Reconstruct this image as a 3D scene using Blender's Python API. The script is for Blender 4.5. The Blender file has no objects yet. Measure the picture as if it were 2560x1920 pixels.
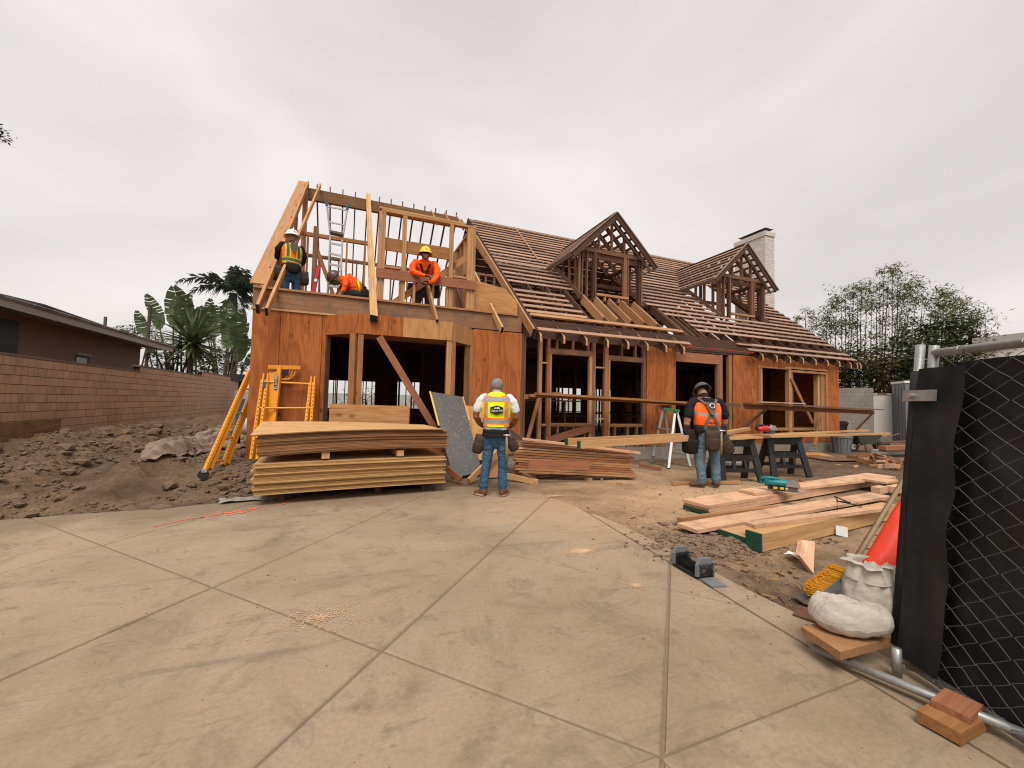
import bpy, bmesh, math, random
import numpy as np
from mathutils import Vector, Matrix, noise
from math import radians, sin, cos, pi, atan2, hypot
random.seed(7); rng = np.random.default_rng(7)
scene = bpy.context.scene
COL = scene.collection

# ------------------------------------------------------------------ camera, sky, sun, exposure
# world axes: X along the house front (to the right), Y into the plot, Z up; metres
YAW, PITCH, ROLL, FPX, CAMH = radians(-22.034), radians(2.6926), radians(1.2314), 1006.4, 1.38
_r = np.array([cos(YAW), sin(YAW), 0]); _f = np.array([-sin(YAW), cos(YAW), 0]); _u = np.array([0, 0, 1.])
CF = _f*cos(PITCH)+_u*sin(PITCH); _u1 = _u*cos(PITCH)-_f*sin(PITCH)
CR = _r*cos(ROLL)+_u1*sin(ROLL); CU = _u1*cos(ROLL)-_r*sin(ROLL)
CAMP = np.array([0, 0, CAMH])
cd = bpy.data.cameras.new('camera'); cam = bpy.data.objects.new('camera', cd); COL.objects.link(cam)
cd.sensor_width = 36; cd.lens = 36*FPX/2560; cd.clip_start = .05; cd.clip_end = 2000
cam.matrix_world = Matrix(((CR[0], CU[0], -CF[0], 0), (CR[1], CU[1], -CF[1], 0), (CR[2], CU[2], -CF[2], CAMH), (0, 0, 0, 1)))
scene.camera = cam

SUN_EL, SUN_AZ = radians(58), radians(205)      # high behind the camera, veiled by cloud
wd = bpy.data.worlds.new('World'); scene.world = wd; wd.use_nodes = True
nt = wd.node_tree; nt.nodes.clear()
def wn(t, **k):
    n = nt.nodes.new(t)
    for a, b in k.items(): setattr(n, a, b)
    return n
sky = wn('ShaderNodeTexSky', sky_type='NISHITA', sun_disc=False, sun_elevation=SUN_EL, sun_rotation=SUN_AZ)
sky.dust_density = 4; sky.air_density = 1.5
hs = wn('ShaderNodeHueSaturation'); hs.inputs['Saturation'].default_value = .25
bg1 = wn('ShaderNodeBackground'); bg1.inputs['Strength'].default_value = .016
tc = wn('ShaderNodeTexCoord'); mp = wn('ShaderNodeMapping'); mp.inputs['Scale'].default_value = (1, 1, 2.2)
nz = wn('ShaderNodeTexNoise'); nz.inputs['Scale'].default_value = 1.5; nz.inputs['Detail'].default_value = 3; nz.inputs['Roughness'].default_value = .5
nz.inputs['Distortion'].default_value = .4
rp = wn('ShaderNodeValToRGB'); rp.color_ramp.elements[0].position = .34; rp.color_ramp.elements[1].position = .66
rp.color_ramp.elements[0].color = (.302, .281, .270, 1); rp.color_ramp.elements[1].color = (.395, .370, .356, 1)
bg2 = wn('ShaderNodeBackground'); bg2.inputs['Strength'].default_value = 1
ad = wn('ShaderNodeAddShader'); wo = wn('ShaderNodeOutputWorld'); L = nt.links.new
L(sky.outputs[0], hs.inputs['Color']); L(hs.outputs[0], bg1.inputs['Color']); L(tc.outputs['Generated'], mp.inputs[0]); L(mp.outputs[0], nz.inputs['Vector'])
L(nz.outputs['Fac'], rp.inputs[0]); L(rp.outputs[0], bg2.inputs['Color']); L(bg1.outputs[0], ad.inputs[0]); L(bg2.outputs[0], ad.inputs[1]); L(ad.outputs[0], wo.inputs[0])
sl = bpy.data.lights.new('sun', 'SUN'); sl.energy = 1.5; sl.angle = radians(30); sl.color = (1, .95, .88)
so = bpy.data.objects.new('sun', sl); COL.objects.link(so)
so.rotation_euler = Vector((sin(SUN_AZ)*cos(SUN_EL), cos(SUN_AZ)*cos(SUN_EL), sin(SUN_EL))).to_track_quat('Z', 'Y').to_euler()
vs = scene.view_settings; vs.view_transform = 'Standard'; vs.look = 'None'; vs.exposure = 1.02; vs.gamma = 1
scene.render.engine = 'CYCLES'; cy = scene.cycles; cy.use_denoising = True; cy.filter_width = 1.15; cy.max_bounces = 6; cy.diffuse_bounces = 3; cy.transparent_max_bounces = 8
try: cy.denoising_prefilter = 'ACCURATE'
except Exception: pass

# surveying helpers: the point of the sight line through a picture point that lies on a known plane of the site
def _ray(x, y): return CF*FPX+CR*(x-1280)+CU*(960-y)
def onz(x, y, z=0.): d = _ray(x, y); return Vector(CAMP+d*((z-CAMH)/d[2]))
def ony(x, y, Y): d = _ray(x, y); return Vector(CAMP+d*(Y/d[1]))
def onx(x, y, X): d = _ray(x, y); return Vector(CAMP+d*(X/d[0]))
def onpl(x, y, p, n):
    d = _ray(x, y); p = np.array(p, float); n = np.array(n, float); return Vector(CAMP+d*(((p-CAMP)@n)/(d@n)))
VIEW = Vector((-sin(YAW), cos(YAW), 0)); VR = Vector((cos(YAW), sin(YAW), 0))
def atd(x, y, p): return onpl(x, y, p, (VIEW.x, VIEW.y, 0))   # on the upright plane through p that faces the camera

# ------------------------------------------------------------------ object helpers
WM = {}
def V(*a): return Vector(a[0] if len(a) == 1 else a)
def place(o, M, parent=None):
    COL.objects.link(o); WM[o] = M.copy()
    if parent is not None:
        o.parent = parent; o.matrix_basis = WM[parent].inverted() @ M
    else: o.matrix_basis = M
    return o
def tag(o, label=None, cat=None, group=None, kind=None):
    if label: o['label'] = label
    if cat: o['category'] = cat
    if group: o['group'] = group
    if kind: o['kind'] = kind
    elif cat: o['kind'] = 'thing'
    return o
def thing(name, loc, label=None, cat=None, group=None, parent=None, kind=None):
    o = bpy.data.objects.new(name, None); o.empty_display_size = .1
    place(o, Matrix.Translation(V(loc)), parent); return tag(o, label, cat, group, kind)
def mesh(name, v, f, mats, mi=None, smooth=False):
    me = bpy.data.meshes.new(name); me.from_pydata([tuple(p) for p in v], [], [tuple(q) for q in f])
    for m in (mats if isinstance(mats, (list, tuple)) else [mats]): me.materials.append(m)
    if mi is not None: me.polygons.foreach_set('material_index', mi)
    if smooth: me.polygons.foreach_set('use_smooth', [True]*len(me.polygons))
    me.update(); return me
def frame(p, x, yhint):
    x = V(x).normalized(); y = V(yhint); y = (y-x*y.dot(x))
    if y.length < 1e-6: y = x.orthogonal()
    y.normalize(); z = x.cross(y)
    return Matrix(((x.x, y.x, z.x, p[0]), (x.y, y.y, z.y, p[1]), (x.z, y.z, z.z, p[2]), (0, 0, 0, 1)))
_BOX = {}
QF = [(0, 3, 2, 1), (4, 5, 6, 7), (0, 1, 5, 4), (1, 2, 6, 5), (2, 3, 7, 6), (3, 0, 4, 7)]
def boxmesh(a, b, c, m):
    k = (round(a, 3), round(b, 3), round(c, 3), m.name)
    if k not in _BOX:
        a, b, c = a/2, b/2, c/2
        _BOX[k] = mesh('box', [(-a, -b, -c), (a, -b, -c), (a, b, -c), (-a, b, -c), (-a, -b, c), (a, -b, c), (a, b, c), (-a, b, c)], QF, m)
    return _BOX[k]
def board(name, p0, p1, w, t, m, parent=None, wd=(0, 0, 1)):
    """a sawn member from p0 to p1: width w along wd, thickness t across; grain runs along local X"""
    p0, p1 = V(p0), V(p1); d = p1-p0
    o = bpy.data.objects.new(name, boxmesh(d.length, w, t, m))
    return place(o, frame((p0+p1)/2, d, wd), parent)
def slab(name, lo, hi, m, parent=None, grain='x'):
    """axis-aligned box between two corners"""
    lo, hi = V(lo), V(hi); c = (lo+hi)/2; s = hi-lo
    if grain == 'x': o = bpy.data.objects.new(name, boxmesh(s.x, s.y, s.z, m)); M = Matrix.Translation(c)
    elif grain == 'z': o = bpy.data.objects.new(name, boxmesh(s.z, s.y, s.x, m)); M = frame(c, (0, 0, 1), (0, 1, 0))
    else: o = bpy.data.objects.new(name, boxmesh(s.y, s.x, s.z, m)); M = frame(c, (0, 1, 0), (1, 0, 0))
    return place(o, M, parent)
class MB:
    def __init__(s): s.v = []; s.f = []; s.m = []
    def add(s, v, f, mi=0):
        k = len(s.v); s.v += [V(p) for p in v]; s.f += [tuple(i+k for i in q) for q in f]; s.m += [mi]*len(f); return s
    def box(s, c, size, R=None, mi=0):
        a, b, d = size[0]/2, size[1]/2, size[2]/2; R = R or Matrix.Identity(3); c = V(c)
        return s.add([c+R@V(p) for p in [(-a, -b, -d), (a, -b, -d), (a, b, -d), (-a, b, -d), (-a, -b, d), (a, -b, d), (a, b, d), (-a, b, d)]], QF, mi)
    def bar(s, p0, p1, w, t, wd=(0, 0, 1), mi=0):
        M = frame((V(p0)+V(p1))/2, V(p1)-V(p0), wd); return s.box(M.translation, ((V(p1)-V(p0)).length, w, t), M.to_3x3(), mi)
    def loft(s, rings, cap=True, mi=0, close=True):
        k = len(s.v); n = len(rings[0]); f = []
        for r in rings: s.v += [V(p) for p in r]
        for i in range(len(rings)-1):
            for j in range(n if close else n-1):
                a = k+i*n+j; b = k+i*n+(j+1) % n; f.append((a, b, b+n, a+n))
        if cap and close: f.append(tuple(k+j for j in reversed(range(n)))); f.append(tuple(k+(len(rings)-1)*n+j for j in range(n)))
        s.f += f; s.m += [mi]*len(f); return s
    def tube(s, pts, rad, n=8, cap=True, mi=0, hint=(0, 0, 1)):
        pts = [V(p) for p in pts]; rings = []
        for i, p in enumerate(pts):
            d = (pts[min(i+1, len(pts)-1)]-pts[max(i-1, 0)]).normalized()
            h = V(hint); h = (V(0, 1, 0) if abs(h.x) > .9 else V(1, 0, 0)) if abs(d.dot(h)) > .95 else h
            a = d.cross(h).normalized(); b = d.cross(a)
            r = rad[i] if isinstance(rad, (list, tuple)) else rad
            ra, rb = r if isinstance(r, (list, tuple)) else (r, r)
            rings.append([p+a*(ra*cos(2*pi*j/n))+b*(rb*sin(2*pi*j/n)) for j in range(n)])
        return s.loft(rings, cap, mi)
    def ball(s, c, r, nu=10, nv=7, mi=0, R=None):
        r = (r, r, r) if not isinstance(r, (list, tuple)) else r; R = R or Matrix.Identity(3); c = V(c); rings = []
        for i in range(1, nv):
            t = pi*i/nv; rings.append([c+R@V(r[0]*sin(t)*cos(2*pi*j/nu), r[1]*sin(t)*sin(2*pi*j/nu), -r[2]*cos(t)) for j in range(nu)])
        return s.loft(rings, True, mi)
    def prism(s, poly, z0, z1, M=None, mi=0):
        n = len(poly); M = M or Matrix.Identity(4)
        v = [M@V(p[0], p[1], z0) for p in poly]+[M@V(p[0], p[1], z1) for p in poly]
        f = [tuple(reversed(range(n))), tuple(range(n, 2*n))]+[(i, (i+1) % n, (i+1) % n+n, i+n) for i in range(n)]
        return s.add(v, f, mi)
    def build(s, name, mats, parent=None, M=None, smooth=False, recalc=True, local=True):
        """vertices are world points; the object's origin is put at their middle"""
        if M is None:
            a = np.array([tuple(p) for p in s.v]); c = V((a.min(0)+a.max(0))/2); M = Matrix.Translation(c)
        Mi = M.inverted(); me = mesh(name, [Mi@p for p in s.v], s.f, mats, s.m, smooth)
        if recalc:
            bm = bmesh.new(); bm.from_mesh(me); bmesh.ops.recalc_face_normals(bm, faces=bm.faces); bm.to_mesh(me); bm.free()
        return place(bpy.data.objects.new(name, me), M, parent)
def inst(name, me, M, parent=None): return place(bpy.data.objects.new(name, me), M, parent)
def text_mesh(name, s, size, m, M, parent, extrude=.002, shear=0., align='CENTER'):
    cu = bpy.data.curves.new(name, 'FONT'); cu.body = s; cu.size = size; cu.extrude = extrude; cu.align_x = align; cu.align_y = 'CENTER'; cu.shear = shear
    t = bpy.data.objects.new(name, cu); COL.objects.link(t); dg = bpy.context.evaluated_depsgraph_get()
    me = bpy.data.meshes.new_from_object(t.evaluated_get(dg)); bpy.data.objects.remove(t); me.materials.clear(); me.materials.append(m)
    return place(bpy.data.objects.new(name, me), M, parent)

# ------------------------------------------------------------------ materials
class NT:
    def __init__(s, name):
        s.mat = bpy.data.materials.new(name); s.mat.use_nodes = True; s.t = s.mat.node_tree; s.t.nodes.clear()
        s.out = s.n('ShaderNodeOutputMaterial'); s.b = s.n('ShaderNodeBsdfPrincipled'); s.l(s.b.outputs[0], s.out.inputs[0])
    def n(s, t, **k):
        n = s.t.nodes.new(t)
        for a, b in k.items(): setattr(n, a, b)
        return n
    def l(s, a, b): s.t.links.new(a, b)
    def put(s, sock, v):
        if hasattr(v, 'is_linked'): s.l(v, sock)
        elif isinstance(v, (tuple, list)) and len(v) == 3 and sock.type == 'RGBA': sock.default_value = (*v, 1)
        else: sock.default_value = v
    def math(s, op, a, b=0., clamp=False):
        m = s.n('ShaderNodeMath', operation=op, use_clamp=clamp); s.put(m.inputs[0], a); s.put(m.inputs[1], b); return m.outputs[0]
    def vec(s, kind='Object', scale=(1, 1, 1), jitter=0, rot=(0, 0, 0)):
        tc = s.n('ShaderNodeTexCoord'); v = tc.outputs[kind]
        if jitter:
            oi = s.n('ShaderNodeObjectInfo'); cx = s.n('ShaderNodeCombineXYZ')
            for i, k in enumerate((37., 91., 53.)): s.l(s.math('MULTIPLY', oi.outputs['Random'], k*jitter), cx.inputs[i])
            a = s.n('ShaderNodeVectorMath', operation='ADD'); s.l(v, a.inputs[0]); s.l(cx.outputs[0], a.inputs[1]); v = a.outputs[0]
        m = s.n('ShaderNodeMapping'); s.l(v, m.inputs[0]); m.inputs['Scale'].default_value = scale; m.inputs['Rotation'].default_value = rot; return m.outputs[0]
    def noise(s, vec, scale=5, detail=4, rough=.55, dist=0.):
        n = s.n('ShaderNodeTexNoise'); s.l(vec, n.inputs['Vector']); n.inputs['Scale'].default_value = scale; n.inputs['Detail'].default_value = detail
        n.inputs['Roughness'].default_value = rough; n.inputs['Distortion'].default_value = dist; return n.outputs['Fac']
    def voro(s, vec, scale=5, feature='F1'):
        n = s.n('ShaderNodeTexVoronoi', feature=feature); s.l(vec, n.inputs['Vector']); n.inputs['Scale'].default_value = scale; return n
    def ramp(s, fac, stops):
        r = s.n('ShaderNodeValToRGB'); s.l(fac, r.inputs[0]); e = r.color_ramp.elements
        while len(e) < len(stops): e.new(.5)
        for i, (p, c) in enumerate(stops):
            e[i].position = p; e[i].color = (*c, 1) if not isinstance(c, (int, float)) else (c, c, c, 1)
        return r.outputs[0]
    def mix(s, fac, a, b, blend='MIX'):
        m = s.n('ShaderNodeMix', data_type='RGBA', blend_type=blend); s.put(m.inputs[0], fac); s.put(m.inputs[6], a); s.put(m.inputs[7], b); return m.outputs[2]
    def vary(s, col, lo=.85, hi=1.15):
        oi = s.n('ShaderNodeObjectInfo'); mr = s.n('ShaderNodeMapRange'); s.l(oi.outputs['Random'], mr.inputs[0]); mr.inputs[3].default_value = lo; mr.inputs[4].default_value = hi
        h = s.n('ShaderNodeHueSaturation'); s.l(mr.outputs[0], h.inputs['Value']); s.l(col, h.inputs['Color']); return h.outputs[0]
    def bump(s, h, strength=.3, dist=.01):
        b = s.n('ShaderNodeBump'); b.inputs['Strength'].default_value = strength; b.inputs['Distance'].default_value = dist; s.l(h, b.inputs['Height']); s.l(b.outputs[0], s.b.inputs['Normal'])
    def done(s, col, rough=.7, metal=0., spec=.3):
        s.put(s.b.inputs['Base Color'], col); s.put(s.b.inputs['Roughness'], rough); s.put(s.b.inputs['Metallic'], metal); s.b.inputs['Specular IOR Level'].default_value = spec
        return s.mat
def wood(name, dark, mid, light, lo=.82, hi=1.15, stain=0., knots=0., rough=.78):
    s = NT(name); v = s.vec('Object', (1, 1, 1), 1)
    g = s.noise(s.vec('Object', (.9, 16, 16), 1), 2.2, 5, .6, .6); fine = s.noise(s.vec('Object', (3, 90, 90), 1), 2, 3)
    c = s.ramp(g, [(.3, dark), (.5, mid), (.72, light)]); c = s.mix(s.math('MULTIPLY', fine, .35), c, dark)
    big = s.noise(v, 1.1, 3); c = s.mix(s.ramp(big, [(.42, 0), (.75, .45)]), c, tuple(x*.6 for x in mid))
    if stain: c = s.mix(s.ramp(s.noise(v, 3.1, 5, .65), [(.5, 0), (.68, stain)]), c, (.10, .085, .07))
    if knots:
        vo = s.voro(s.vec('Object', (1, 1.3, 1.3), 1), 2.3); c = s.mix(s.ramp(vo.outputs['Distance'], [(.03, knots), (.09, 0)]), c, tuple(x*.28 for x in dark))
    s.bump(g, .25, .004); return s.done(s.vary(c, lo, hi), rough, 0, .2)
def plywood(name, dark, mid, light, knots=.8, lo=.9, hi=1.08, stain=.25, fig=5., flat=False):
    s = NT(name); g = s.noise(s.vec('Object', (.55, 2.6, 2.6), 1), 1.3, 3, .5, .35)
    rings = s.math('SINE', s.math('MULTIPLY', g, fig*6.28)); rings = s.math('ADD', s.math('MULTIPLY', rings, .5), .5)
    fine = s.noise(s.vec('Object', (1.6, 45, 45), 1), 2, 4, .6)
    c = s.mix(.42, mid, s.ramp(rings, [(0, light), (.62, mid), (.97, dark)])); c = s.mix(s.ramp(fine, [(.45, 0), (.68, .75)]), c, dark); c = s.mix(s.ramp(fine, [(.30, .5), (.45, 0)]), c, light)
    cr = s.noise(s.vec('Object', (.35, 9, 9), 1), 2, 3, .5, .3); c = s.mix(s.ramp(cr, [(.66, 0), (.70, .6), (.74, 0)]), c, tuple(x*.35 for x in dark))
    if knots:
        vo = s.voro(s.vec('Object', (1, 0 if flat else 1.5, 1.5), 1), 3.1); c = s.mix(s.ramp(vo.outputs['Distance'], [(.07, knots), (.12, .4), (.22, 0)]), c, (.09, .03, .012))
    if stain: c = s.mix(s.ramp(s.noise(s.vec('Object', (1, 1, 1), 1), 1.6, 6, .65), [(.5, 0), (.78, stain)]), c, tuple(x*.45 for x in dark))
    s.bump(rings, .12, .003); return s.done(s.vary(c, lo, hi), .75, 0, .2)
def plain(name, col, rough=.6, metal=0., var=.12, scale=9, bump=.1, lo=.95, hi=1.05, spec=.4, dirt=None):
    s = NT(name); v = s.vec('Object', (1, 1, 1), 1); n = s.noise(v, scale, 5, .6)
    c = s.mix(n, tuple(x*(1-var*1.6) for x in col), tuple(min(1, x*(1+var*1.6)) for x in col))
    if dirt: c = s.mix(s.ramp(s.noise(v, scale*.45, 6, .65), [(.45, 0), (.75, dirt)]), c, (.13, .105, .08))
    if bump: s.bump(n, bump, .005)
    return s.done(s.vary(c, lo, hi), rough, metal, spec)
M = {}
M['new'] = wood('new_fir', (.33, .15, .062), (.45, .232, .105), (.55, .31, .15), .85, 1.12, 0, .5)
M['tan'] = wood('pale_sawn_fir', (.41, .215, .085), (.53, .305, .135), (.62, .39, .19), .92, 1.08, 0, .4)
M['fir'] = wood('orange_fir', (.24, .10, .035), (.34, .155, .058), (.42, .21, .085), .8, 1.15, .15, .6)
M['red'] = wood('reddish_fir', (.23, .085, .042), (.33, .135, .066), (.41, .19, .10), .85, 1.12, .1, .6)
M['pink'] = wood('freshly_sawn_fir', (.50, .27, .15), (.64, .385, .235), (.72, .48, .31), .92, 1.08, .5, .3)
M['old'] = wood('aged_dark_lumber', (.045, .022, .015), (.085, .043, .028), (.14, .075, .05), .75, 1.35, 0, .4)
M['mid'] = wood('aged_brown_lumber', (.10, .05, .03), (.18, .095, .057), (.26, .15, .095), .75, 1.3, .2, .5)
M['batten'] = wood('weathered_batten', (.22, .13, .092), (.33, .205, .152), (.41, .285, .22), .7, 1.3, .2, .3)
M['battenn'] = wood('newer_batten', (.32, .17, .10), (.42, .24, .15), (.50, .32, .21), .85, 1.15, .1, .3)
M['beam'] = wood('stained_beam', (.20, .10, .05), (.28, .145, .075), (.34, .19, .105), .95, 1.05, .75, .3)
M['lvl'] = wood('laminated_beam', (.13, .065, .025), (.21, .11, .045), (.27, .15, .065), .95, 1.05, .15, 0)
M['trimw'] = wood('weathered_fascia', (.16, .12, .09), (.27, .21, .17), (.42, .36, .31), .9, 1.1, .3, 0)
M['ply'] = plywood('wall_plywood', (.23, .060, .014), (.37, .115, .030), (.45, .165, .052), .9, .93, 1.05, flat=True)
M['plyp'] = plywood('pale_plywood', (.34, .155, .055), (.46, .235, .09), (.53, .30, .13), .5, .88, 1.08, .1)
M['plys'] = plywood('stack_plywood', (.40, .21, .085), (.53, .31, .14), (.60, .38, .19), .3, .92, 1.06, .05, 4)
M['edge'] = wood('plywood_edge_pale', (.34, .175, .062), (.54, .32, .125), (.66, .43, .19), .6, 1.15)
M['edge2'] = wood('plywood_edge_brown', (.18, .08, .034), (.30, .145, .064), (.42, .22, .105), .55, 1.25)
M['green'] = plain('green_end_paint', (.012, .06, .035), .5); M['blackend'] = plain('black_end_paint', (.015, .02, .018), .5)
M['black'] = plain('black_plastic', (.016, .016, .016), .5, 0, .2, 20, .1, .9, 1.1, .3, .08)
M['rubber'] = plain('rubber', (.02, .02, .02), .8)
M['grey'] = plain('grey_plastic', (.15, .155, .16), .5, 0, .08, 6, .05, .95, 1.05, .4, .3)
M['lgrey'] = plain('light_grey', (.42, .42, .41), .6); M['white'] = plain('white_paint', (.75, .74, .72), .6, 0, .05)
M['alu'] = plain('aluminium', (.40, .40, .40), .42, .7, .08, 30, .05); M['galv'] = plain('galvanised_steel', (.36, .355, .345), .45, .65, .18, 40, .08, 1, 1, .5, .35)
M['yellow'] = plain('yellow_scaffold_paint', (.72, .27, .012), .42, 0, .1, 12, .05, .95, 1.05, .5, .12)
M['hole'] = plain('dark_hole', (.02, .012, .006), .9); M['blue'] = plain('blue_paint', (.012, .085, .18), .45); M['redp'] = plain('red_paint', (.42, .02, .02), .4)
M['teal'] = plain('teal_plastic', (.01, .16, .17), .4); M['orange'] = plain('orange_plastic', (.80, .045, .012), .45, 0, .06, 5, .05, 1, 1, .4, .15)
M['ladgreen'] = plain('green_plastic', (.02, .17, .06), .5); M['gold'] = plain('yellow_label', (.65, .45, .03), .5)
M['steel'] = plain('brushed_steel', (.5, .5, .5), .35, .85); M['iron'] = plain('worn_iron', (.12, .10, .085), .6, .5, .3, 20, .3)
M['bristle'] = plain('orange_bristle', (.75, .33, .02), .7, 0, .3, 60, .4)
M['paper'] = plain('paper', (.68, .68, .67), .8); M['film'] = plain('clear_film', (.26, .24, .215), .35)
M['stucco'] = plain('brown_stucco', (.20, .128, .095), .9, 0, .12, 60, .3); M['whitewall'] = plain('pale_stucco', (.50, .47, .44), .9, 0, .06, 30, .3, 1, 1, .2, .2)
M['cmu'] = plain('grey_block', (.22, .20, .175), .92, 0, .15, 25, .4, .9, 1.1, .2, .3); M['shingle'] = plain('grey_shingle', (.27, .255, .235), .95, 0, .3, 50, .6, .7, 1.3)
M['eave'] = plain('grey_eave_paint', (.29, .26, .235), .7, 0, .1, 8, .1); M['dark'] = plain('dark_glass_and_shade', (.010, .010, .010), .6); M['solar'] = plain('solar_panel', (.02, .022, .03), .3)  # near-black serves the window glass and the painted doorway shade
M['cement'] = plain('house_concrete', (.27, .235, .195), .9, 0, .15, 12, .3, 1, 1, .2, .4)
M['greyboard'] = None
def _block():
    s = NT('tan_block'); v = s.vec('Object', (1, 1, 1), 1); n = s.noise(v, 26, 5, .65); c = s.mix(n, (.41, .26, .165), (.52, .345, .23))
    st = s.noise(s.vec('Object', (7, 7, .9), 1), 1.5, 4); c = s.mix(s.ramp(st, [(.5, 0), (.75, .45)]), c, (.12, .07, .05)); s.bump(n, .35, .006); return s.done(s.vary(c, .9, 1.08), .92, 0, .15)
M['block'] = _block(); M['mortar'] = plain('dark_mortar', (.05, .028, .017), .95); M['cap'] = plain('block_cap', (.18, .125, .095), .92, 0, .2, 20, .3)
def _gb():
    s = NT('speckled_grey_board'); v = s.vec('Object'); n = s.noise(v, 6, 5, .6); c = s.mix(n, (.055, .052, .05), (.105, .10, .097))
    sp = s.noise(v, 26, 4, .75); c = s.mix(s.ramp(sp, [(.60, 0), (.67, .5)]), c, (.5, .49, .48)); return s.done(c, .6, 0, .3)
M['greyboard'] = _gb()
def _concrete():
    s = NT('broom_finished_concrete'); v = s.vec('Object'); n = s.noise(v, .7, 7, .66, .6); c = s.mix(s.ramp(n, [(.34, 0), (.66, 1)]), (.25, .184, .12), (.355, .27, .184))
    f = s.noise(v, 40, 6, .7); c = s.mix(s.math('MULTIPLY', s.ramp(f, [(.36, 1), (.58, 0)]), .28), c, (.15, .105, .068))
    st = s.noise(v, 2.1, 6, .72, 1.3); c = s.mix(s.ramp(st, [(.52, 0), (.72, .6)]), c, (.14, .10, .066))
    st2 = s.noise(s.vec('Object', (1, 1, 1), 0, (0, 0, .6)), 5.3, 4, .75, .6); c = s.mix(s.ramp(st2, [(.58, 0), (.70, .5)]), c, (.13, .098, .07))
    lt = s.noise(s.vec('Object', (.5, 3, 1), 0, (0, 0, .5)), 3.1, 5, .7, .8); c = s.mix(s.ramp(lt, [(.6, 0), (.8, .35)]), c, (.40, .31, .215))
    sd = s.n('ShaderNodeVectorMath', operation='DISTANCE'); s.l(v, sd.inputs[0]); sd.inputs[1].default_value = (3.3, 5.0, 0)
    m = s.ramp(s.math('ADD', s.math('MULTIPLY', sd.outputs['Value'], .3), s.math('MULTIPLY', s.noise(v, 3, 4), .5)), [(.35, .7), (.85, 0)])
    c = s.mix(m, c, (.42, .275, .155))
    sk = s.voro(v, 1.15); c = s.mix(s.math('MULTIPLY', s.ramp(sk.outputs['Distance'], [(.05, 1), (.22, 0)]), s.ramp(s.noise(v, 7, 5, .7), [(.42, 0), (.62, .7)])), c, (.12, .088, .062))
    sp = s.voro(v, 9); c = s.mix(s.ramp(sp.outputs['Distance'], [(.035, .55), (.06, 0)]), c, (.10, .072, .05))
    sp3 = s.n('ShaderNodeSeparateXYZ'); s.l(v, sp3.inputs[0]); ed = s.math('MULTIPLY', s.math('SUBTRACT', sp3.outputs[1], 4.6), .42, True); mud = s.math('ADD', ed, s.math('MULTIPLY', s.noise(v, 1.9, 7, .72, .8), .9)); c = s.mix(s.ramp(mud, [(.82, 0), (1.25, .55)]), c, (.17, .118, .075))
    ty = s.noise(s.vec('Object', (.35, 2.4, 1), 0, (0, 0, -1.1)), 2.2, 6, .75, .5); c = s.mix(s.ramp(ty, [(.56, 0), (.70, .5)]), c, (.135, .10, .072))
    h = s.math('ADD', s.math('MULTIPLY', f, .6), s.math('MULTIPLY', s.noise(v, 9, 5, .7), 1.)); s.bump(h, .2, .005); return s.done(c, .88, 0, .25)
M['concrete'] = _concrete()
def _dirt():
    s = NT('site_dirt'); v = s.vec('Object'); n = s.noise(v, 1.3, 7, .68, .3); c = s.mix(s.ramp(n, [(.3, 0), (.7, 1)]), (.10, .065, .04), (.215, .145, .092))
    f = s.noise(v, 17, 7, .75); c = s.mix(s.math('MULTIPLY', s.ramp(f, [(.35, 1), (.58, 0)]), .55), c, (.045, .03, .02))
    # trampled pale sawdust round the sawhorses
    sd = s.n('ShaderNodeVectorMath', operation='DISTANCE'); s.l(v, sd.inputs[0]); sd.inputs[1].default_value = (5.2, 4.9, 0)
    m = s.ramp(s.math('ADD', s.math('MULTIPLY', sd.outputs['Value'], .16), s.math('MULTIPLY', s.noise(v, 2.2, 6, .7), .8)), [(.5, 1), (1.0, 0)])
    c = s.mix(m, c, s.mix(f, (.28, .175, .095), (.62, .42, .255)))
    s.bump(s.math('ADD', f, s.math('MULTIPLY', s.noise(v, 60, 3), .4)), .75, .03); return s.done(c, .96, 0, .1)
M['dirt'] = _dirt(); M['clod'] = plain('dirt_clod', (.155, .108, .074), .97, 0, .3, 30, .5, .7, 1.25, .1)
def _leaf(name, a, b, tr=.25):
    s = NT(name); v = s.vec('Object', (1, 1, 1), 1); n = s.noise(v, 1.7, 4, .6); c = s.mix(s.ramp(n, [(.3, 0), (.7, 1)]), a, b)
    s.b.inputs['Subsurface Weight'].default_value = 0
    td = s.n('ShaderNodeBsdfTranslucent'); s.l(c, td.inputs[0]); ms = s.n('ShaderNodeMixShader'); ms.inputs[0].default_value = tr
    s.done(s.vary(c, .8, 1.2), .5, 0, .35); s.l(s.b.outputs[0], ms.inputs[1]); s.l(td.outputs[0], ms.inputs[2]); s.l(ms.outputs[0], s.out.inputs[0]); return s.mat
M['leafd'] = _leaf('dark_leaf', (.022, .038, .013), (.065, .09, .03)); M['bamboo'] = _leaf('bamboo_leaf', (.05, .062, .018), (.16, .17, .055), .4)
M['dryleaf'] = _leaf('dry_leaf', (.06, .045, .02), (.14, .095, .04)); M['bop'] = _leaf('paddle_leaf', (.055, .085, .04), (.15, .19, .095), .2)
M['yucca'] = _leaf('yucca_leaf', (.03, .05, .022), (.14, .165, .065), .2); M['palm'] = _leaf('palm_leaflet', (.022, .03, .02), (.06, .075, .045), .3); M['yleaf'] = _leaf('yellow_leaf', (.25, .17, .02), (.35, .24, .03))
M['bark'] = plain('bark', (.085, .06, .042), .95, 0, .3, 12, .5); M['culm'] = plain('bamboo_culm', (.10, .085, .045), .7, 0, .25, 8, .1, .6, 1.3)
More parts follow.
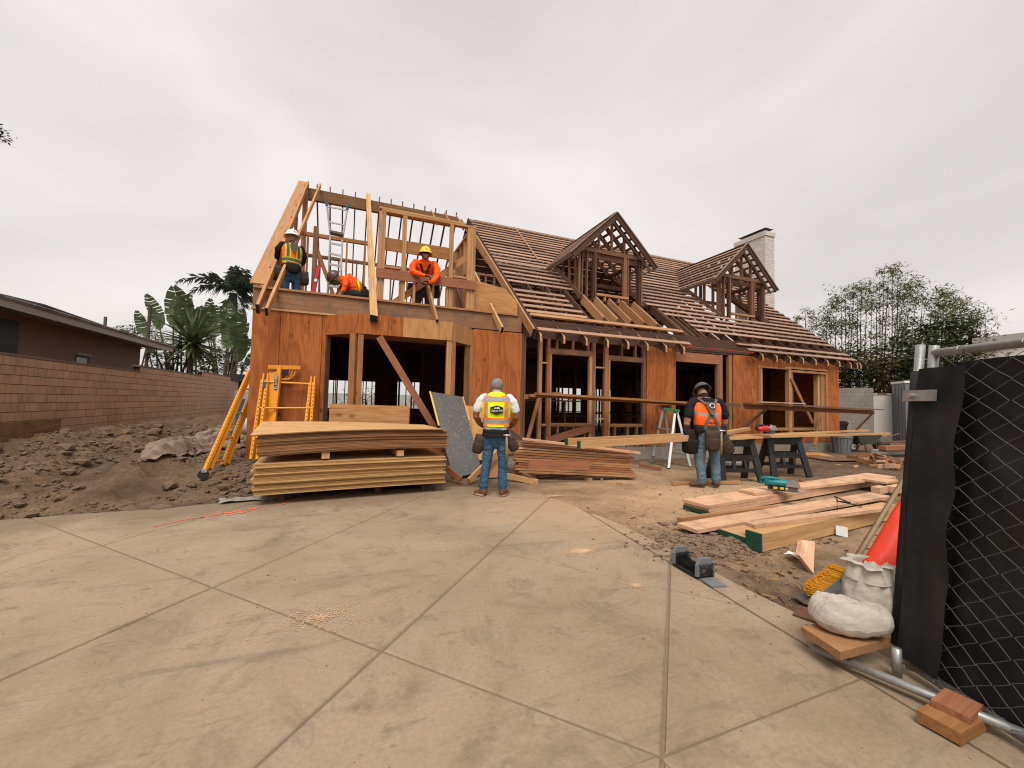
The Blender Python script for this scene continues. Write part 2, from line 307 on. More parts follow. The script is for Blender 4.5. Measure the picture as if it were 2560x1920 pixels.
M['wire'] = plain('dull_wire', (.11, .105, .095), .6, .4); M['mesh'] = plain('black_windscreen', (.013, .013, .0135), .8, 0, .45, 5, .6, 1, 1, .2, .18); M['canvas'] = plain('dirty_canvas', (.42, .37, .32), .9, 0, .12, 14, .3, .95, 1.05, .15, .45)
M['canvas'] = (lambda s: (s.bump(s.math('ADD', s.noise(s.vec('Object', (2, 2, 5), 1), 2.2, 3, .5, 1.2), s.math('MULTIPLY', s.noise(s.vec('Object'), 120, 2), .10)), .3, .02), s.done(s.mix(s.ramp(s.noise(s.vec('Object', (2, 2, 6), 1), 4, 5, .7), [(.4, 0), (.75, .6)]), (.46, .41, .355), (.22, .175, .13)), .9, 0, .15))[1])(NT('dirty_white_canvas')); M['tarp'] = plain('brown_tarp', (.22, .165, .125), .85, 0, .2, 6, .3, 1, 1, .2, .4); M['handle'] = plain('ash_handle', (.24, .16, .085), .6, 0, .15, 20, .1); M['ink'] = plain('black_ink', (.012, .011, .01), .7)

# ================================================================== the ground
DRIVE = [(-3.43, 6.15), (-2.81, 6.2), (-2.08, 6.21), (-1.2, 6.4), (-.01, 6.61), (1.56, 6.55), (2.45, 6.1), (2.76, 5.59), (2.90, 4.87), (2.98, 3.91), (2.93, 2.96), (2.87, 2.26), (2.86, 1.4), (2.86, -3), (-9, -3), (-9, 4.6), (-5.2, 5.9)]
def sdist(x, y):
    """signed distance to the driveway outline, negative inside (vectorised)"""
    x = np.asarray(x, float); y = np.asarray(y, float); d = np.full(x.shape, 1e9); ins = np.zeros(x.shape, bool); n = len(DRIVE)
    for i in range(n):
        (ax, ay), (bx, by) = DRIVE[i], DRIVE[(i+1) % n]; ex, ey = bx-ax, by-ay
        t = np.clip(((x-ax)*ex+(y-ay)*ey)/(ex*ex+ey*ey), 0, 1); d = np.minimum(d, np.hypot(x-ax-t*ex, y-ay-t*ey))
        c = ((ay > y) != (by > y)) & (x < (bx-ax)*(y-ay)/(by-ay+1e-12)+ax); ins ^= c
    return np.where(ins, -d, d)
def sm(a, b, t): t = np.clip((t-a)/(b-a), 0, 1); return t*t*(3-2*t)
_tab = [rng.random((256, 256)) for _ in range(2)]
def vn(x, y, f, k=0):
    x = np.asarray(x)*f+1000; y = np.asarray(y)*f+1000; xi = np.floor(x).astype(int); yi = np.floor(y).astype(int); fx = x-xi; fy = y-yi
    fx = fx*fx*(3-2*fx); fy = fy*fy*(3-2*fy); T = _tab[k]; g = lambda a, b: T[a % 256, b % 256]
    return (g(xi, yi)*(1-fx)+g(xi+1, yi)*fx)*(1-fy)+(g(xi, yi+1)*(1-fx)+g(xi+1, yi+1)*fx)*fy-.5
def gz(x, y):
    x = np.asarray(x, float); y = np.asarray(y, float); d = sdist(x, y)
    side = sm(-1.0, -2.2, x)*sm(5.8, 7.2, y)                        # churned side yard along the block wall
    yard = sm(1.5, 3.2, x)
    z = -.03+.34*side*sm(6.0, 8.6, y)+.02*yard
    rough = .05*vn(x, y, .9)+.035*vn(x, y, 2.3, 1)+.02*vn(x, y, 5.1)
    z = z+rough*(.4+1.2*side)
    # wheel ruts running back beside the house, berms between
    u = x+.25*vn(x, y, .5)
    for c, w, a in ((-5.55, .42, .26), (-4.2, .38, .20), (-3.05, .32, .17), (-4.85, .3, -.14), (-3.65, .28, -.12), (-2.5, .3, -.1)):
        z = z+a*np.exp(-((u-c)/w)**2)*sm(6.3, 7.6, y)*side*(.75+.6*vn(x, y, 1.7, 1))
    z = z+side*(.10*np.abs(vn(x, y, 2.1, 1))+.06*vn(x, y, 3.7))
    z = z+side*(.05*vn(x, y, 6.5)+.045*vn(x, y, 11, 1)+.03*vn(x, y, 19))
    z = z+.24*sm(6.7, 8.0, y)*sm(3.6, 2.4, x)*sm(-2.2, -1.2, x)*sm(9.5, 8.8, y)
    far = sm(40, 80, np.hypot(x, y)); z = z*(1-far)-.1*far
    house = sm(-1.75, -1.5, x)*sm(15.7, 15.4, x)*sm(8.4, 8.7, y)*sm(20.9, 20.6, y); z = z*(1-house)-.05*house
    dr = sm(.10, -.10, d); z = z*(1-dr)-.16*dr
    return z
def axis(segs):
    out = []
    for a, b, s in segs: out += list(np.arange(a, b, s))
    return np.array(out+[segs[-1][1]])
gx = axis([(-400, -60, 40), (-60, -12, 4), (-12, -7, .5), (-7, -1.2, .055), (-1.2, 1.2, .12), (1.2, 6.5, .06), (6.5, 18, .15), (18, 60, 3), (60, 400, 40)])
gy = axis([(-60, -4, 8), (-4, .6, .5), (.6, 8.6, .055), (8.6, 12, .07), (12, 18, .13), (18, 32, .4), (32, 80, 4), (80, 400, 40)])
GX, GY = np.meshgrid(gx, gy); GZ = gz(GX, GY); nxg, nyg = len(gx), len(gy)
gv = np.stack([GX.ravel(), GY.ravel(), GZ.ravel()], 1); ii = np.arange(nxg*nyg).reshape(nyg, nxg)
gf = np.stack([ii[:-1, :-1].ravel(), ii[:-1, 1:].ravel(), ii[1:, 1:].ravel(), ii[1:, :-1].ravel()], 1)
tag(place(bpy.data.objects.new('ground', mesh('ground', gv.tolist(), gf.tolist(), M['dirt'], smooth=True)), Matrix.Identity(4)), kind='structure')
def gh(x, y): return float(gz(np.array([x]), np.array([y]))[0])

# concrete drive: slabs cut along the scored joints
def clip(poly, a, b, keep):
    """keep the side of the line a->b"""
    out = []; n = len(poly); s = lambda p: ((b[0]-a[0])*(p[1]-a[1])-(b[1]-a[1])*(p[0]-a[0]))*keep
    for i in range(n):
        p, q = poly[i], poly[(i+1) % n]; sp, sq = s(p), s(q)
        if sp >= 0: out.append(p)
        if (sp >= 0) != (sq >= 0): t = sp/(sp-sq); out.append((p[0]+(q[0]-p[0])*t, p[1]+(q[1]-p[1])*t))
    return out
def offset_line(a, b, g):
    dx, dy = b[0]-a[0], b[1]-a[1]; l = hypot(dx, dy); nx_, ny_ = -dy/l*g, dx/l*g; return (a[0]+nx_, a[1]+ny_), (b[0]+nx_, b[1]+ny_)
drive = tag(thing('driveway', (0, 0, 0)), kind='structure')
LA = [((-3.3-1.9, 6.27-3.3), (1.19-1.9, 1.31-3.3)), ((-3.3, 6.27), (1.19, 1.31)), ((-.54, 5.81), (2.61, 2.06)), ((.9, 6.9), (3.4, 3.9))]   # falling joints
LB = [((-5.2, 4.1), (-4.0, 5.4)), ((-2.41, 4.35), (-1.56, 5.53)), ((-1.5, 2.76), (.21, 4.92)), ((-.28, 1.8), (2.74, 5.28)), ((1.22, 1.32), (2.67, 2.81))]         # rising joints
GLN = ((2.48, 1.09), (2.84, 4.1)); G0 = .008
main = [p for p in DRIVE]; main = clip(main, *offset_line(*GLN, G0), 1)
strip = clip([p for p in DRIVE], *offset_line(*GLN, -G0), -1); strip = clip(strip, (0, 4.4), (1, 4.4), -1)
notch = clip(clip(main, (1.19, 0), (1.19, 1), -1), (0, 1.31-G0), (1, 1.31-G0), -1); main1 = clip(main, (0, 1.31), (1, 1.31), 1); main2 = clip(clip(main, (0, 1.31), (1, 1.31), -1), (1.19, 0), (1.19, 1), 1)
cells = []
for base in (main1, main2):
    for i in range(len(LA)+1):
        p = base
        if i > 0: p = clip(p, *offset_line(*LA[i-1], G0), 1)
        if i < len(LA): p = clip(p, *offset_line(*LA[i], -G0), -1)
        if len(p) < 3: continue
        for j in range(len(LB)+1):
            q = p
            if j > 0: q = clip(q, *offset_line(*LB[j-1], -G0), -1)
            if j < len(LB): q = clip(q, *offset_line(*LB[j], G0), 1)
            if len(q) >= 3: cells.append(q)
cells += [notch, strip]
def area(p): return abs(sum(p[i][0]*p[(i+1) % len(p)][1]-p[(i+1) % len(p)][0]*p[i][1] for i in range(len(p))))/2
for q in cells:
    q = [p for i, p in enumerate(q) if hypot(p[0]-q[i-1][0], p[1]-q[i-1][1]) > 1e-4]
    if len(q) < 3 or area(q) < .02: continue
    if sum(q[i][0]*q[(i+1) % len(q)][1]-q[(i+1) % len(q)][0]*q[i][1] for i in range(len(q))) < 0: q = q[::-1]
    cx, cyy = sum(p[0] for p in q)/len(q), sum(p[1] for p in q)/len(q)
    qi = [(cx+(p[0]-cx)*(1-.012/max(.3, hypot(p[0]-cx, p[1]-cyy))), cyy+(p[1]-cyy)*(1-.012/max(.3, hypot(p[0]-cx, p[1]-cyy)))) for p in q]; n = len(q)
    v = [(p[0], p[1], -.10) for p in q]+[(p[0], p[1], -.008) for p in q]+[(p[0], p[1], 0) for p in qi]
    f = [(i, (i+1) % n, n+(i+1) % n, n+i) for i in range(n)]+[(n+i, n+(i+1) % n, 2*n+(i+1) % n, 2*n+i) for i in range(n)]+[tuple(range(2*n, 3*n))]
    place(bpy.data.objects.new('slab', mesh('slab', v, f, M['concrete'])), Matrix.Identity(4), drive)
bed = MB().prism([(p[0], p[1]) for p in DRIVE], -.2, -.010).build('joint_bed', plain('joint_dirt', (.18, .13, .088), .95, 0, .2, 30, .3), drive)
# orange layout paint and sawdust swept on the slab
def ribbon(name, pts, w, z, m, parent=None):
    mb = MB(); P = [V(p[0], p[1], 0) for p in pts]
    for i in range(len(P)-1):
        d = (P[i+1]-P[i]).normalized(); s = V(-d.y, d.x, 0)*w/2*random.uniform(.4, 1.2)
        mb.add([P[i]-s+V(0, 0, z), P[i+1]-s+V(0, 0, z), P[i+1]+s+V(0, 0, z), P[i]+s+V(0, 0, z)], [(0, 1, 2, 3)])
    return mb.build(name, m, parent, recalc=False)
M['opaint'] = plain('orange_marking_paint', (.70, .16, .08), .8, 0, .2, 30)
for pts, w in (([(385, 1316), (440, 1305), (500, 1293), (560, 1285)], .03), ([(545, 1286), (600, 1277), (650, 1269)], .06), ([(560, 1290), (610, 1281), (640, 1273)], .03), ([(700, 1262), (745, 1250)], .05)):
    pp = []
    for i in range(len(pts)-1):
        for t in np.linspace(0, 1, 6)[:-1]:
            q = onz(pts[i][0]*(1-t)+pts[i+1][0]*t, pts[i][1]*(1-t)+pts[i+1][1]*t); pp.append((q.x+random.uniform(-.02, .02), q.y+random.uniform(-.02, .02)))
    ribbon('paint_mark', pp, w, .0045, M['opaint'], drive)
def sawdust(px, n, sx, sy, name='sawdust'):
    c = onz(*px); mb = MB()
    for _ in range(n):
        a, r = random.uniform(0, 6.28), abs(random.gauss(0, .5)); p = V(c.x+cos(a)*r*sx, c.y+sin(a)*r*sy, .006); s = random.uniform(.002, .007); t = random.uniform(0, 3)
        mb.add([p+V(cos(t), sin(t), 0)*s, p+V(-sin(t), cos(t), 0)*s*.6, p-V(cos(t), sin(t), 0)*s, p+V(sin(t), -cos(t), .002)*s*.6], [(0, 1, 2, 3)])
    return tag(mb.build(name, M['sawd'], None, recalc=False), 'pale sawdust lying on the concrete', 'sawdust', None, 'stuff')
M['sawd'] = plain('sawdust', (.56, .36, .21), .95, 0, .15)
sawdust((1455, 1378), 3000, .3, .15); sawdust((1590, 1465), 700, .12, .09); sawdust((1390, 1240), 2500, .5, .18); sawdust((800, 1545), 900, .4, .2)

# clods of dirt and litter
def clodmesh(k):
    bm = bmesh.new(); bmesh.ops.create_icosphere(bm, subdivisions=1, radius=1); r = random.Random(k)
    for v in bm.verts: v.co *= r.uniform(.65, 1.2); v.co.z *= .6
    out = ([v.co.copy() for v in bm.verts], [tuple(v.index for v in f.verts) for f in bm.faces]); bm.free(); return out
CL = [clodmesh(i) for i in range(6)]
def scatter(name, pts, label, m):
    vs_, fs_ = [], []; ax_ = np.array([q[0] for q in pts]); ay_ = np.array([q[1] for q in pts]); Z_ = np.maximum(gz(ax_, ay_), np.where(sdist(ax_, ay_) < -.02, 0., -1.))
    for (x, y, s), zq in zip(pts, Z_):
        v, f = random.choice(CL); k = len(vs_); R = Matrix.Rotation(random.uniform(0, 6.28), 3, 'Z'); z = float(zq)+s*.25
        vs_ += [tuple(R@(p*s)+V(x, y, z)) for p in v]; fs_ += [tuple(i+k for i in q) for q in f]
    return tag(place(bpy.data.objects.new(name, mesh(name, vs_, fs_, m)), Matrix.Identity(4)), label, 'dirt', None, 'stuff')
cx_ = rng.uniform(-6.3, -.9, 60000); cy_ = 5.8+9.5*rng.random(60000)**1.5; ok_ = (sdist(cx_, cy_) > .02) & (rng.random(60000) < .42+.9*vn(cx_, cy_, .9)+.6*vn(cx_, cy_, 2.3, 1))
pts = [(x, y, min(.13, random.lognormvariate(-4.55, .85))) for x, y in list(zip(cx_[ok_].tolist(), cy_[ok_].tolist()))[:15000]]
scatter('dirt_clods', pts, 'dark broken clods of dug earth along the block wall', M['clod'])
pts = []
for _ in range(900):
    q = onz(random.gauss(1790, 75), random.gauss(1348, 26)); pts.append((q.x, q.y, min(.06, random.lognormvariate(-4.0, .5))))
for _ in range(900):
    q = onz(random.uniform(1560, 2250), random.uniform(1180, 1560)); x, y = q.x, q.y
    if float(sdist(np.array([x]), np.array([y]))[0]) > 0: pts.append((x, y, min(.03, random.lognormvariate(-4.8, .5))))
for _ in range(170):
    a = random.random(); x, y = 2.88+random.gauss(0, .22), 1.6+2.4*a; pts.append((x, y, random.lognormvariate(-5.2, .5)))
for _ in range(420):
    pts.append((random.uniform(-5, 2.5), random.uniform(1.2, 6.2), random.lognormvariate(-5.9, .5)))
scatter('earth_crumbs', pts, 'small lumps of earth crumbled beside the lumber and over the slab', M['clod'])

# ================================================================== the house under construction
Y0 = 8.55; XL = -1.68; XM = 3.95; XR = 16.05; RY, RZ, SL = 14.5, 8.30, .84; DECK = 3.10
RN = V(0, -SL, 1).normalized(); RD = V(0, -1, -SL).normalized()         # roof normal, down-slope direction
def rz(y): return RZ-(RY-y)*SL
def onroof(x, y): return onpl(x, y, (0, RY, RZ), (0, -SL, 1))
house = thing('house_frame', (0, Y0, 0), 'wooden house under construction with open rafters, two gabled dormers and plywood walls', 'house')
def fX(x, y=950): return ony(x, y, Y0).x
def fZ(y, x): return ony(x, y, Y0).z
# --- slab and footing
found = slab('foundation', (XL+.02, Y0+.03, -.1), (15.5, 20.4, .22), M['cement'], house)
slab('footing', (5.2, Y0-.02, -.1), (15.52, Y0+.028, .30), M['cement'], house)
# --- front wall
fw = thing('front_wall', (0, Y0, 0), parent=house)
def panel(x0, x1, z0, z1, m='ply', y=Y0, name='plywood_panel', t=.014): return slab(name, (x0, y-t, z0), (x1, y, z1), M[m], fw, 'z')
def stud(x0, x1, z0, z1, m='fir', y=Y0, d=.09, name='stud'): return slab(name, (x0, y+.002, z0), (x1, y+d, z1), M[m], fw, 'z')
def plate(x0, x1, z0, z1, m='fir', y=Y0, d=.09, name='plate'): return slab(name, (x0, y+.0015, z0), (x1, y+d, z1), M[m], fw, 'x')
xa, xb, xc = fX(695), fX(801), -.45
panel(XL, xa-.008, .2, 3.0); panel(xa, xb-.008, .2, 3.0); panel(xb, xc, .2, 3.0)
plate(XL-.03, -.30, 3.0, 3.035, 'tan', Y0-.04, .13, 'ledge')
# small bay: two slanted cheeks and a front
BY = 8.03; bl, br, be = .12, 1.91, 2.47
def facet(p, q, name, z0, z1, m, t=.016):
    return board(name, (p[0], p[1], (z0+z1)/2), (q[0], q[1], (z0+z1)/2), z1-z0, t, m, fw)
hz0, hz1 = 2.62, 3.0
L0, L1, R0_, R1_ = (xc, Y0), (bl, BY), (br, BY), (be, Y0)
for a, b, m in ((0, .5, 'ply'), (.5, 1, 'ply')):
    pa = (L0[0]+(L1[0]-L0[0])*a, L0[1]+(L1[1]-L0[1])*a); pb = (L0[0]+(L1[0]-L0[0])*(b-.004), L0[1]+(L1[1]-L0[1])*(b-.004))
    c = ((pa[0]+pb[0])/2, (pa[1]+pb[1])/2, (hz0+hz1)/2); o = bpy.data.objects.new('plywood_panel', boxmesh(hz1-hz0, hypot(pb[0]-pa[0], pb[1]-pa[1]), .016, M[m])); place(o, frame(c, (0, 0, 1), (pb[0]-pa[0], pb[1]-pa[1], 0)), fw)
for a, b, m in ((bl, 0.66, 'ply'), (.664, .93, 'ply'), (.934, br, 'plyp')): slab('plywood_panel', (a, BY-.014, hz0), (b-.004, BY, hz1), M[m], fw, 'z')
c = ((R0_[0]+R1_[0])/2, (R0_[1]+R1_[1])/2, (hz0+hz1)/2); place(bpy.data.objects.new('plywood_panel', boxmesh(hz1-hz0, hypot(be-br, Y0-BY)-.01, .016, M['plyp'])), frame(c, (0, 0, 1), (be-br, Y0-BY, 0)), fw)
MB().prism([(xc, Y0+.3), (xc, Y0), (bl, BY), (br, BY), (be, Y0), (be, Y0+.3)], hz0+.02, hz1-.005).build('bay_header', M['fir'], fw)
MB().prism([(xc+.02, Y0-.02), (bl, BY), (br, BY), (be-.02, Y0-.02)], .22, .66).build('bay_base', M['ply'], fw)
cl = V(L1[0]-L0[0], L1[1]-L0[1], 0).normalized(); cr = V(R1_[0]-R0_[0], R1_[1]-R0_[1], 0).normalized()
board('post', V(bl-.01, BY+.045, .66)-cl*.075, V(bl-.01, BY+.045, hz0)-cl*.075, .13, .085, M['fir'], fw, cl)
slab('post', (bl+.003, BY, .66), (bl+.10, BY+.09, hz0), M['fir'], fw, 'z'); slab('post', (br-.10, BY, .66), (br-.004, BY+.09, hz0), M['new'], fw, 'z')
board('post', V(br, BY+.02, .66)+cr*.05, V(br, BY+.02, hz0)+cr*.05, .085, .085, M['new'], fw, cr)
board('post', V(xc+.03, Y0+.04, .3), V(xc+.03, Y0+.04, hz0), .05, .10, M['mid'], fw, cl); board('post', V(be-.10, Y0-.03, .3), V(be-.10, Y0-.03, hz0), .12, .06, M['fir'], fw, cr)
board('brace', ony(948, 842, BY-.03), ony(1086, 1062, BY-.03)+V(0, 0, -.06), .13, .038, M['red'], fw, V(1, 0, 1))
# rim beam, its ledge and the panel right of the bay
slab('rim_beam', (XL-.01, Y0-.02, 3.02), (3.66, Y0+.12, 3.38), M['beam'], fw); slab('ledge', (XL-.005, Y0-.06, 3.385), (3.55, Y0+.10, 3.425), M['new'], fw)
px0, px1 = fX(1180), fX(1308); panel(px0, px1-.06, .22, 3.0); stud(px0-.07, px0-.004, .3, 2.98, 'fir', Y0-.02); stud(px1-.055, px1, .22, 2.98, 'mid', Y0-.015)
# framed openings of the middle bay
TP0, TP1 = 2.93, 3.12
slab('top_beam', (px1-.02, Y0+.004, TP0), (7.02, Y0+.12, TP1+.25), M['old'], fw)
for xl, xr, m, z1 in ((1309, 1314, 'mid', TP0), (1347, 1355, 'new', TP0), (1368, 1375, 'red', TP0), (1474, 1480.5, 'new', 2.58), (1481, 1489, 'mid', TP0), (1512, 1521, 'red', TP0), (1522, 1525.5, 'new', 2.52), (1608, 1615, 'mid', TP0)):
    stud(fX(xl), fX(xr), .25, z1, m)
stud(fX(1375.5), fX(1379), .25, 2.58, 'new')
plate(fX(1375.2), fX(1480.8), 2.58, 2.71, 'mid'); plate(fX(1521.3), fX(1607.8), 2.52, 2.65, 'mid')
for x in (1394, 1434, 1472): stud(fX(x-1.8, 870), fX(x+1.8, 870), 2.712, TP0, 'fir')
for x in (1556, 1590): stud(fX(x-2, 880), fX(x+2, 880), 2.652, TP0, 'mid')
for a, b, y, h in ((1355.2, 1367.8, 905, .035), (1489.2, 1511.8, 917, .035), (1355.2, 1367.8, 1060, .045), (1489.2, 1511.8, 1046, .03), (1314.2, 1346.8, 1000, .0)):
    if h: zz = fZ(y, (a+b)/2); plate(fX(a), fX(b), zz-h, zz, 'tan')
for a, b, y in ((1379.2, 1480.8, 1058), (1525.7, 1607.8, 1060)):
    zz = fZ(y, (a+b)/2); plate(fX(a), fX(b), zz-.038, zz, 'new'); plate(fX(a), fX(b), zz-.078, zz-.041, 'fir')
    k = 3; xs = [fX(a)+(fX(b)-fX(a))*t for t in (.17, .55, .83)]
    for x in xs: stud(x-.019, x+.019, .26, zz-.08, 'fir')
plate(px1, fX(1615), .22, .26, 'fir')
board('brace', (fX(1312, 1085)+.05, Y0-.03, .52), (fX(1349, 985), Y0-.03, 1.60), .085, .038, M['fir'], fw, V(1, 0, -.3))
board('leaning_joist', ony(1365, 1103, Y0-.06), ony(1480, 1068, Y0-.06), .17, .04, M['red'], fw)
# panel, doorway
pa, pb = fX(1616), fX(1688.5); panel(pa, pb, .315, 2.97)
slab('plate', (pb, Y0+.02, 2.93), (fX(1832), Y0+.12, 2.98), M['old'], fw); plate(pb+.004, fX(1801), 2.63, 2.90, 'red', Y0+.012)
stud(fX(1795), fX(1800.5), .3, 2.628, 'mid', Y0+.02); stud(fX(1801.5), fX(1809), .3, 2.92, 'red', Y0+.03); stud(fX(1823), fX(1831.5), .3, 2.92, 'fir', Y0+.01); plate(pb, fX(1823), .21, .30, 'cement', Y0-.03, .1)
# right wall with its window
wx0, wx1, wz0, wz1 = fX(1896), fX(2067), .80, 2.63; q0, q1 = fX(1832), 15.5; j1, j2 = fX(1893), fX(2066)
panel(q0, q0+.78, .315, 2.95); panel(q0+.788, j1-.008, .315, 2.95); panel(j1, 13.2, wz1+.03, 2.95); panel(13.208, j2-.006, wz1+.03, 2.95); panel(j2+.02, q1, .315, 2.95); panel(j1, wx1, .315, .50)
def jamb(x0, x1, z0, z1, m='new', dy=-.03, d=.13): slab('window_frame', (x0, Y0+dy, z0), (x1, Y0+dy+d, z1), M[m], fw, 'z')
jamb(wx0-.05, wx0+.05, .45, wz1, 'fir'); jamb(wx0+.055, wx0+.14, .45, wz1-.03, 'new'); jamb(wx1-.09, wx1, .45, wz1, 'new'); jamb(wx1-.28, wx1-.095, .45, wz1-.08, 'new', .02); jamb(wx1-.40, wx1-.29, .45, wz1-.1, 'tan', .05)
slab('window_frame', (wx0-.05, Y0-.034, wz1), (13.0, Y0+.1, wz1+.03), M['new'], fw); slab('window_frame', (12.75, Y0-.038, wz1+.032), (wx1+.01, Y0+.1, wz1+.085), M['tan'], fw); slab('window_frame', (13.05, Y0-.03, wz1-.075), (wx1-.095, Y0+.1, wz1-.004), M['new'], fw)
jamb(12.92, 13.04, .3, wz1-.004, 'new', -.035); jamb(13.045, 13.16, .3, wz1-.08, 'red', -.01)
slab('window_sill', (wx0+.14, Y0-.02, .70), (wx1-.29, Y0+.1, .78), M['new'], fw)
for x in (12.2, 12.62, 13.4, 14.0, 14.35): stud(x, x+.045, .5, .698, 'fir', Y0+.01)
board('brace', ony(1977, 945, Y0-.05), ony(2032, 1058, Y0-.05), .10, .038, M['fir'], fw, V(1, 0, .5)); board('brace', ony(2050, 1016, Y0-.3), ony(2028, 1088, Y0-.3)+V(0, -.1, -.3), .13, .04, M['fir'], fw, V(1, 0, .3))
slab('wall_beam', (7.0, Y0+.004, 2.985), (11.3, Y0+.13, 3.36), M['old'], fw); slab('wall_beam', (11.31, Y0+.02, 2.985), (15.5, Y0+.13, 3.16), M['old'], fw)
# --- other outside walls, first-floor deck, rooms
bw = thing('rear_wall', (0, 20.4, 0), parent=house)
def rear(x0, x1, z0, z1): slab('plywood_panel', (x0, 20.36, z0), (x1, 20.375, z1), M['ply'], bw, 'z')
op = [(-1.0, 1.2, .9, 2.25), (2.2, 3.4, 1.0, 2.3), (4.4, 6.4, .9, 2.2), (8.0, 9.4, .25, 2.3), (11.0, 12.6, .9, 2.3), (13.3, 14.8, .25, 2.3), (16.2, 18, .2, 2.3)]
x = XL
for a, b, z0, z1 in op:
    if a > 15: break
    rear(x, a-.003, .2, 3.1); rear(a, b, z1, 3.1)
    if z0 > .3: rear(a, b, .2, z0)
    for k in np.arange(a+.4, b-.1, .4): slab('stud', (k, 20.38, z0), (k+.04, 20.47, z1), M['old'], bw, 'z')
    x = b+.003
rear(x, 15.5, .2, 3.1)
slab('side_wall', (XL, Y0+.1, .2), (XL+.014, 20.36, 3.1), M['ply'], house, 'y'); slab('side_wall', (15.486, Y0+.1, .2), (15.5, 20.36, 3.1), M['ply'], house, 'y')
slab('floor_deck', (XL, Y0+.13, DECK-.04), (15.48, 20.36, DECK), M['plyp'], house)
iw = thing('inner_wall', (0, 13, 0), parent=house)
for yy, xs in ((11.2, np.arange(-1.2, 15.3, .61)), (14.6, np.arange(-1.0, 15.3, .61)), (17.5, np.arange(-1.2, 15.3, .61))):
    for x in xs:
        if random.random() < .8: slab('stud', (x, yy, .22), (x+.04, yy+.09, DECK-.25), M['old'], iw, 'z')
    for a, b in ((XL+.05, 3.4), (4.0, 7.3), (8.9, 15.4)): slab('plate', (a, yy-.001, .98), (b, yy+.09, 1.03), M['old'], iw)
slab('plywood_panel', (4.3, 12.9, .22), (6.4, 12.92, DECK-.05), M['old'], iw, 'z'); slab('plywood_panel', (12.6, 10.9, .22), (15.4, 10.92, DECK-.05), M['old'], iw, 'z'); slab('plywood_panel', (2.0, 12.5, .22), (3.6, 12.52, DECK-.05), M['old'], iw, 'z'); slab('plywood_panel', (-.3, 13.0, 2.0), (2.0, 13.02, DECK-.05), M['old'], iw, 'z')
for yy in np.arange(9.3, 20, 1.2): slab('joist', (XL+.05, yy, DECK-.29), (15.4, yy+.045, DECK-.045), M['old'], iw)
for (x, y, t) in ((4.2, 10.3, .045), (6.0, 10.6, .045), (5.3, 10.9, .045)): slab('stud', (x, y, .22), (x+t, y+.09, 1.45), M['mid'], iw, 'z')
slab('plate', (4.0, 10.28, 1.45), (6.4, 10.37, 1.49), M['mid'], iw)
# --- roof over the old part: rafters, skip sheathing, ridge
rf = thing('roof', (0, RY, 0), parent=house)
def rafter(x, y0, y1, m='old', w=.19, t=.045, name='rafter', parent=None, up=0.):
    a = V(x, y0, rz(y0))-RN*(w/2+.022-up); b = V(x, y1, rz(y1))-RN*(w/2+.022-up); return board(name, a, b, w, t, M[m], parent or rf, RN)
D1, D2, DW, DY = 7.235, 12.76, 1.15, 10.0
def indorm(x, y, pad=0.):
    for c in (D1, D2):
        if abs(x-c) < DW+pad and y > DY-.02: return True
    return False
xs = list(np.arange(XM+.03, XR-.1, .605))+[XR-.22, XR-.03]
EY = 8.21
for x in xs:
    y_end = EY if (x < 8.72 or x > 10.75) else 8.68
    dd = [c for c in (D1, D2) if abs(x-c) < DW]
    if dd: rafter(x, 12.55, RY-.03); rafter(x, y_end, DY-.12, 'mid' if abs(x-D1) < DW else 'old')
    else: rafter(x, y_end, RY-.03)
    # curved tail block under each rafter end
    ty = y_end; a = V(x, ty-.01, rz(ty)-.03)
    pr = [(.0, .0), (-.035, -.035), (-.045, -.085), (-.045, -.20), (-.02, -.20), (.06, -.20), (.12, -.04), (.12, .06)]
    Mx = Matrix(((0, 0, 1, a.x-.0225), (1, 0, 0, a.y), (0, 1, 0, a.z), (0, 0, 0, 1))); tail = MB().prism(pr, 0, .045, Mx).build('rafter_tail', M['old'], rf)
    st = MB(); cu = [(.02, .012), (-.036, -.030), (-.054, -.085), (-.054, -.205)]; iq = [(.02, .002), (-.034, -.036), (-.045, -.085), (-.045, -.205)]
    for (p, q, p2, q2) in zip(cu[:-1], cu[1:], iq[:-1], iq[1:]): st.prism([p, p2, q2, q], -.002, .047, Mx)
    st.build('lit_tail_edge', M['tan'], tail)  # pale strip paints the light caught on the dark tail's curved end
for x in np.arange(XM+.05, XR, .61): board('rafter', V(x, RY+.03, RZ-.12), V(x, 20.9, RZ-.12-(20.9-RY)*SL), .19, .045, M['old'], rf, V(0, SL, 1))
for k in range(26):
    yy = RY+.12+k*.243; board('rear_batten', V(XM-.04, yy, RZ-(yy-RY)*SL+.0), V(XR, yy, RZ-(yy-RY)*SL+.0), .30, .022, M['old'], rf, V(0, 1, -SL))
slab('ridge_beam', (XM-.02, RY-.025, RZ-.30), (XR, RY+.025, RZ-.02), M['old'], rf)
board('rafter', V(XM-.02, EY, rz(EY))-RN*.10, V(XM-.02, RY-.02, rz(RY-.02))-RN*.10, .26, .045, M['old'], rf, RN)
def batten(x0, x1, s, m='batten', w=.125, t=.024, lift=.0):
    """s = distance up the slope from the eave edge"""
    y = EY+s*cos(math.atan(SL)); p = V(0, y, rz(y))+RN*(t/2-.02+lift); return board('batten', p+V(x0, 0, 0), p+V(x1, 0, 0), w, t, M[m], rf, RD)
SLEN = (RY-EY)/cos(math.atan(SL)); rows = list(np.arange(.14, SLEN-.12, .292))
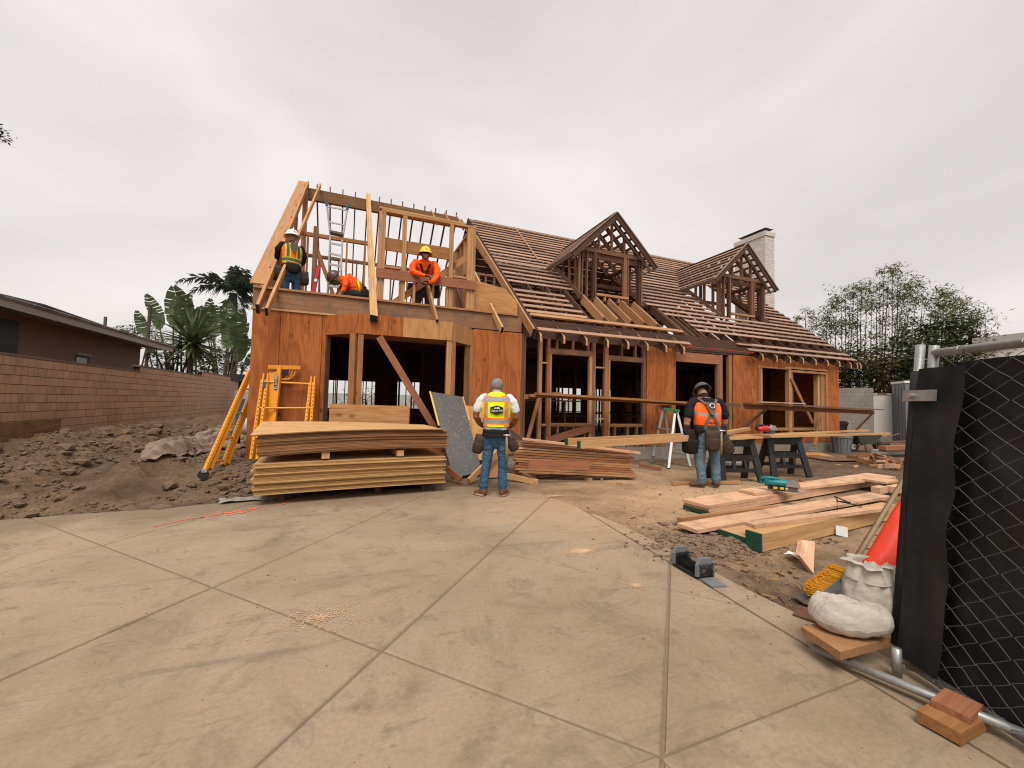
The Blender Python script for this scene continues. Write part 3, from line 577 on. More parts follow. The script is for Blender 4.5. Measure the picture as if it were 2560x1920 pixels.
for k, s in enumerate(rows):
    y = EY+s*cos(math.atan(SL)); z = rz(y); segs = [(XM-.04, XR)]
    if s < .1*1 or s < .72: segs = [(XM+.02, 8.6), (10.95-s*.7, XR)]
    new = []
    for a, b in segs:
        cuts = []
        for c in (D1, D2):
            # the dormer roof meets the main roof along two valleys
            if DY-.02 < y < 13.2:
                hw = DW+.02 if y < 11.5 else max(0, (13.08-y)*.88+.05)
                cuts.append((c-hw, c+hw))
        if y < DY and s > .8: cuts.append((5.72 if y < 9.35 else 5.55, 8.9)); 
        if .8 < s < 1.62: cuts.append((8.85, 9.0+(s-.8)*.0+.55))
        if s < .6 and a < 8: pass
        for c0, c1 in sorted(cuts):
            if c0 > a and c0 < b: new.append((a, c0)); a = max(a, c1)
            elif c1 > a and c0 <= a: a = max(a, c1)
        if a < b: new.append((a, b))
    skip = k in (1, 2, 8)
    for a, b in new:
        if skip and a < 5: 
            continue
        mt = 'battenn' if (k < 7 and b < 9) else ('battenn' if random.random() < .12 else 'batten')
        x = a
        while x < b-.05:                                            # boards butt over a rafter
            e = min(b, x+random.choice((2.42, 3.03, 3.63, 4.84))); e = b if b-e < .5 else e
            batten(x+(.004 if x > a else 0), e, s+random.uniform(-.008, .008), mt, .20 if (k == 14 and a < 5) else .125, .024, random.uniform(0, .004)); x = e
batten(XM+.02, 8.75, .74, 'new', .11, .04, .03); batten(XM+.12, 8.75, .87, 'battenn', .09, .024, .0)
for dy in (.03, .13): board('ridge_board', V(XM+.25, RY-dy, rz(RY-dy))+RN*.012, V(XR, RY-dy, rz(RY-dy))+RN*.012, .09, .024, M['batten'], rf, RD)
a, b = onroof(1287, 571), onroof(1345, 652); board('loose_strip', a+RN*.035, b+RN*.035, .05, .025, M['battenn'], rf, V(1, 0, 0))
# sister rafters of new lumber below the first dormer
for x0 in (1462, 1495, 1528, 1559, 1590):
    p = onroof(x0, 751+(x0-1462)*.14); yt = 9.95; yb = 8.95
    board('rafter', V(p.x, yt, rz(yt))-RN*.03, V(p.x+.02, yb, rz(yb))-RN*.03, .23, .042, M['new' if x0 != 1495 else 'tan'], rf, RN)
for x in (8.92, 9.18, 9.62, 10.05): rafter(x, 8.68, 9.9, 'mid', .20, .045, 'rafter', None, .012)
# --- dormers
def dormer(cx, name, trim):
    d = thing('dormer', (cx, DY, rz(DY)), parent=house); zb, zp, za = 4.48, 5.93, 7.06; w = DW
    B = lambda n, p, q, ww, t, m, wd=(0, 0, 1): board(n, p, q, ww, t, M[m], d, wd)
    for x, m, ww in ((-w+.02, 'mid', .045), (-w+.11, 'mid', .045), (-w+.28, 'mid', .04), (-w+.50, 'old', .045), (-w+.57, 'mid', .045), (w-.70, 'mid', .045), (w-.64, 'red', .045), (w-.56, 'mid', .045), (w-.13, 'old', .045), (w-.03, 'mid', .05)):
        B('stud', (cx+x, DY+.045, zb), (cx+x, DY+.045, zp), .09, ww, m, (0, 1, 0))
    B('plate', (cx-w, DY+.045, zb-.02), (cx+w, DY+.045, zb-.02), .05, .09, 'old'); B('plate', (cx-w, DY+.044, zp+.03), (cx+w, DY+.044, zp+.03), .12, .10, 'mid'); B('header', (cx-w, DY+.06, zp-.14), (cx+w, DY+.06, zp-.14), .14, .05, 'old')
    B('sill', (cx-w+.60, DY+.02, zb+.17), (cx+w-.56, DY+.02, zb+.17), .07, .10, 'new'); 
    for x in (-.25, .25): B('stud', (cx+x, DY+.03, zb), (cx+x, DY+.03, zb+.135), .09, .04, 'tan', (0, 1, 0))
    for x in (-.46, 0, .46): B('stud', (cx+x, DY+.045, zp+.09), (cx+x, DY+.045, za-abs(x)*.98-.04), .09, .045, 'mid', (0, 1, 0))
    # side cheeks
    for sx in (-1, 1):
        for k, y in enumerate((10.25, 10.62, 11.0, 11.4)):
            zt = 5.86; 
            if rz(y) < zt-.1: B('stud', (cx+sx*(w-.02), y, rz(y)+.02), (cx+sx*(w-.02), y, zt), .09, .045, 'mid', (0, 1, 0))
        B('plate', (cx+sx*(w-.03), DY, 5.89), (cx+sx*(w-.03), 11.62, 5.89), .06, .09, 'old'); yb0, yb1 = DY-.1, 11.6
        B('side_rail', (cx+sx*(w-.0), yb0, rz(yb0)+.05), (cx+sx*(w), yb1, rz(yb1)+.05), .13, .04, 'mid', RN)
    tl = math.hypot(1.52, 1.35)
    sl_ = .94                                                        # dormer roof pitch
    for sx in (-1, 1):
        nrm = V(sx*sl_, 0, 1).normalized(); out = V(sx, 0, -sl_).normalized(); top = V(cx, 0, 7.10)
        def P(t, y, lift=0.): return V(cx+sx*t, y, 7.12-t*sl_)+nrm*lift
        for y in (DY+.05, 10.45, 10.9, 11.35, 11.8, 12.25):
            tmax = min(1.36, max(.3, (7.12-rz(y))/sl_ if y > 11.5 else 1.36)); B('rafter', P(.0, y, -.07), P(tmax, y, -.07), .14, .042, 'old', nrm)
            if tmax > 1.2: B('rafter_tail', P(1.30, y, -.05), P(1.50, y, -.05), .08, .05, 'trimw', nrm)
        t = .10
        while t < 1.48:
            y1 = 13.1-(t*sl_)/SL*.98; B('batten', P(t, DY-.16, .012), P(t, max(DY+.4, y1), .012), .085, .022, 'batten', out); t += .185
        B('barge', P(-.01, DY-.19, -.055), P(1.53, DY-.19, -.055), .15, .035, 'old', nrm); B('barge_trim', P(-.01, DY-.205, .035), P(1.56, DY-.205, .035), .03, .06, trim, nrm)
        B('soffit_trim', P(.10, DY-.03, -.15), P(1.52, DY-.03, -.15), .04, .03, trim, nrm); B('fascia', P(1.52, DY-.19, -.03), P(1.52, 11.45, -.03), .11, .022, trim, nrm)
    B('ridge_board', (cx, DY-.18, 7.135), (cx, 13.0, 7.135), .03, .12, 'old', (0, 0, 1)); B('ridge_beam', (cx, DY, 7.0), (cx, 13.0, 7.0), .16, .04, 'old')
    return d
dormer(D1, 'dormer', 'trimw'); dormer(D2, 'dormer', 'trimw')
for x in (5.4, 6.6, 8.2, 9.6, 10.8, 12.2, 13.6, 14.8): slab('stud', (x, 12.6, DECK), (x+.09, 12.69, rz(12.6)-.2), M['old'], iw, 'z')
for z in (5.2, 5.75): slab('collar_plate', (XM+.3, 12.55, z), (15.3, 12.6, z+.13), M['old'], iw)
# --- chimney of white painted brick
ch = thing('chimney', (16.4, 12.2, 0), parent=house); CX0, CX1, CY0, CY1 = 16.17, 16.72, 11.58, 13.05; chz = 8.78
M['wbrick'] = plain('white_painted_brick', (.62, .575, .53), .85, 0, .07, 18, .3, .86, 1.06, .2, .25)
slab('core', (CX0+.012, CY0+.012, 0), (CX1-.012, CY1-.012, chz+.1), plain('grey_joint', (.33, .30, .275), .9), ch)
bh = .078; nb = 0; z = 5.0; row = 0
while z < chz+.12:
    ex = .035 if z > chz-.10 else 0
    for (ax, s0, s1, fixd, dirx) in (('y', CY0-ex, CY1+ex, CX0-ex, 1), ('x', CX0-ex+.1, CX1+ex, CY0-ex, 0)):
        n = max(1, round((s1-s0)/.235)); st = (s1-s0)/n; off = st/2 if row % 2 else 0; p = s0
        edges = [s0]+[s0+off+i*st for i in range(n+1) if s0+.02 < s0+off+i*st < s1-.02]+[s1]
        for a, b in zip(edges[:-1], edges[1:]):
            if ax == 'y': lo, hi = (fixd, a+.004, z), (fixd+.09, b-.004, z+bh-.009)
            else: lo, hi = (a+.004-.1*(a == s0), fixd, z), (b-.004, fixd+.09, z+bh-.009)
            if ax == 'x' and a == s0: lo = (a-.1+.094, fixd+.0, z)
            slab('brick', lo, hi, M['wbrick'], ch)
    z += bh; row += 1
ctop = z
slab('crown', (CX0-.03, CY0-.03, ctop), (CX1+.03, CY1+.03, ctop+.03), M['wbrick'], ch)
slab('flue', (CX0+.12, CY0+.12, ctop+.03), (CX1-.1, CY1-.3, ctop+.14), M['lgrey'], ch); MB().add([V(CX0, CY0, ctop+.18), V(CX1-.02, CY0, ctop+.18), V(CX1-.02, CY1-.15, ctop+.18), V(CX0, CY1-.15, ctop+.18), V(CX0+.2, CY0+.35, ctop+.26), V(CX1-.22, CY0+.35, ctop+.26), V(CX1-.22, CY1-.5, ctop+.26), V(CX0+.2, CY1-.5, ctop+.26)], [(0, 3, 2, 1), (4, 5, 6, 7), (0, 1, 5, 4), (1, 2, 6, 5), (2, 3, 7, 6), (3, 0, 4, 7)]).build('cap', M['iron'], ch)
for sx in (CX0+.13, CX1-.15):
    for sy in (CY0+.15, CY1-.35): slab('cap_leg', (sx, sy, ctop+.13), (sx+.02, sy+.02, ctop+.19), M['iron'], ch)

# --- new framing over the left part
nf = thing('new_roof_frame', (0, RY, DECK), parent=house)
slab('ridge_beam', (XL+.06, RY-.07, RZ-.42), (3.45, RY+.07, RZ-.05), M['lvl'], nf)
slab('beam_hanger', (XL+.055, RY-.085, RZ-.43), (XL+.16, RY-.071, RZ-.15), M['iron'], nf); slab('beam_hanger', (3.30, RY-.085, RZ-.43), (3.5, RY-.071, RZ-.2), M['iron'], nf)
def ylift(px, py): return onpl(px, py, (0, RY, RZ+.20), (0, -SL, 1)).y
def nraft(x, y0, y1, m='new', w=.14, t=.042, dx=0., end=True, lift=0., name='rafter'):
    a = V(x+dx, y0, rz(y0))-RN*(w/2-.02-lift); b = V(x, y1, rz(y1))-RN*(w/2-.02-lift); r_ = board(name, a, b, w, t, M[m], nf, RN)
    if end: e = board('painted_end', a-(b-a).normalized()*.004, a+(b-a).normalized()*.012, w+.003, t+.003, M['blackend'], r_, RN)
    return r_
# gable edge: a wide barge board on lookouts beside the end rafter
board('barge_board', V(XL+.045, 8.62, rz(8.62))+RN*.13, V(XL+.045, RY, rz(RY))+RN*.13, .23, .035, M['new'], nf, V(1, 0, 0))
nraft(XL+.19, ylift(650, 755), RY+.06, 'new', .17, .05, 0, True, .15)
for y in np.arange(9.2, 14.3, .82): board('lookout', V(XL+.13, y, rz(y))+RN*.15, V(XL+.18, y, rz(y))+RN*.15, .07, .02, M['mid'], nf, RD)
nraft(-1.13, ylift(668, 765), RY+.06, 'new', .14, .045, -.21, True, .16)
for k, dx in enumerate((-.046, 0, .046)): nraft(.36+dx, ylift(937, 783)-.01*k, RY+.03, 'tan', .14, .043, .02, True, .16)
nraft(3.68, ylift(1325, 818), 12.6, 'new', .20, .05, .02, True, .17); nraft(2.95, ylift(1238, 812), 10.2, 'tan', .14, .042, .0, True, .16)
nraft(3.62, 11.3, 14.3, 'new', .12, .04, .1, False)
for k, x in enumerate(np.arange(XL+.45, 3.6, .395)):
    board('rafter', V(x, RY+.06, RZ-.02), V(x, 20.7, RZ-.02-(20.7-RY)*SL), .14, .042, M['old' if k % 3 else 'mid'], nf, V(0, SL, 1))
    slab('rafter_stub', (x-.018, RY+.075, RZ-.1), (x+.018, RY+.14, RZ+.20), M['mid'], nf, 'z')
for x in (2.55, 3.05, 3.5): nraft(x, 13.6, RY+.1, 'new', .14, .042, .05, False)
# knee walls
def kwall(y, x0, x1, z0, zt, xs_, mt, mp, t=.042, double=True):
    slab('plate', (x0, y, zt-.042), (x1, y+.09, zt), M[mp], nf)
    if double: slab('plate', (x0, y-.002, zt-.09), (x1, y+.09, zt-.045), M[mp], nf)
    for x in xs_: slab('stud', (x-t/2, y, z0), (x+t/2, y+.09, zt-.092), M[mt], nf, 'z')
kwall(11.2, XL+.05, .40, DECK, 5.58, [ony(x, 650, 11.2).x for x in (757, 767, 823, 866, 912)], 'fir', 'fir')
kwall(13.4, XL+.05, 3.4, DECK, 5.75, np.arange(XL+.2, 3.4, .52), 'mid', 'mid'); kwall(18.2, XL+.05, 3.4, DECK, 5.1, np.arange(XL+.15, 3.4, .40), 'old', 'old')
for zz in (3.55, 4.45): slab('blocking', (XL+.05, 13.38, zz), (3.4, 13.47, zz+.05), M['mid'], nf); slab('blocking', (XL+.05, 18.18, zz+.2), (3.4, 18.27, zz+.25), M['old'], nf)
slab('post', (ony(787, 640, 9.9).x-.05, 9.9, DECK), (ony(787, 640, 9.9).x+.05, 9.99, 5.25), M['mid'], nf, 'z'); slab('post', (XL+.12, 13.9, DECK), (XL+.26, 14.0, RZ-.4), M['fir'], nf, 'z')
for a, b in (((XL+.1, 9.0, DECK), (XL+.1, 11.2, 5.3)), ((XL+.1, 9.9, DECK), (XL+.1, 9.9, rz(9.9)-.2)), ((XL+.1, 10.6, DECK), (XL+.1, 10.6, rz(10.6)-.2)), ((XL+.1, 11.8, DECK), (XL+.1, 11.8, rz(11.8)-.2)), ((XL+.1, 12.8, DECK), (XL+.1, 12.8, rz(12.8)-.2)), ((XL+.1, 9.2, DECK), (XL+.1, 9.2, rz(9.2)-.15))): board('gable_stud', a, b, .09, .042, M['fir'], nf, V(1, 0, 0))
board('brace', (-.9, 11.1, 5.2), (-.15, 11.1, 3.2), .09, .04, M['fir'], nf, V(1, 0, 0)); board('brace', (.5, 13.3, 4.4), (1.6, 13.3, 3.2), .09, .04, M['mid'], nf, V(1, 0, 0))
# framed wall of the shed dormer, standing on the rim
ZR, ZTOP = 3.425, 5.31; fl, fr = fX(944, 640), fX(1189, 640)
def fs(x0, x1, z0=ZR, z1=ZTOP-.05, m='new', y=Y0-.02, d=.10): slab('stud', (x0, y, z0), (x1, y+d, z1), M[m], nf, 'z')
slab('plate', (fl+.05, Y0-.022, ZTOP-.048), (fr+.01, Y0+.10, ZTOP), M['new'], nf); slab('plate', (fl+.0, Y0-.024, ZTOP+.002), (fr-.25, Y0+.09, ZTOP+.04), M['tan'], nf)
for a, b, m in ((944, 953, 'new'), (954, 962, 'new'), (1005, 1009.5, 'new'), (1010, 1015, 'tan'), (1124, 1127.5, 'tan'), (1128, 1133, 'new'), (1168, 1178, 'new'), (1178.5, 1182, 'tan'), (1182.5, 1188, 'new')): fs(fX(a, 640), fX(b, 640), m=m)
for a, b, m in ((998.5, 1003, 'fir'), (1116, 1121, 'new')): fs(fX(a, 700), fX(b, 700), ZR, 3.86, m)
slab('header', (fX(962.5, 640), Y0+.02, 4.48), (fX(1124, 640), Y0+.06, 4.74), M['fir'], nf); slab('header', (fX(1133, 640), Y0+.03, 4.42), (fX(1141, 640), Y0+.07, 4.66), M['fir'], nf)
slab('sill', (fX(962.5, 640), Y0-.01, 4.105), (fX(1004, 640), Y0+.08, 4.145), M['new'], nf); slab('sill', (fX(1133.5, 640), Y0-.01, 4.10), (fX(1167, 640), Y0+.08, 4.14), M['new'], nf)
slab('rail', (fX(941, 640), Y0-.065, 3.86), (fX(1189, 640), Y0-.024, 4.06), M['red'], nf)
for x in (1036, 1083): fs(fX(x-3, 700), fX(x+3, 700), ZR, 3.855, 'new')
board('brace', ony(985, 757, Y0+.14), ony(1066, 704, Y0+.14), .13, .04, M['new'], nf, V(-.6, 0, 1)); board('brace', ony(1095, 693, Y0+.16), ony(1172, 640, Y0+.16), .13, .04, M['new'], nf, V(-.6, 0, 1))
# return wall of the shed dormer
xr_ = fr-.06
slab('plate', (xr_-.05, Y0+.10, ZTOP-.06), (xr_+.04, 10.9, ZTOP-.015), M['new'], nf, 'y')
for y in np.arange(8.85, 10.8, .36): slab('stud', (xr_-.04, y, DECK), (xr_+.05, y+.042, ZTOP-.062), M['fir' if random.random() < .5 else 'new'], nf, 'z')
board('brace', (xr_-.07, 8.8, 3.3), (xr_-.07, 10.4, 4.9), .09, .04, M['mid'], nf, V(0, -1, 1)); slab('blocking', (xr_-.04, 8.7, 4.35), (xr_+.05, 10.8, 4.39), M['fir'], nf, 'y')
for x, y in ((2.75, 10.4), (2.95, 10.4), (3.15, 10.4), (3.35, 10.4), (3.6, 10.4)): slab('stud', (x, y, DECK), (x+.045, y+.09, 4.85), M['mid' if x > 2.9 else 'fir'], nf, 'z')
slab('plate', (2.7, 10.39, 4.85), (3.9, 10.49, 4.89), M['fir'], nf)
for x in (1.75, 1.98, 2.2, 2.4): slab('stud', (x, 9.9, DECK), (x+.042, 9.99, 4.6), M['fir'], nf, 'z')
a = ony(1184, 742, Y0+.25); MB().prism([(fX(1190, 740), 3.4), (3.62, 3.4), (3.62, 3.75), (3.30, 4.05), (fX(1190, 740), 4.15)], 0, .016, Matrix(((1, 0, 0, 0), (0, 0, 1, Y0+.16), (0, 1, 0, 0), (0, 0, 0, 1)))).build('plywood_panel', M['plyp'], nf)

# ================================================================== surroundings
# --- tan block wall along the plot
BX = -6.4; CH = .192; zt0 = onx(0, 886, BX).z
bwall = thing('block_wall', (BX, 15, 0), 'long tan concrete block wall with stepped cap beside the churned side yard', 'wall')
secs = [(9.3, 16.9, 0), (16.9, 22.9, 1), (22.9, 31.0, 2)]
NR = 13
for y0, y1, st in secs:
    slab('mortar_core', (BX-.18, y0, zt0-NR*CH), (BX-.012, y1, zt0+st*CH), M['mortar'], bwall)
    slab('cap', (BX-.20, y0-(.06 if st else 0), zt0+st*CH+.002), (BX+.012, y1, zt0+st*CH+.05), M['cap'], bwall)
blocks = []
for y0, y1, st in secs:
    for r in range(NR+st):
        z1 = zt0+st*CH-r*CH; row = NR-r+st; y = y0-(.2 if (r-st) % 2 else 0)
        while y < y1-.02:
            l = .40 if random.random() < .86 else random.choice((.2, .8)); a = max(y, y0); b = min(y+l, y1)
            if b-a > .05: blocks.append((a, b, z1-CH, z1))
            y += l
blocks.sort(key=lambda q: (q[0] > 10.4, q[0]) if q[3] > -.1 else (True, 99))
blocks = [b for b in blocks if b[3] > -.05]
vis = [b for b in blocks if b[1] > 10.9]; hid = [b for b in blocks if b[1] <= 10.9]; vis.sort(key=lambda q: q[0])
for a, b, z0, z1 in vis[:298]: slab('block', (BX-.1, a+.004, z0+.006), (BX+random.uniform(-.003, .003), b-.004, z1-.006), M['block'], bwall)
mb = MB()
for a, b, z0, z1 in vis[298:]+hid: mb.box((BX-.05, (a+b)/2, (z0+z1)/2), (.1, b-a-.008, z1-z0-.013))
mb.build('far_blocks', M['block'], bwall)['kind'] = 'stuff'
y1 = onx(146, 1100, BX).y; zt = onx(60, 1054, BX).z
tag(slab('plywood_sheet', (BX+.012, y1-2.44, -.05), (BX+.026, y1, zt), plywood('muddy_plywood', (.13, .075, .035), (.23, .135, .065), (.33, .18, .07), .2, 1, 1, .7), None, 'y'), 'mud stained plywood sheet set against the foot of the tan block wall', 'plywood')
# --- neighbour's bungalow behind the block wall
EX = -7.0; ze = onx(0, 762, EX).z; yend = onx(432, 893, EX).y; nh = thing('bungalow', (-10, 16, 0), 'low brown stucco bungalow with grey eaves behind the tan block wall', 'house')
slab('wall', (-13, 4, 0), (-7.75, yend-.9, ze+.1), M['stucco'], nh, 'y'); slab('fascia', (EX-.04, 4, ze-.02), (EX, yend, ze+.15), M['eave'], nh, 'y'); slab('soffit', (-7.76, 4, ze+.05), (EX-.04, yend, ze+.08), M['eave'], nh, 'y')
rfm = MB().add([V(EX+.03, 4, ze+.15), V(EX+.03, yend+.1, ze+.15), V(-12, yend+.1, ze+1.15), V(-12, 4, ze+1.15), V(EX+.03, 4, ze+.19), V(EX+.03, yend+.1, ze+.19), V(-12, yend+.1, ze+1.25), V(-12, 4, ze+1.25)], QF).build('roof', M['shingle'], nh)
for k in range(3):
    y = 4.0
    while y < yend:
        l = random.uniform(.2, .45); z = ze+.19+k*.028; x = EX+.05-k*.12; slab('shingle', (x-.3, y, z), (x+random.uniform(0, .03), min(y+l-.01, yend+.12), z+.03), M['shingle'], rfm); y += l
a = onx(190, 886, -7.75); b = onx(222, 908, -7.75); wn_ = slab('window', (-7.76, a.y, b.z-.3), (-7.735, b.y, a.z), M['dark'], nh); slab('frame', (-7.74, a.y-.03, a.z), (-7.70, b.y+.03, a.z+.05), M['eave'], wn_); slab('sill', (-7.735, a.y, b.z-.2), (-7.725, b.y-.15, a.z-.08), M['lgrey'], wn_)
a = onx(44, 850, -7.75); slab('doorway_shade', (-7.80, a.y-2.2, 0), (-7.735, a.y, ze-.1), M['dark'], nh)  # flat black panel on the wall, painted shade of the door opening
p0, p1 = onx(112, 763, EX-.1), onx(268, 817, EX-.1); sp = thing('solar_array', p0, 'dark solar panels on rails along the bungalow roof edge', 'solar panel'); off_ = V(-.5, 0, .11)
for k in range(3): a_, b_ = p0+(p1-p0)*(k/3), p0+(p1-p0)*((k+1)/3-.004); board('panel', a_+off_, b_+off_, 1.0, .045, M['solar'], sp, V(1, 0, -.22))
for t in np.linspace(.03, .97, 7): q = p0+(p1-p0)*t; slab('foot', (q.x-.12, q.y, ze+.15), (q.x-.08, q.y+.04, q.z), M['iron'], sp)
a = onx(264, 792, EX-.4); MB().tube([(a.x, a.y, ze), (a.x, a.y, a.z)], .045, 8).build('vent_pipe', M['iron'], nh)
a = onx(375, 766, -9.5); tag(MB().tube([(a.x, a.y, 0), (a.x, a.y, a.z)], .075, 8).build('utility_pole', M['bark']), 'dark pole standing behind the broad leaved plants by the bungalow', 'pole')
# --- plants
def leafcloud(name, centers, n, spread, size, m, parent, slim=.35, droop=.3):
    v, f = [], []
    for c in centers:
        c, sp_ = (V(c[:3]), c[3]) if len(c) > 3 else (V(c), spread)
        for _ in range(n):
            p = c+V(random.gauss(0, sp_), random.gauss(0, sp_), random.gauss(0, sp_*.8)); a = random.uniform(0, 6.28); d = V(cos(a), sin(a), random.uniform(-1, .5)*droop*2).normalized(); s = d.cross(V(random.uniform(-.5, .5), random.uniform(-.5, .5), 1)).normalized(); l = size*random.uniform(.6, 1.3)
            k = len(v); v += [p, p+d*l*.5+s*l*slim/2, p+d*l, p+d*l*.5-s*l*slim/2]; f.append((k, k+1, k+2, k+3))
    return MB_from(name, v, f, m, parent)
def MB_from(name, v, f, m, parent):
    a = np.array([tuple(p) for p in v]); c = V((a.min(0)+a.max(0))/2); return place(bpy.data.objects.new(name, mesh(name, (a-np.array(c)).tolist(), f, m)), Matrix.Translation(c), parent)
def paddle_plant(base, leaves, label):
    t = thing('paddle_plant', base, label, 'plant'); base = V(base)
    for (px, py, ln, wd_, tilt) in leaves:
        tip = onpl(px, py, base, (VIEW.x, VIEW.y, 0))+VIEW*random.uniform(-.6, .6); root = base+V(random.uniform(-.25, .25), random.uniform(-.25, .25), 0); d = (tip-root); h = d.length
        mid = root+d*(.5)+V(0, 0, h*.06); st = tip-(tip-mid).normalized()*ln
        MB().tube([root, root+(st-root)*.5+V(0, 0, .05*h), st], [.07, .05, .03], 6).build('stalk', M['culm'], t)
        ax = (tip-st).normalized(); side = V(VR)*cos(tilt)+V(VIEW)*sin(tilt); side = (side-ax*side.dot(ax)).normalized(); nrm = ax.cross(side); v, f = [], []
        N = 12
        for i in range(N):
            t0, t1 = i/N, (i+1)/N-random.choice((.0, .0, .003, .016)); cv = lambda q: .5*wd_*(sin(pi*min(1, q*.93+.06))**.55)
            bend = lambda q: nrm*(-.35*ln*q*q*random.choice((.9, 1.0)))
            for sg in (-1, 1):
                k = len(v); dr = random.uniform(-.02, .10); A = st+ax*ln*t0+bend(t0); B_ = st+ax*ln*t1+bend(t1); ou = side*sg
                v += [A, B_, B_+ou*cv(t1)+nrm*(.25*cv(t1)-dr*wd_)+ax*(.05*ln), A+ou*cv(t0)+nrm*(.25*cv(t0)-dr*wd_)+ax*.05*ln]; f.append((k, k+1, k+2, k+3))
        MB_from('leaf', v, f, M['bop'], t)
    return t
pb1 = V(-8.1, 22.5, 0)
def plx(p, Y): q = ony(p[0], p[1], Y); return q
bA = V(CAMP)+V(_ray(446, 960))*(21/FPX); bA.z = 0
paddle_plant(bA, [(448, 728, 2.3, 1.35, .3), (398, 748, 1.7, .7, .2), (480, 765, 1.6, .8, 1.0), (507, 778, 1.5, .7, .5), (415, 735, 1.3, .5, 1.2), (384, 772, 1.2, .45, .3), (360, 790, 1.3, .5, .8), (490, 800, 1.4, .8, .8), (460, 740, 1.7, .8, 1.3)], 'tall plant with huge upright split paddle leaves behind the spiky plant')
bB = V(CAMP)+V(_ray(553, 960))*(24.5/FPX); bB.z = 0
paddle_plant(bB, [(570, 755, 1.9, .9, .2), (528, 758, 1.7, .7, .9), (515, 775, 1.6, .8, .3), (590, 775, 1.7, .9, .6), (605, 805, 1.6, .9, 1.1), (620, 830, 1.5, .6, .3), (630, 845, 1.3, .6, .7), (512, 800, 1.4, .8, 1.2), (600, 850, 1.4, .8, .2), (628, 870, 1.2, .6, 1.0), (540, 770, 1.8, 1.0, .6), (580, 800, 1.8, 1.1, .1)], 'broad paddle leaved plant growing between the spiky plant and the plywood corner')
yc = V(CAMP)+V(_ray(481, 856))*(19.6/FPX); yt_ = thing('spiky_plant', (yc.x, yc.y, 0), 'spiky rosette of narrow sword leaves rising over the block wall', 'plant')
ym = mesh('sword', [(0, -.03, 0), (0, .03, 0), (.55, .045, .03), (.55, -.045, .03), (1.0, 0, -.02)], [(0, 3, 2, 1), (3, 4, 2)], M['yucca'])
MB().tube([(yc.x, yc.y, 0), (yc.x, yc.y, yc.z)], [.12, .09], 7).build('trunk', M['bark'], yt_)
for i in range(150):
    th = random.uniform(0, 6.28); ph = math.asin(random.uniform(-.85, 1)); d = V(cos(th)*cos(ph), sin(th)*cos(ph), sin(ph)); l = random.uniform(1.3, 1.95)
    inst('leaf', ym, frame(yc+d*.05+V(0, 0, random.uniform(-.15, .1)), d, V(-sin(th), cos(th), random.uniform(-.3, .3))) @ Matrix.Scale(l, 4), yt_)
# feathery palm
pc = V(CAMP)+V(_ray(588, 735))*(28/FPX); pt = thing('palm_tree', (pc.x, pc.y, 0), 'feathery palm with arching dark fronds beyond the plywood corner', 'palm')
MB().tube([(pc.x+.2, pc.y, 0), (pc.x+.1, pc.y, pc.z*.6), pc], [.24, .17, .13], 8).build('trunk', M['bark'], pt)
def frond(tip, sag):
    tip = onpl(tip[0], tip[1], pc, (VIEW.x, VIEW.y, 0))+VIEW*random.uniform(-1.2, 1.2); ctrl = (pc+tip)/2+V(0, 0, sag); v, f = [], []; prev = pc; N = 46; pts_ = []
    for i in range(N+1):
        t = i/N; pts_.append(pc*(1-t)**2+ctrl*2*t*(1-t)+tip*t*t)
    for i in range(4, N):
        a, b = pts_[i], pts_[i+1]; ax = (b-a).normalized(); side = ax.cross(V(0, 0, 1)).normalized(); l = .75*sin(pi*min(1, i/N*.8+.15))+.15
        for sg in (-1, 1):
            for q in range(1):
                d = (side*sg*random.uniform(.5, 1)+ax*random.uniform(.2, .7)+V(0, 0, random.uniform(-1.0, .35))).normalized(); w = ax*.016; k = len(v); p = a+(b-a)*random.random(); e = p+d*l*random.uniform(.7, 1.1)+V(0, 0, -l*.25)
                v += [p-w, p+w, p+d*l*.55+w*.8, e]; f.append((k, k+1, k+2, k+3))
    for i in range(N):
        k = len(v); s = V(0, 0, .02); v += [pts_[i]-s, pts_[i+1]-s, pts_[i+1]+s, pts_[i]+s]; f.append((k, k+1, k+2, k+3))
    MB_from('frond', v, f, M['palm'], pt)
for tip, sag in (((470, 718), 1.5), ((500, 745), 1.3), ((572, 672), .7), ((590, 670), .6), ((640, 688), .7), ((645, 730), .8), ((655, 775), .9), ((628, 800), .9), ((560, 800), .5), ((520, 700), 1.0), ((690, 700), .8), ((610, 690), .5)): frond(tip, sag)
def bush(px, D, r, n, label, m='leafd', size=.16, zc=None, cat='shrub', tall=1.0, dry=0, name='shrub'):
    p = V(CAMP)+V(_ray(*px))*(D/FPX); t = thing(name, (p.x, p.y, 0), label, cat); cs = []
    for _ in range(n):
        d = V(random.gauss(0, 1), random.gauss(0, 1), random.gauss(0, 1)).normalized()*random.uniform(.25, 1)**.6; cs.append((p.x+d.x*r, p.y+d.y*r*.8, p.z+d.z*r*tall, random.uniform(.10, .24)*r))
    leafcloud('crown', cs, 46, .2, size, M[m], t, .4)
    if dry: leafcloud('dry_leaves', cs[::dry], 26, .2, size, M['dryleaf'], t, .4)
    mb = MB()
    for k in range(4): c = V(cs[k][:3]); mb.tube([(p.x+random.uniform(-.1, .1), p.y, 0), (p.x*.5+c.x*.5, p.y*.5+c.y*.5, c.z*.6), c], [.07, .05, .02], 5)
    mb.build('trunk', M['bark'], t); return t
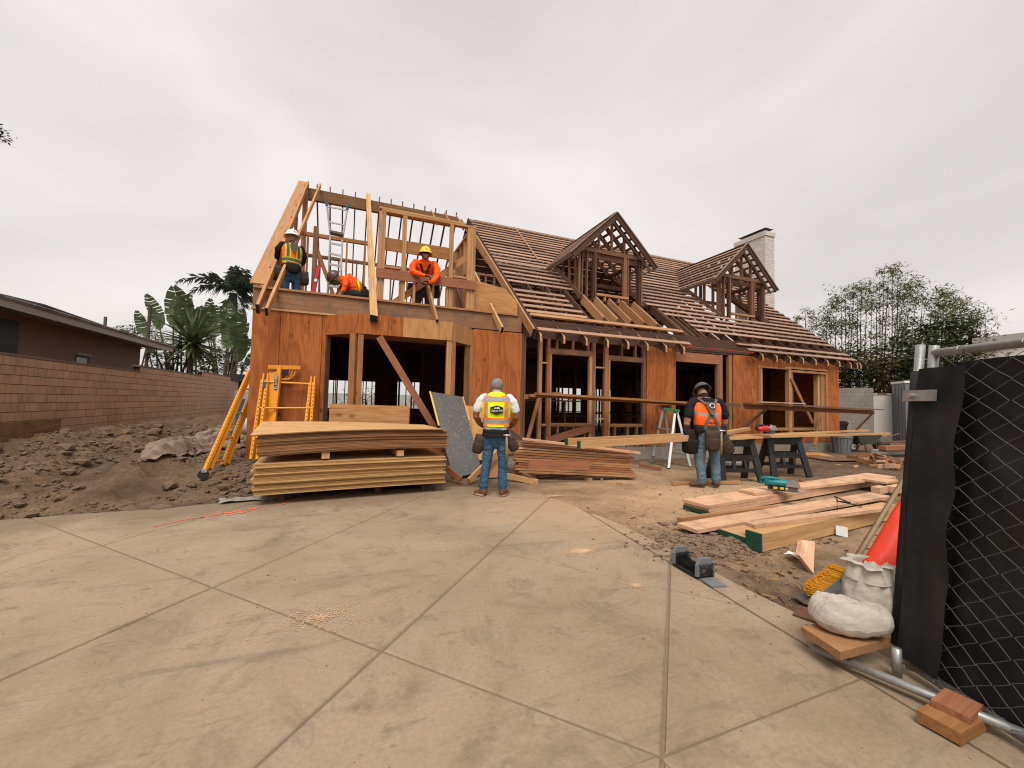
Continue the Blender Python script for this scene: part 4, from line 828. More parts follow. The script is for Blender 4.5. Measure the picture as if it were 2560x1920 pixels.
bush((345, 835), 24, 1.15, 34, 'round leafy tree crown rising behind the bungalow roof', 'leafd', .2, cat='tree', name='leafy_tree', dry=5); bush((410, 862), 22, .9, 22, 'dry mottled shrub beside the spiky plant', 'dryleaf', .12, dry=2); bush((415, 905), 20.5, .8, 22, 'dark low shrub behind the step in the block wall', 'leafd', .18); bush((500, 900), 21.5, 1.0, 26, 'leafy shrub filling in below the broad paddle leaves', 'bamboo', .22); bush((560, 890), 25.5, 1.2, 26, 'green shrub under the feathery palm', 'leafd', .22); bush((585, 925), 26, 1.0, 24, 'dark leafy shrub at the far end of the block wall', 'leafd', .2)
bush((2018, 800), 33, .95, 18, 'small leafy treetop showing above the roof edge', 'bamboo', .2, cat='tree', name='leafy_tree')
tl = bush((-45, 305), 14, .65, 14, 'sparse leafy branch tip hanging over the bungalow', 'leafd', .14, cat='tree', name='leafy_tree')
# bamboo stand and hedge on the far boundary
prof = [(2030, 800), (2055, 755), (2120, 722), (2180, 690), (2228, 640), (2270, 690), (2330, 692), (2390, 735), (2460, 780), (2490, 830)]
def btop(x):
    for (a, b), (c, d) in zip(prof[:-1], prof[1:]):
        if a <= x <= c: return b+(d-b)*(x-a)/(c-a)
    return 830
for i in range(40):
    x = 2045+430*(i+random.random()*.6)/40; top = btop(x)+abs(random.gauss(0, 26)); D = random.uniform(24.5, 28); tp = V(CAMP)+V(_ray(x, top))*(D/FPX); lean = (.05 if x < 2250 else .25)*tp.z
    b0 = tp-VR*lean*random.uniform(.3, 1)-VIEW*random.uniform(-.3, .3); b0.z = 0; t = thing('bamboo_stalk', b0, 'tall thin bamboo with leafy plumes behind the grey block wall', 'bamboo', 'bamboo stand on the far boundary'); md = b0+(tp-b0)*.55; md.z *= 1.08
    MB().tube([b0, md, tp], [.035, .028, .008], 5).build('culm', M['culm'], t); cs = []
    n = 14 if x < 2230 else 20
    for k in range(n):
        q = 1-(random.random()**1.6)*(.55 if x < 2220 else .8); p = b0+(tp-b0)*q+V(0, 0, sin(q*pi)*.1); w = .5*(1.15-q)+.12; cs.append((p.x+random.gauss(0, w), p.y+random.gauss(0, w), p.z+random.gauss(0, .25), random.uniform(.13, .26)))
    leafcloud('foliage', cs, 26, .2, .30, M['bamboo'], t, .2, .5)
    if random.random() < .55: leafcloud('dry_foliage', [(b0.x+(tp.x-b0.x)*q+random.gauss(0, .4), b0.y+(tp.y-b0.y)*q+random.gauss(0, .4), tp.z*q, .3) for q in (.3, .38, .45, .52, .6)], 24, .2, .24, M['dryleaf'], t, .2)
for k, (px, D, r) in enumerate((((2110, 945), 23, 1.5), ((2170, 940), 23.5, 1.7), ((2225, 930), 24, 2.0), ((2275, 900), 24, 2.2), ((2300, 950), 23, 1.8), ((2340, 850), 25, 2.0), ((2400, 870), 25, 1.8))):
    bush(px, D, r, 40, ('dark dense hedge shrub massed below the bamboo plumes'), 'leafd' if k not in (1,) else 'dryleaf', .30, tall=.95, dry=4)['group'] = 'hedge below the bamboo'
# --- far side boundary walls, portable toilet, bins
wb = onz(2190, 1104); gw = thing('grey_wall', (wb.x, wb.y, 0), 'grey concrete block wall beyond the right corner of the house', 'wall'); nrm_ = V(VIEW)
def upwall(t, x0, x1, yt, yb, base, m, th=.2, name='face'):
    a = atd(x0, (yt+yb)/2, base); b = atd(x1, (yt+yb)/2, base); zt = (atd((x0+x1)/2, yt, base)).z; return board(name, V(a.x, a.y, zt/2)+V(VIEW)*th/2, V(b.x, b.y, zt/2)+V(VIEW)*th/2, zt, th, M[m], t), zt, a, b
_, zt, a, b = upwall(gw, 2060, 2184, 971, 1104, wb, 'mortar', .15, 'core'); d = (b-a); L_ = d.length; ux = d.normalized(); n = int(zt/.2)+1
for r in range(n):
    s = -(.2 if r % 2 else 0)
    while s < L_:
        e = min(s+.4, L_); s0 = max(s, 0)
        if e-s0 > .05: p = V(a.x, a.y, 0)+ux*((s0+e)/2)+V(0, 0, zt-r*.2-.1)-V(VIEW)*.0; board('block', p-ux*(e-s0-.006)/2, p+ux*(e-s0-.006)/2, .195, .04, M['cmu'], gw)
        s += .4
ww = thing('white_wall', atd(2220, 1090, wb+V(VIEW)*.5), 'pale stucco garden wall with a brick coping next to the portable toilet', 'wall'); _, zt, a, b = upwall(ww, 2182, 2300, 988, 1104, wb+V(VIEW)*.6, 'whitewall'); ux = (b-a).normalized()
for k in range(int((b-a).length/.22)): p = V(a.x, a.y, zt+.035)+ux*(k*.22+.1)+V(VIEW)*.1; board('coping_brick', p-ux*.105, p+ux*.105, .26, .06, M['red'] if k % 3 else M['lgrey'], ww, V(VIEW))
tb = onz(2258, 1108); pt_ = thing('portable_toilet', tb, 'grey portable toilet with white roof beyond the screened fence', 'toilet'); H_ = atd(2262, 957, tb).z
fx_ = V(VR)*.0+V(VIEW)*1.0; rx = (V(VR)*.93-V(VIEW)*.35).normalized(); ry = V(-rx.y, rx.x, 0); c0 = tb+rx*.75+ry*.75
def tb_box(n, u0, u1, v0, v1, z0, z1, m): return MB().prism([(c0.x+rx.x*u+ry.x*v, c0.y+rx.y*u+ry.y*v) for u, v in ((u0, v0), (u1, v0), (u1, v1), (u0, v1))], z0, z1).build(n, M[m], pt_)
tb_box('body', -.55, .55, -.55, .55, 0, H_, 'grey'); tb_box('roof', -.58, .58, -.58, .58, H_, H_+.10, 'white')
for u in (-.56, -.30, -.1, .1, .3, .5): tb_box('rib', u, u+.05, -.565, -.551, .1, H_-.1, 'grey')
for v in (-.5, -.25, 0, .25): tb_box('rib', -.565, -.551, v, v+.05, .1, H_-.1, 'grey')
tb_box('vent_slot', -.02, .12, -.57, -.566, H_-.25, H_-.18, 'white'); tb_box('door_latch', -.2, -.14, -.58, -.566, 1.05, 1.15, 'lgrey')
# neighbour roof on the far right
a = V(CAMP)+V(_ray(2430, 846))*(24/FPX); b = V(CAMP)+V(_ray(2700, 815))*(24/FPX); nr = thing('far_house', a, 'grey shingled roof of a house beyond the screened fence', 'house'); mb = MB()
mb.add([a, b, b+V(VIEW)*3+V(0, 0, -.2), a+V(VIEW)*3+V(0, 0, -.2), a+V(0, 0, -.7), b+V(0, 0, -.35)], [(0, 1, 2, 3), (4, 5, 1, 0)]).build('roof', M['shingle'], nr); MB().add([a+V(0, 0, -.7)+V(VIEW)*.3, b+V(0, 0, -.35)+V(VIEW)*.3, V(b.x, b.y, 0)+V(VIEW)*.3, V(a.x, a.y, 0)+V(VIEW)*.3], [(0, 1, 2, 3)]).build('wall', M['whitewall'], nr)
# what stands behind the house and shows through its openings
bk = thing('back_fence', (6, 27, 0), 'pale garden wall seen through the open rooms', 'wall'); slab('face', (-6, 27, 0), (26, 27.2, 1.75), M['whitewall'], bk)
for k, (x, y, r) in enumerate(((1.0, 25, 1.1), (4.5, 24.5, 1.2), (9.0, 25.5, 1.3), (13.5, 25, 1.3))):
    t = thing('shrub', (x, y, 0), 'green garden shrub seen through the back openings of the house', 'shrub', 'shrubs behind the house'); leafcloud('crown', [(x+random.gauss(0, r*.5), y+random.gauss(0, r*.4), 1.2+random.gauss(0, .6), .3) for _ in range(14)], 30, .3, .25, M['bamboo'], t, .4); MB().tube([(x, y, 0), (x, y, 1.4)], [.06, .03], 6).build('trunk', M['bark'], t)
# overhead wires
for k, (y1_, y2_) in enumerate(((905, 893), (915, 905), (928, 920))):
    a = V(CAMP)+V(_ray(560, y1_))*(45/FPX); b = V(CAMP)+V(_ray(720, y2_))*(45/FPX); tag(MB().tube([a, (a+b)/2-V(0, 0, .1), b], .02, 4).build('overhead_wire', M['rubber']), 'thin overhead wire crossing the sky left of the plywood corner', 'wire', 'overhead wires')

# ================================================================== things on the site
def gp(x, y, z=None):
    """ground point under a picture point"""
    p = onz(x, y, 0.)
    for _ in range(4): p = onz(x, y, max(gh(p.x, p.y), 0 if float(sdist(np.array([p.x]), np.array([p.y]))[0]) < 0 else -9))
    return p
# --- two piles of plywood sheets
A = V(-1.08, 5.98, 0); dX = V(.9974, .0715, 0); dY = V(-.0715, .9974, 0); LEN, DEP = 2.5, 1.22
def sheet_mesh(warp, m, me_, th=.0142, nx=14):
    v, f, mi = [], [], []
    for i in range(nx+1):
        for j in (0, 1):
            for k in (0, 1):
                t = i/nx; z = warp(t, j); v.append((t*LEN, j*DEP, z+k*th))
    for i in range(nx):
        a = i*4; b = a+4
        f += [(a, b, b+1, a+1), (a+2, a+3, b+3, b+2), (a+1, b+1, b+3, a+3), (a, a+2, b+2, b)]; mi += [1, 1, 0, 0]
    f += [(0, 1, 3, 2), (nx*4, nx*4+2, nx*4+3, nx*4+1)]; mi += [1, 1]
    return mesh('sheet', v, f, [M[m], M[me_]], mi)
lowm = [sheet_mesh(lambda t, j, a=a: .035*sin(pi*t)*(.5+a)+.03*t*0, 'plys', 'edge') for a in (-.3, .0, .25)]
upm = [sheet_mesh(lambda t, j, a=a: .03*sin(pi*t)+.05*t+.02*j*(1-t)+a*.004*sin(7*t), 'plyp', 'edge2') for a in (-1, 0, 1)]
topm = sheet_mesh(lambda t, j: .03*sin(pi*t)+.05*t+.11*j*(1-t)**1.3, 'plys', 'edge2')
def stk(me_, z, jx, jy, rot=0.): return Matrix.Translation(A+dX*jx+dY*jy+V(0, 0, z)) @ Matrix.Rotation(atan2(dX.y, dX.x)+rot, 4, 'Z')
z = .135
for k in range(23):
    jx = random.uniform(-.012, .015)-(.03 if k in (10, 11, 17) else 0); jy = random.uniform(-.012, .012)-(.028 if k in (4, 8, 9, 15, 20) else 0)
    tag(inst('plywood_sheet', lowm[0], stk(None, z, jx, jy), None), 'pale plywood sheet in the lower pile on the driveway edge', 'plywood', 'sheets of the lower plywood pile'); z += .0175
zl = z
for k in range(15):
    tag(inst('plywood_sheet', upm[1], stk(None, z+.085+.0178*k, random.uniform(-.006, .01)+(.05 if k == 0 else .02), random.uniform(-.014, .008)+.01, random.uniform(-.006, .006)), None), 'brown edged plywood sheet in the upper pile resting on spacer blocks', 'plywood', 'sheets of the upper plywood pile')
tag(inst('plywood_sheet', topm, stk(None, z+.085+.0178*15+.002, -.05, -.03, .0), None), 'warped top sheet of the upper plywood pile', 'plywood')
for t, k in ((.33, 0), (.73, 1)):
    b = A+dX*(LEN*t)+dY*.03; tag(board('spacer_block', b+V(0, 0, zl+.045+.03*sin(pi*t)), b+dY*1.15+V(0, 0, zl+.045+.03*sin(pi*t)), .085, .10, M['tan']), 'short spacer block between the piles '+('under their thicker left third' if k == 0 else 'near the grey board'), 'block')
for t in (.12, .62, .9):
    b = A+dX*(LEN*t)+dY*.22; g0 = gh(b.x, b.y) if t > .9 else 0; tag(board('bearer', b+V(0, 0, .068), b+dY*1.2+V(0, 0, .068), .13, .09, M['old']), 'wooden bearer under the lower plywood pile', 'bearer', 'bearers under the plywood pile')
# film and scrap paper caught below the pile
def crumple(name, c, w, h, m, label, cat, amp=.02, rot=0., n=14):
    v, f = [], []
    for i in range(n+1):
        for j in range(n+1):
            x, y = (i/n-.5)*w*(1+.15*random.random()), (j/n-.5)*h*(1+.2*random.random()); X = c[0]+x*cos(rot)-y*sin(rot); Y = c[1]+x*sin(rot)+y*cos(rot); v.append(V(X, Y, c[2]+.006+amp*(.5+noise.noise(V(X*9, Y*9, 3))+.5*noise.noise(V(X*23, Y*23, 1)))))
    for i in range(n):
        for j in range(n): a = i*(n+1)+j; f.append((a, a+n+1, a+n+2, a+1))
    o = MB_from(name, v, f, m, None); return tag(o, label, cat)
p = onz(640, 1248); crumple('plastic_film', (p.x, p.y, .0), .75, .26, M['film'], 'crumpled translucent film lying under the lower plywood pile', 'film', .03, .15); p = onz(700, 1240); crumple('paper_scrap', (p.x, p.y-.05, .0), .45, .25, M['lgrey'], 'grey paper scrap at the front edge of the plywood pile', 'paper', .015, .4)
p, q = onz(565, 1247, .02), onz(660, 1238, .02); tag(board('wood_strip', p, q, .03, .012, M['mid']), 'thin dark wood strip by the crumpled film', 'strip')
p, q = onz(818, 1245, .01), onz(862, 1231, .01); tag(board('wood_strip', p, q, .015, .008, M['fir']), 'short thin stick on the slab before the plywood pile', 'strip')
# offcut standing behind the piles, in the bay
a, b = ony(824, 1008, 7.75), ony(1024, 1018, 7.75); tag(board('plywood_offcut', V(a.x, 7.75, a.z-.27), V(b.x, 7.75, a.z-.29), .52, .016, M['plyp']), 'wide plywood offcut standing on edge inside the bay opening', 'plywood')
# speckled grey board leaning on the bay, boards beside it
def quad_board(name, pts, m, th, label, cat, back=None):
    n = (pts[1]-pts[0]).cross(pts[3]-pts[0]).normalized(); n = -n if n.dot(VIEW) < 0 else n
    ax = (pts[3]-pts[0]+pts[2]-pts[1]).normalized(); c = sum(pts, V(0, 0, 0))/4; Mf = frame(c, ax, (pts[1]-pts[0])); mb = MB(); mb.add(pts+[p+n*th for p in pts], QF); o = mb.build(name, m, None, Mf); return tag(o, label, cat)
b0, b1 = gp(1165, 1205), gp(1192, 1195); lw = 7.15
tl_, tr_ = ony(1076, 979, 8.0), ony(1155, 992, 7.98); bl_, br_ = onz(1130, 1180, .08), onz(1200, 1165, .12)
bl_ = ony(1133, 1196, 7.0); bl_.z = max(bl_.z, .03); br_ = ony(1205, 1178, 7.0); br_.z = max(br_.z, .04)
gb = quad_board('grey_board', [tl_, tr_, br_, bl_], [M['greyboard']], .02, 'speckled dark grey board leaning at an angle between plywood piles and bay', 'board'); 
board('edge_strip', tl_+(bl_-tl_)*.0-V(.012, .01, 0), tl_+(bl_-tl_)*.42-V(.012, .01, 0), .03, .02, M['gold'], gb, tr_-tl_); board('edge_strip', tr_+V(.012, -.008, 0), tr_+(br_-tr_)*.34+V(.012, -.008, 0), .025, .02, M['tan'], gb, tr_-tl_)
a = [ony(1160, 1013, 7.9), ony(1215, 1020, 7.9), ony(1225, 1150, 7.5), ony(1178, 1150, 7.5)]; quad_board('plywood_offcut', a, [M['plyp']], .015, 'knotty plywood offcut leaning behind the speckled grey board', 'plywood')
a = [ony(1222, 1120, 7.4), ony(1262, 1120, 7.4), ony(1262, 1212, 6.9), ony(1222, 1212, 6.9)]; a[2].z = a[3].z = .03; quad_board('plywood_offcut', a, [M['red']], .015, 'reddish offcut standing behind the man in the yellow vest', 'plywood')
def pb_(name, p, q, w, t, m, label, cat='board', wd=(0, 0, 1), group=None): return tag(board(name, p, q, w, t, M[m], None, wd), label, cat, group)
pb_('short_board', ony(1116, 1170, 6.9), ony(1152, 1200, 6.7), .10, .04, 'red', 'short reddish board end propped beside the plywood piles')
pb_('short_board', ony(1172, 1202, 6.65), ony(1245, 1128, 7.1), .09, .045, 'tan', 'pale stud leaning up behind the man in the yellow vest'); pb_('short_board', ony(1272, 1075, 7.5), ony(1318, 1112, 7.3), .10, .04, 'mid', 'weathered board sloping down beside the lumber pile')
pb_('short_board', onz(1268, 1170, .14), onz(1340, 1203, .04), .09, .04, 'mid', 'grey plank end sliding off toward the slab'); pb_('short_board', onz(1262, 1188, .10), onz(1345, 1206, .03), .09, .04, 'tan', 'pale plank end lying beside the lumber pile on the slab')
# --- lumber pile right of the man
PZ = 0; pl0, pl1 = V(*onz(1285, 1178, .08)), V(*onz(1590, 1182, .05)); 
ul = (V(7.2, 6.35, 0)-V(2.95, 6.85, 0)).normalized()
L0_ = ony(1287, 1140, 6.75); rows_ = [(1290, 1180, 1590, 1183), ]
nrow = 12
for r in range(nrow):
    t = r/(nrow-1)
    yl = 1178-(1178-1106)*t; yr = 1190-(1190-1128)*t; xl = 1286+random.uniform(-4, 8)+6*t; xr = 1585+random.uniform(-12, 4)+(8 if r == nrow-1 else 0)
    a = ony(xl, yl, 6.75+.01*r); b = ony(xr, yr, 6.15+.01*r)
    for s in range(2):
        off = V(.06, .15, 0)*s
        pb_('stud', a+off+V(random.uniform(-.05, .05), 0, 0), b+off, .034, .09, random.choice(('new', 'fir', 'pink', 'new', 'red')), 'sawn stud in the lumber pile behind the man in the yellow vest', 'lumber', (0, 0, 1), 'studs of the lumber pile')
a, b = ony(1306, 1097, 6.7), ony(1598, 1132, 6.1); pb_('long_board', a, b, .036, .12, 'pink', 'long pinkish board lying slanted across the top of the lumber pile', 'lumber')
a, b = ony(1320, 1161, 6.3), ony(1473, 1164, 6.2); pb_('joist_offcut', a, b, .155, .04, 'red', 'reddish joist offcut standing on edge before the lumber pile', 'lumber')
p = onz(1373, 1184, .05); pb_('wood_block', p+V(0, -.06, .05), p+V(0, .2, .05), .085, .08, 'tan', 'square wood block under the reddish joist offcut', 'block', VR)
pb_('plank', onz(1344, 1192, .03), onz(1495, 1176, .045), .04, .09, 'red', 'low plank on the ground under the reddish joist offcut', 'lumber')
pb_('short_board', onz(1598, 1163, .05), onz(1653, 1172, .03), .06, .035, 'red', 'short red offcut on the sawdust by the stepladder', 'lumber')
for k in range(5):
    p = onz(random.uniform(1395, 1560), random.uniform(1196, 1216), .01); a = random.uniform(0, 3); tag(board('wood_chip', p, p+V(cos(a), sin(a), 0)*random.uniform(.08, .2), .05, .01, M['tan']), 'loose wood chip on the ground before the lumber pile', 'chip', 'wood chips by the lumber pile')
p = onz(1548, 1178, .02); crumple('wrapper', (p.x, p.y, .0), .3, .12, M['lgrey'], 'crumpled silvery wrapper by the end of the lumber pile', 'wrapper', .05, .3)
p = onz(1590, 1130, .1); t = thing('weed_clump', (p.x, p.y+.6, 0), 'dark green weeds growing at the house footing behind the lumber pile', 'plant'); leafcloud('leaves', [(p.x+random.gauss(0, .25), p.y+.6+random.gauss(0, .15), .15+abs(random.gauss(0, .15)), .12) for _ in range(10)], 30, .1, .1, M['leafd'], t); MB().tube([(p.x, p.y+.6, 0), (p.x, p.y+.6, .3)], .008, 5).build('stem', M['leafd'], t)
# --- plank shelf on brackets along the wall
sh = thing('plank_shelf', (fX(1500), Y0, 0), 'long plank shelf on wooden brackets across the open middle bay', 'shelf')
a, b = ony(1342, 984, 8.0), ony(1735, 1008, 8.0); board('plank', a, b, .05, .25, M['fir'], sh); board('plank', a+V(-.12, .18, -.045), b+V(.2, .18, -.045), .05, .2, M['red'], sh)
board('ledger', ony(1310, 992, 8.25), ony(1402, 982, 7.95)-V(0, 0, .03), .10, .04, M['fir'], sh); board('bracket', V(fX(1640), 8.0, 1.36), V(fX(1640), Y0-.02, 1.36), .10, .04, M['red'], sh); board('bracket', V(fX(1690)+.4, 8.0, 1.34), V(fX(1690)+.4, Y0-.02, 1.34), .12, .04, M['red'], sh)
sh2 = thing('plank_shelf', (fX(1980), Y0, 0), 'long plank shelf running past the right house corner on slanted braces', 'shelf')
a, b = ony(1868, 1008, 7.8), ony(2196, 1024, 7.8); board('plank', a, b, .035, .28, M['mid'], sh2); board('plank', V(a.x+.3, 7.68, a.z+.04), V(a.x+2.2, 7.68, a.z+.03), .03, .09, M['pink'], sh2); board('beam', V(a.x-.1, 7.95, a.z-.09), V(b.x+.05, 7.95, b.z-.10), .13, .04, M['red'], sh2)
board('ledger', ony(1790, 1010, 8.3), ony(1930, 1018, 8.2), .09, .04, M['mid'], sh2)
board('brace', ony(1918, 1020, 7.95), ony(1855, 1072, 8.3), .10, .04, M['mid'], sh2, V(1, 0, 1)); board('brace', ony(2182, 1032, 7.95), ony(2140, 1075, 8.4), .10, .04, M['red'], sh2, V(1, 0, 1)); board('brace', ony(1900, 1030, 8.2), ony(1885, 1095, 8.2), .05, .04, M['fir'], sh2, V(1, 0, .3))
# --- sawhorses
def sawhorse(c, ax, label):
    t = thing('sawhorse', c, label, 'sawhorse'); ax = V(ax).normalized(); pr = V(-ax.y, ax.x, 0); W, Hh = .72, .78
    def P(u, v, z): return c+ax*u+pr*v+V(0, 0, z)
    mb = MB(); mb.bar(P(-W/2-.06, 0, Hh), P(W/2+.06, 0, Hh), .05, .10); mb.build('top_rail', M['black'], t)
    for sg in (-1, 1):
        for u in (-1, 1): MB().bar(P(u*(W/2-.04), sg*.03, Hh-.01), P(u*(W/2+.03), sg*.24, 0), .125, .045, ax).build('leg', M['black'], t)
        for zf, h, th in ((.9, .12, .035), (.55, .11, .035), (.27, .07, .035)):
            v = sg*(.03+.21*(1-zf)); MB().bar(P(-W/2+.02, v, Hh*zf), P(W/2-.02, v, Hh*zf), h, th).build('crossbar', M['black'], t)
        for u in (-.12, .12): v = sg*(.03+.21*.6); MB().bar(P(u, v-sg*.02, Hh*.5), P(u, v+sg*.03, Hh*.28), .05, .03, ax).build('web', M['black'], t)
    MB().bar(P(W/2-.12, 0, Hh+.026), P(W/2+.05, 0, Hh+.026), .004, .102).build('label_plate', M['gold'], t); return t
s1 = onz(1835, 1200); s2 = onz(1957, 1188); axh = (V(VR)*1+V(VIEW)*.12)
sawhorse(s1, axh, 'black plastic sawhorse beside the bent worker'); sawhorse(s2, axh, 'black plastic sawhorse standing behind the teal saw')
def endcap(o, p, q, w, t, m='green', wd=(0, 0, 1)): d = (V(q)-V(p)).normalized(); board('painted_end', V(p)-d*.003, V(p)+d*.02, w+.004, t+.004, M[m], o, wd)
ZS = .82
def lay(x0, y0, x1, y1, z0, z1, w, t, m, label, cap=None, group=None):
    a, b = onz(x0, y0, z0), onz(x1, y1, z1); o = pb_('long_beam', a, b, t, w, m, label, 'lumber', (0, 0, 1), group)
    if cap: endcap(o, a, b, t, w, cap)
    return a, b
lay(1415, 1104, 1760, 1087, ZS+.03, ZS+.06, .045, .09, 'tan', 'pale stud with dark painted end reaching from lumber pile to sawhorse', 'green'); lay(1446, 1112, 1775, 1092, ZS, ZS+.03, .045, .10, 'tan', 'pale timber with dark end lying closest before the lumber pile', 'green')
lay(1800, 1098, 2060, 1083, ZS, ZS+.02, .09, .045, 'tan', 'short pale stud lying across both sawhorses', None); lay(1815, 1082, 1870, 1072, ZS+.09, ZS+.09, .10, .06, 'tan', 'pale timber block end on top of the sawhorse', None); lay(1830, 1090, 2170, 1076, ZS+.03, ZS+.04, .045, .04, 'tan', 'pale stud lying on the sawhorses behind the others', None); lay(1860, 1093, 2222, 1084, ZS+.0, ZS+.02, .09, .045, 'tan', 'longest pale stud overhanging the sawhorses toward the bins', None)
# --- power saws
def saw(c, ax, body, label, kind):
    t = thing('circular_saw', c, label, 'saw'); ax = V(ax).normalized(); pr = V(-ax.y, ax.x, 0); R = Matrix((ax, pr, V(0, 0, 1))).transposed(); P = lambda u, v, z: c+ax*u+pr*v+V(0, 0, z)
    MB().bar(P(-.06, 0, .01), P(.24, 0, .01), .14, .006, pr).build('shoe', M['steel'], t)
    mb = MB(); mb.tube([P(-.20, .02, .10), P(-.05, .02, .11), P(.08, .02, .11), P(.13, .02, .11)], [.045, .055, .058, .04], 12); mb.build('motor_body', body, t, smooth=True)
    mb = MB(); mb.tube([P(-.22, .02, .09), P(-.26, .02, .12), P(-.24, .02, .17), P(-.12, .02, .18), P(.0, .02, .165)], [.018, .02, .02, .022, .02], 8); mb.build('handle', body if kind == 'teal' else M['black'], t, smooth=True)
    mb = MB(); Mx = Matrix(((ax.x, 0, pr.x, P(.14, -.045, .09).x), (ax.y, 0, pr.y, P(.14, -.045, .09).y), (0, 1, 0, P(.14, -.045, .09).z), (0, 0, 0, 1))); mb.prism([(.085*cos(a), .085*sin(a)) for a in np.linspace(-.1, pi+.1, 14)], -.02, .025, Mx); mb.build('blade_guard', M['steel'], t)
    mb = MB(); mb.prism([(.06*cos(a), .06*sin(a)-.03) for a in np.linspace(0, 2*pi, 22)[:-1]], -.002, .002, Mx); mb.build('blade', M['iron'], t)
    MB().bar(P(.10, .03, .06), P(.22, .03, .06), .05, .05).build('gear_case', M['alu'], t); MB().tube([P(.21, .05, .05), P(.21, .05, .19)], .012, 8).build('depth_lever', M['steel'], t); MB().tube([P(.12, .08, .05), P(.25, .08, .06)], .012, 8).build('knob_shaft', M['steel'], t)
    if kind == 'teal': MB().bar(P(-.16, .0, .045), P(.05, .0, .045), .04, .09, V(0, 0, 1)).build('battery_base', M['black'], t); [MB().bar(P(u, -.05, .05), P(u+.05, -.05, .05), .03, .012).build('badge', M['gold'], t) for u in (-.1, -.02)]
    return t
p = onz(1915, 1086, ZS+.06); saw(p, V(VR)*.7+V(VIEW)*.3, M['redp'], 'red circular saw resting on the boards over the sawhorses', 'red')
# --- green topped stepladder
p = onz(1700, 1160); sl_ = thing('stepladder', p, 'aluminium stepladder with a green top cap beside the plywood panel', 'ladder'); base = onz(1664, 1172)
tp = [atd(1658, 1022, p), atd(1694, 1027, p)]; ft = [gp(1628, 1158), gp(1671, 1172)]; bk_ = [gp(1678, 1158), gp(1726, 1168)]
top0, top1 = tp; 
MB().bar(top0-VR*.02, top1+VR*.02+V(0, 0, 0), .06, .16, (0, 0, 1)).build('top_cap', M['ladgreen'], sl_)
for q, f_ in ((top0, ft[0]), (top1-VR*.06, ft[1]), (top0+VR*.06+VIEW*.05, bk_[0]), (top1+VIEW*.05, bk_[1])): board('rail', q, f_, .055, .025, M['alu'], sl_, VR); 
for t in (.35, .62, .86): board('tread', top0+(ft[0]-top0)*t, top1-VR*.06+(ft[1]-top1+VR*.06)*t, .08, .022, M['alu'], sl_, VIEW)
for t in (.45, .8): board('brace', top0+VR*.06+(bk_[0]-top0-VR*.06)*t, top1+(bk_[1]-top1)*t, .03, .02, M['alu'], sl_)
for f_ in ft+bk_: slab('foot', V(f_)-V(.03, .03, .01), V(f_)+V(.03, .03, .02), M['rubber'], sl_)
# --- planks on the ground at right
def plank(cf, cn, far, zt, th, m, label, cat='lumber', cap=None, stack=1, ln=None):
    """cf/cn: far and near top corners of the left end, far: a point on the near top edge toward the other end"""
    a, b, c = onz(*cf, zt), onz(*cn, zt), onz(*far, zt); d = (c-b); L_ = ln or d.length; d.normalize(); w = V(-d.y, d.x, 0); wid = max(.05, (a-b).dot(w)); o = None
    for k in range(stack):
        p = b+w*wid/2+V(0, 0, -th*(k+.5)-.002*k)+d*(random.uniform(0, .04) if k else 0); q = p+d*L_
        o = board('plank', p, q, wid*(1 if k == 0 else .98), th, M[m], None, w); tag(o, label if k == 0 else label.replace('top', ('bottom' if k == stack-1 else 'middle')), cat)
        if cap and (k == stack-1 or stack == 1 or cap == 'all'): endcap(o, p, q, wid, th, 'green', w)
    return o
plank((1719, 1245.5), (1770, 1264), (2230, 1190), .135, .04, 'pink', 'wide plank, top of the lumber pair with a dark green end', cap='g', stack=3)
plank((1855, 1222), (1886, 1232), (2240, 1192), .178, .038, 'pink', 'narrower pink plank under the teal saw')
plank((1694, 1292), (1704, 1296), (1945, 1265), .10, .085, 'new', 'square post lying between the wide planks')
plank((1701, 1306), (1744, 1325), (2228, 1240), .085, .038, 'pink', 'wide dirty plank with black scuffs on the crumbled earth')
plank((1802, 1322), (1862, 1345), (2240, 1275), .065, .045, 'tan', 'low beam, top of the green ended beams, nearest the crumbled earth', cap='all')
plank((1863, 1325), (1902, 1336), (2240, 1262), .175, .085, 'tan', 'thick laminated beam, top of two with dark green ends', cap='all', stack=2)
plank((1880, 1302), (1886, 1312), (2230, 1268), .215, .038, 'pink', 'pink plank lying slanted on the laminated beams')
plank((2175, 1193), (2215, 1205), (2300, 1190), .20, .035, 'pink', 'short pink board across the far plank ends', ln=.5)
plank((2185, 1215), (2200, 1220), (2240, 1212), .15, .10, 'pink', 'stubby block beside the far plank ends', ln=.3); plank((2228, 1212), (2240, 1218), (2300, 1208), .15, .10, 'pink', 'second stubby block touching the broom handle', ln=.4)
pb_('bearer', onz(2000, 1203, .03), onz(2068, 1215, .03), .06, .08, 'red', 'dark bearer board behind the teal saw', 'lumber'); pb_('short_stud', onz(1680, 1208, .03), onz(1850, 1205, .03), .05, .04, 'new', 'single stud with dark end lying behind the worker boots', 'lumber')
p = onz(1952, 1228, .18); saw(p, V(VR)*.88-V(VIEW)*.4, M['teal'], 'teal circular saw sitting on the pink planks', 'teal')
a = onz(2093, 1277, .13); tag(MB().tube([a, a+V(0, 0, .14), a+V(.06, .06, .16), a+V(.35, .05, .06), a+V(.5, .12, .04), a+V(.1, .05, .10), a+V(.45, -.03, .03)], .008, 6).build('strap', M['rubber']), 'black band looped up from the dirty plank', 'strap')
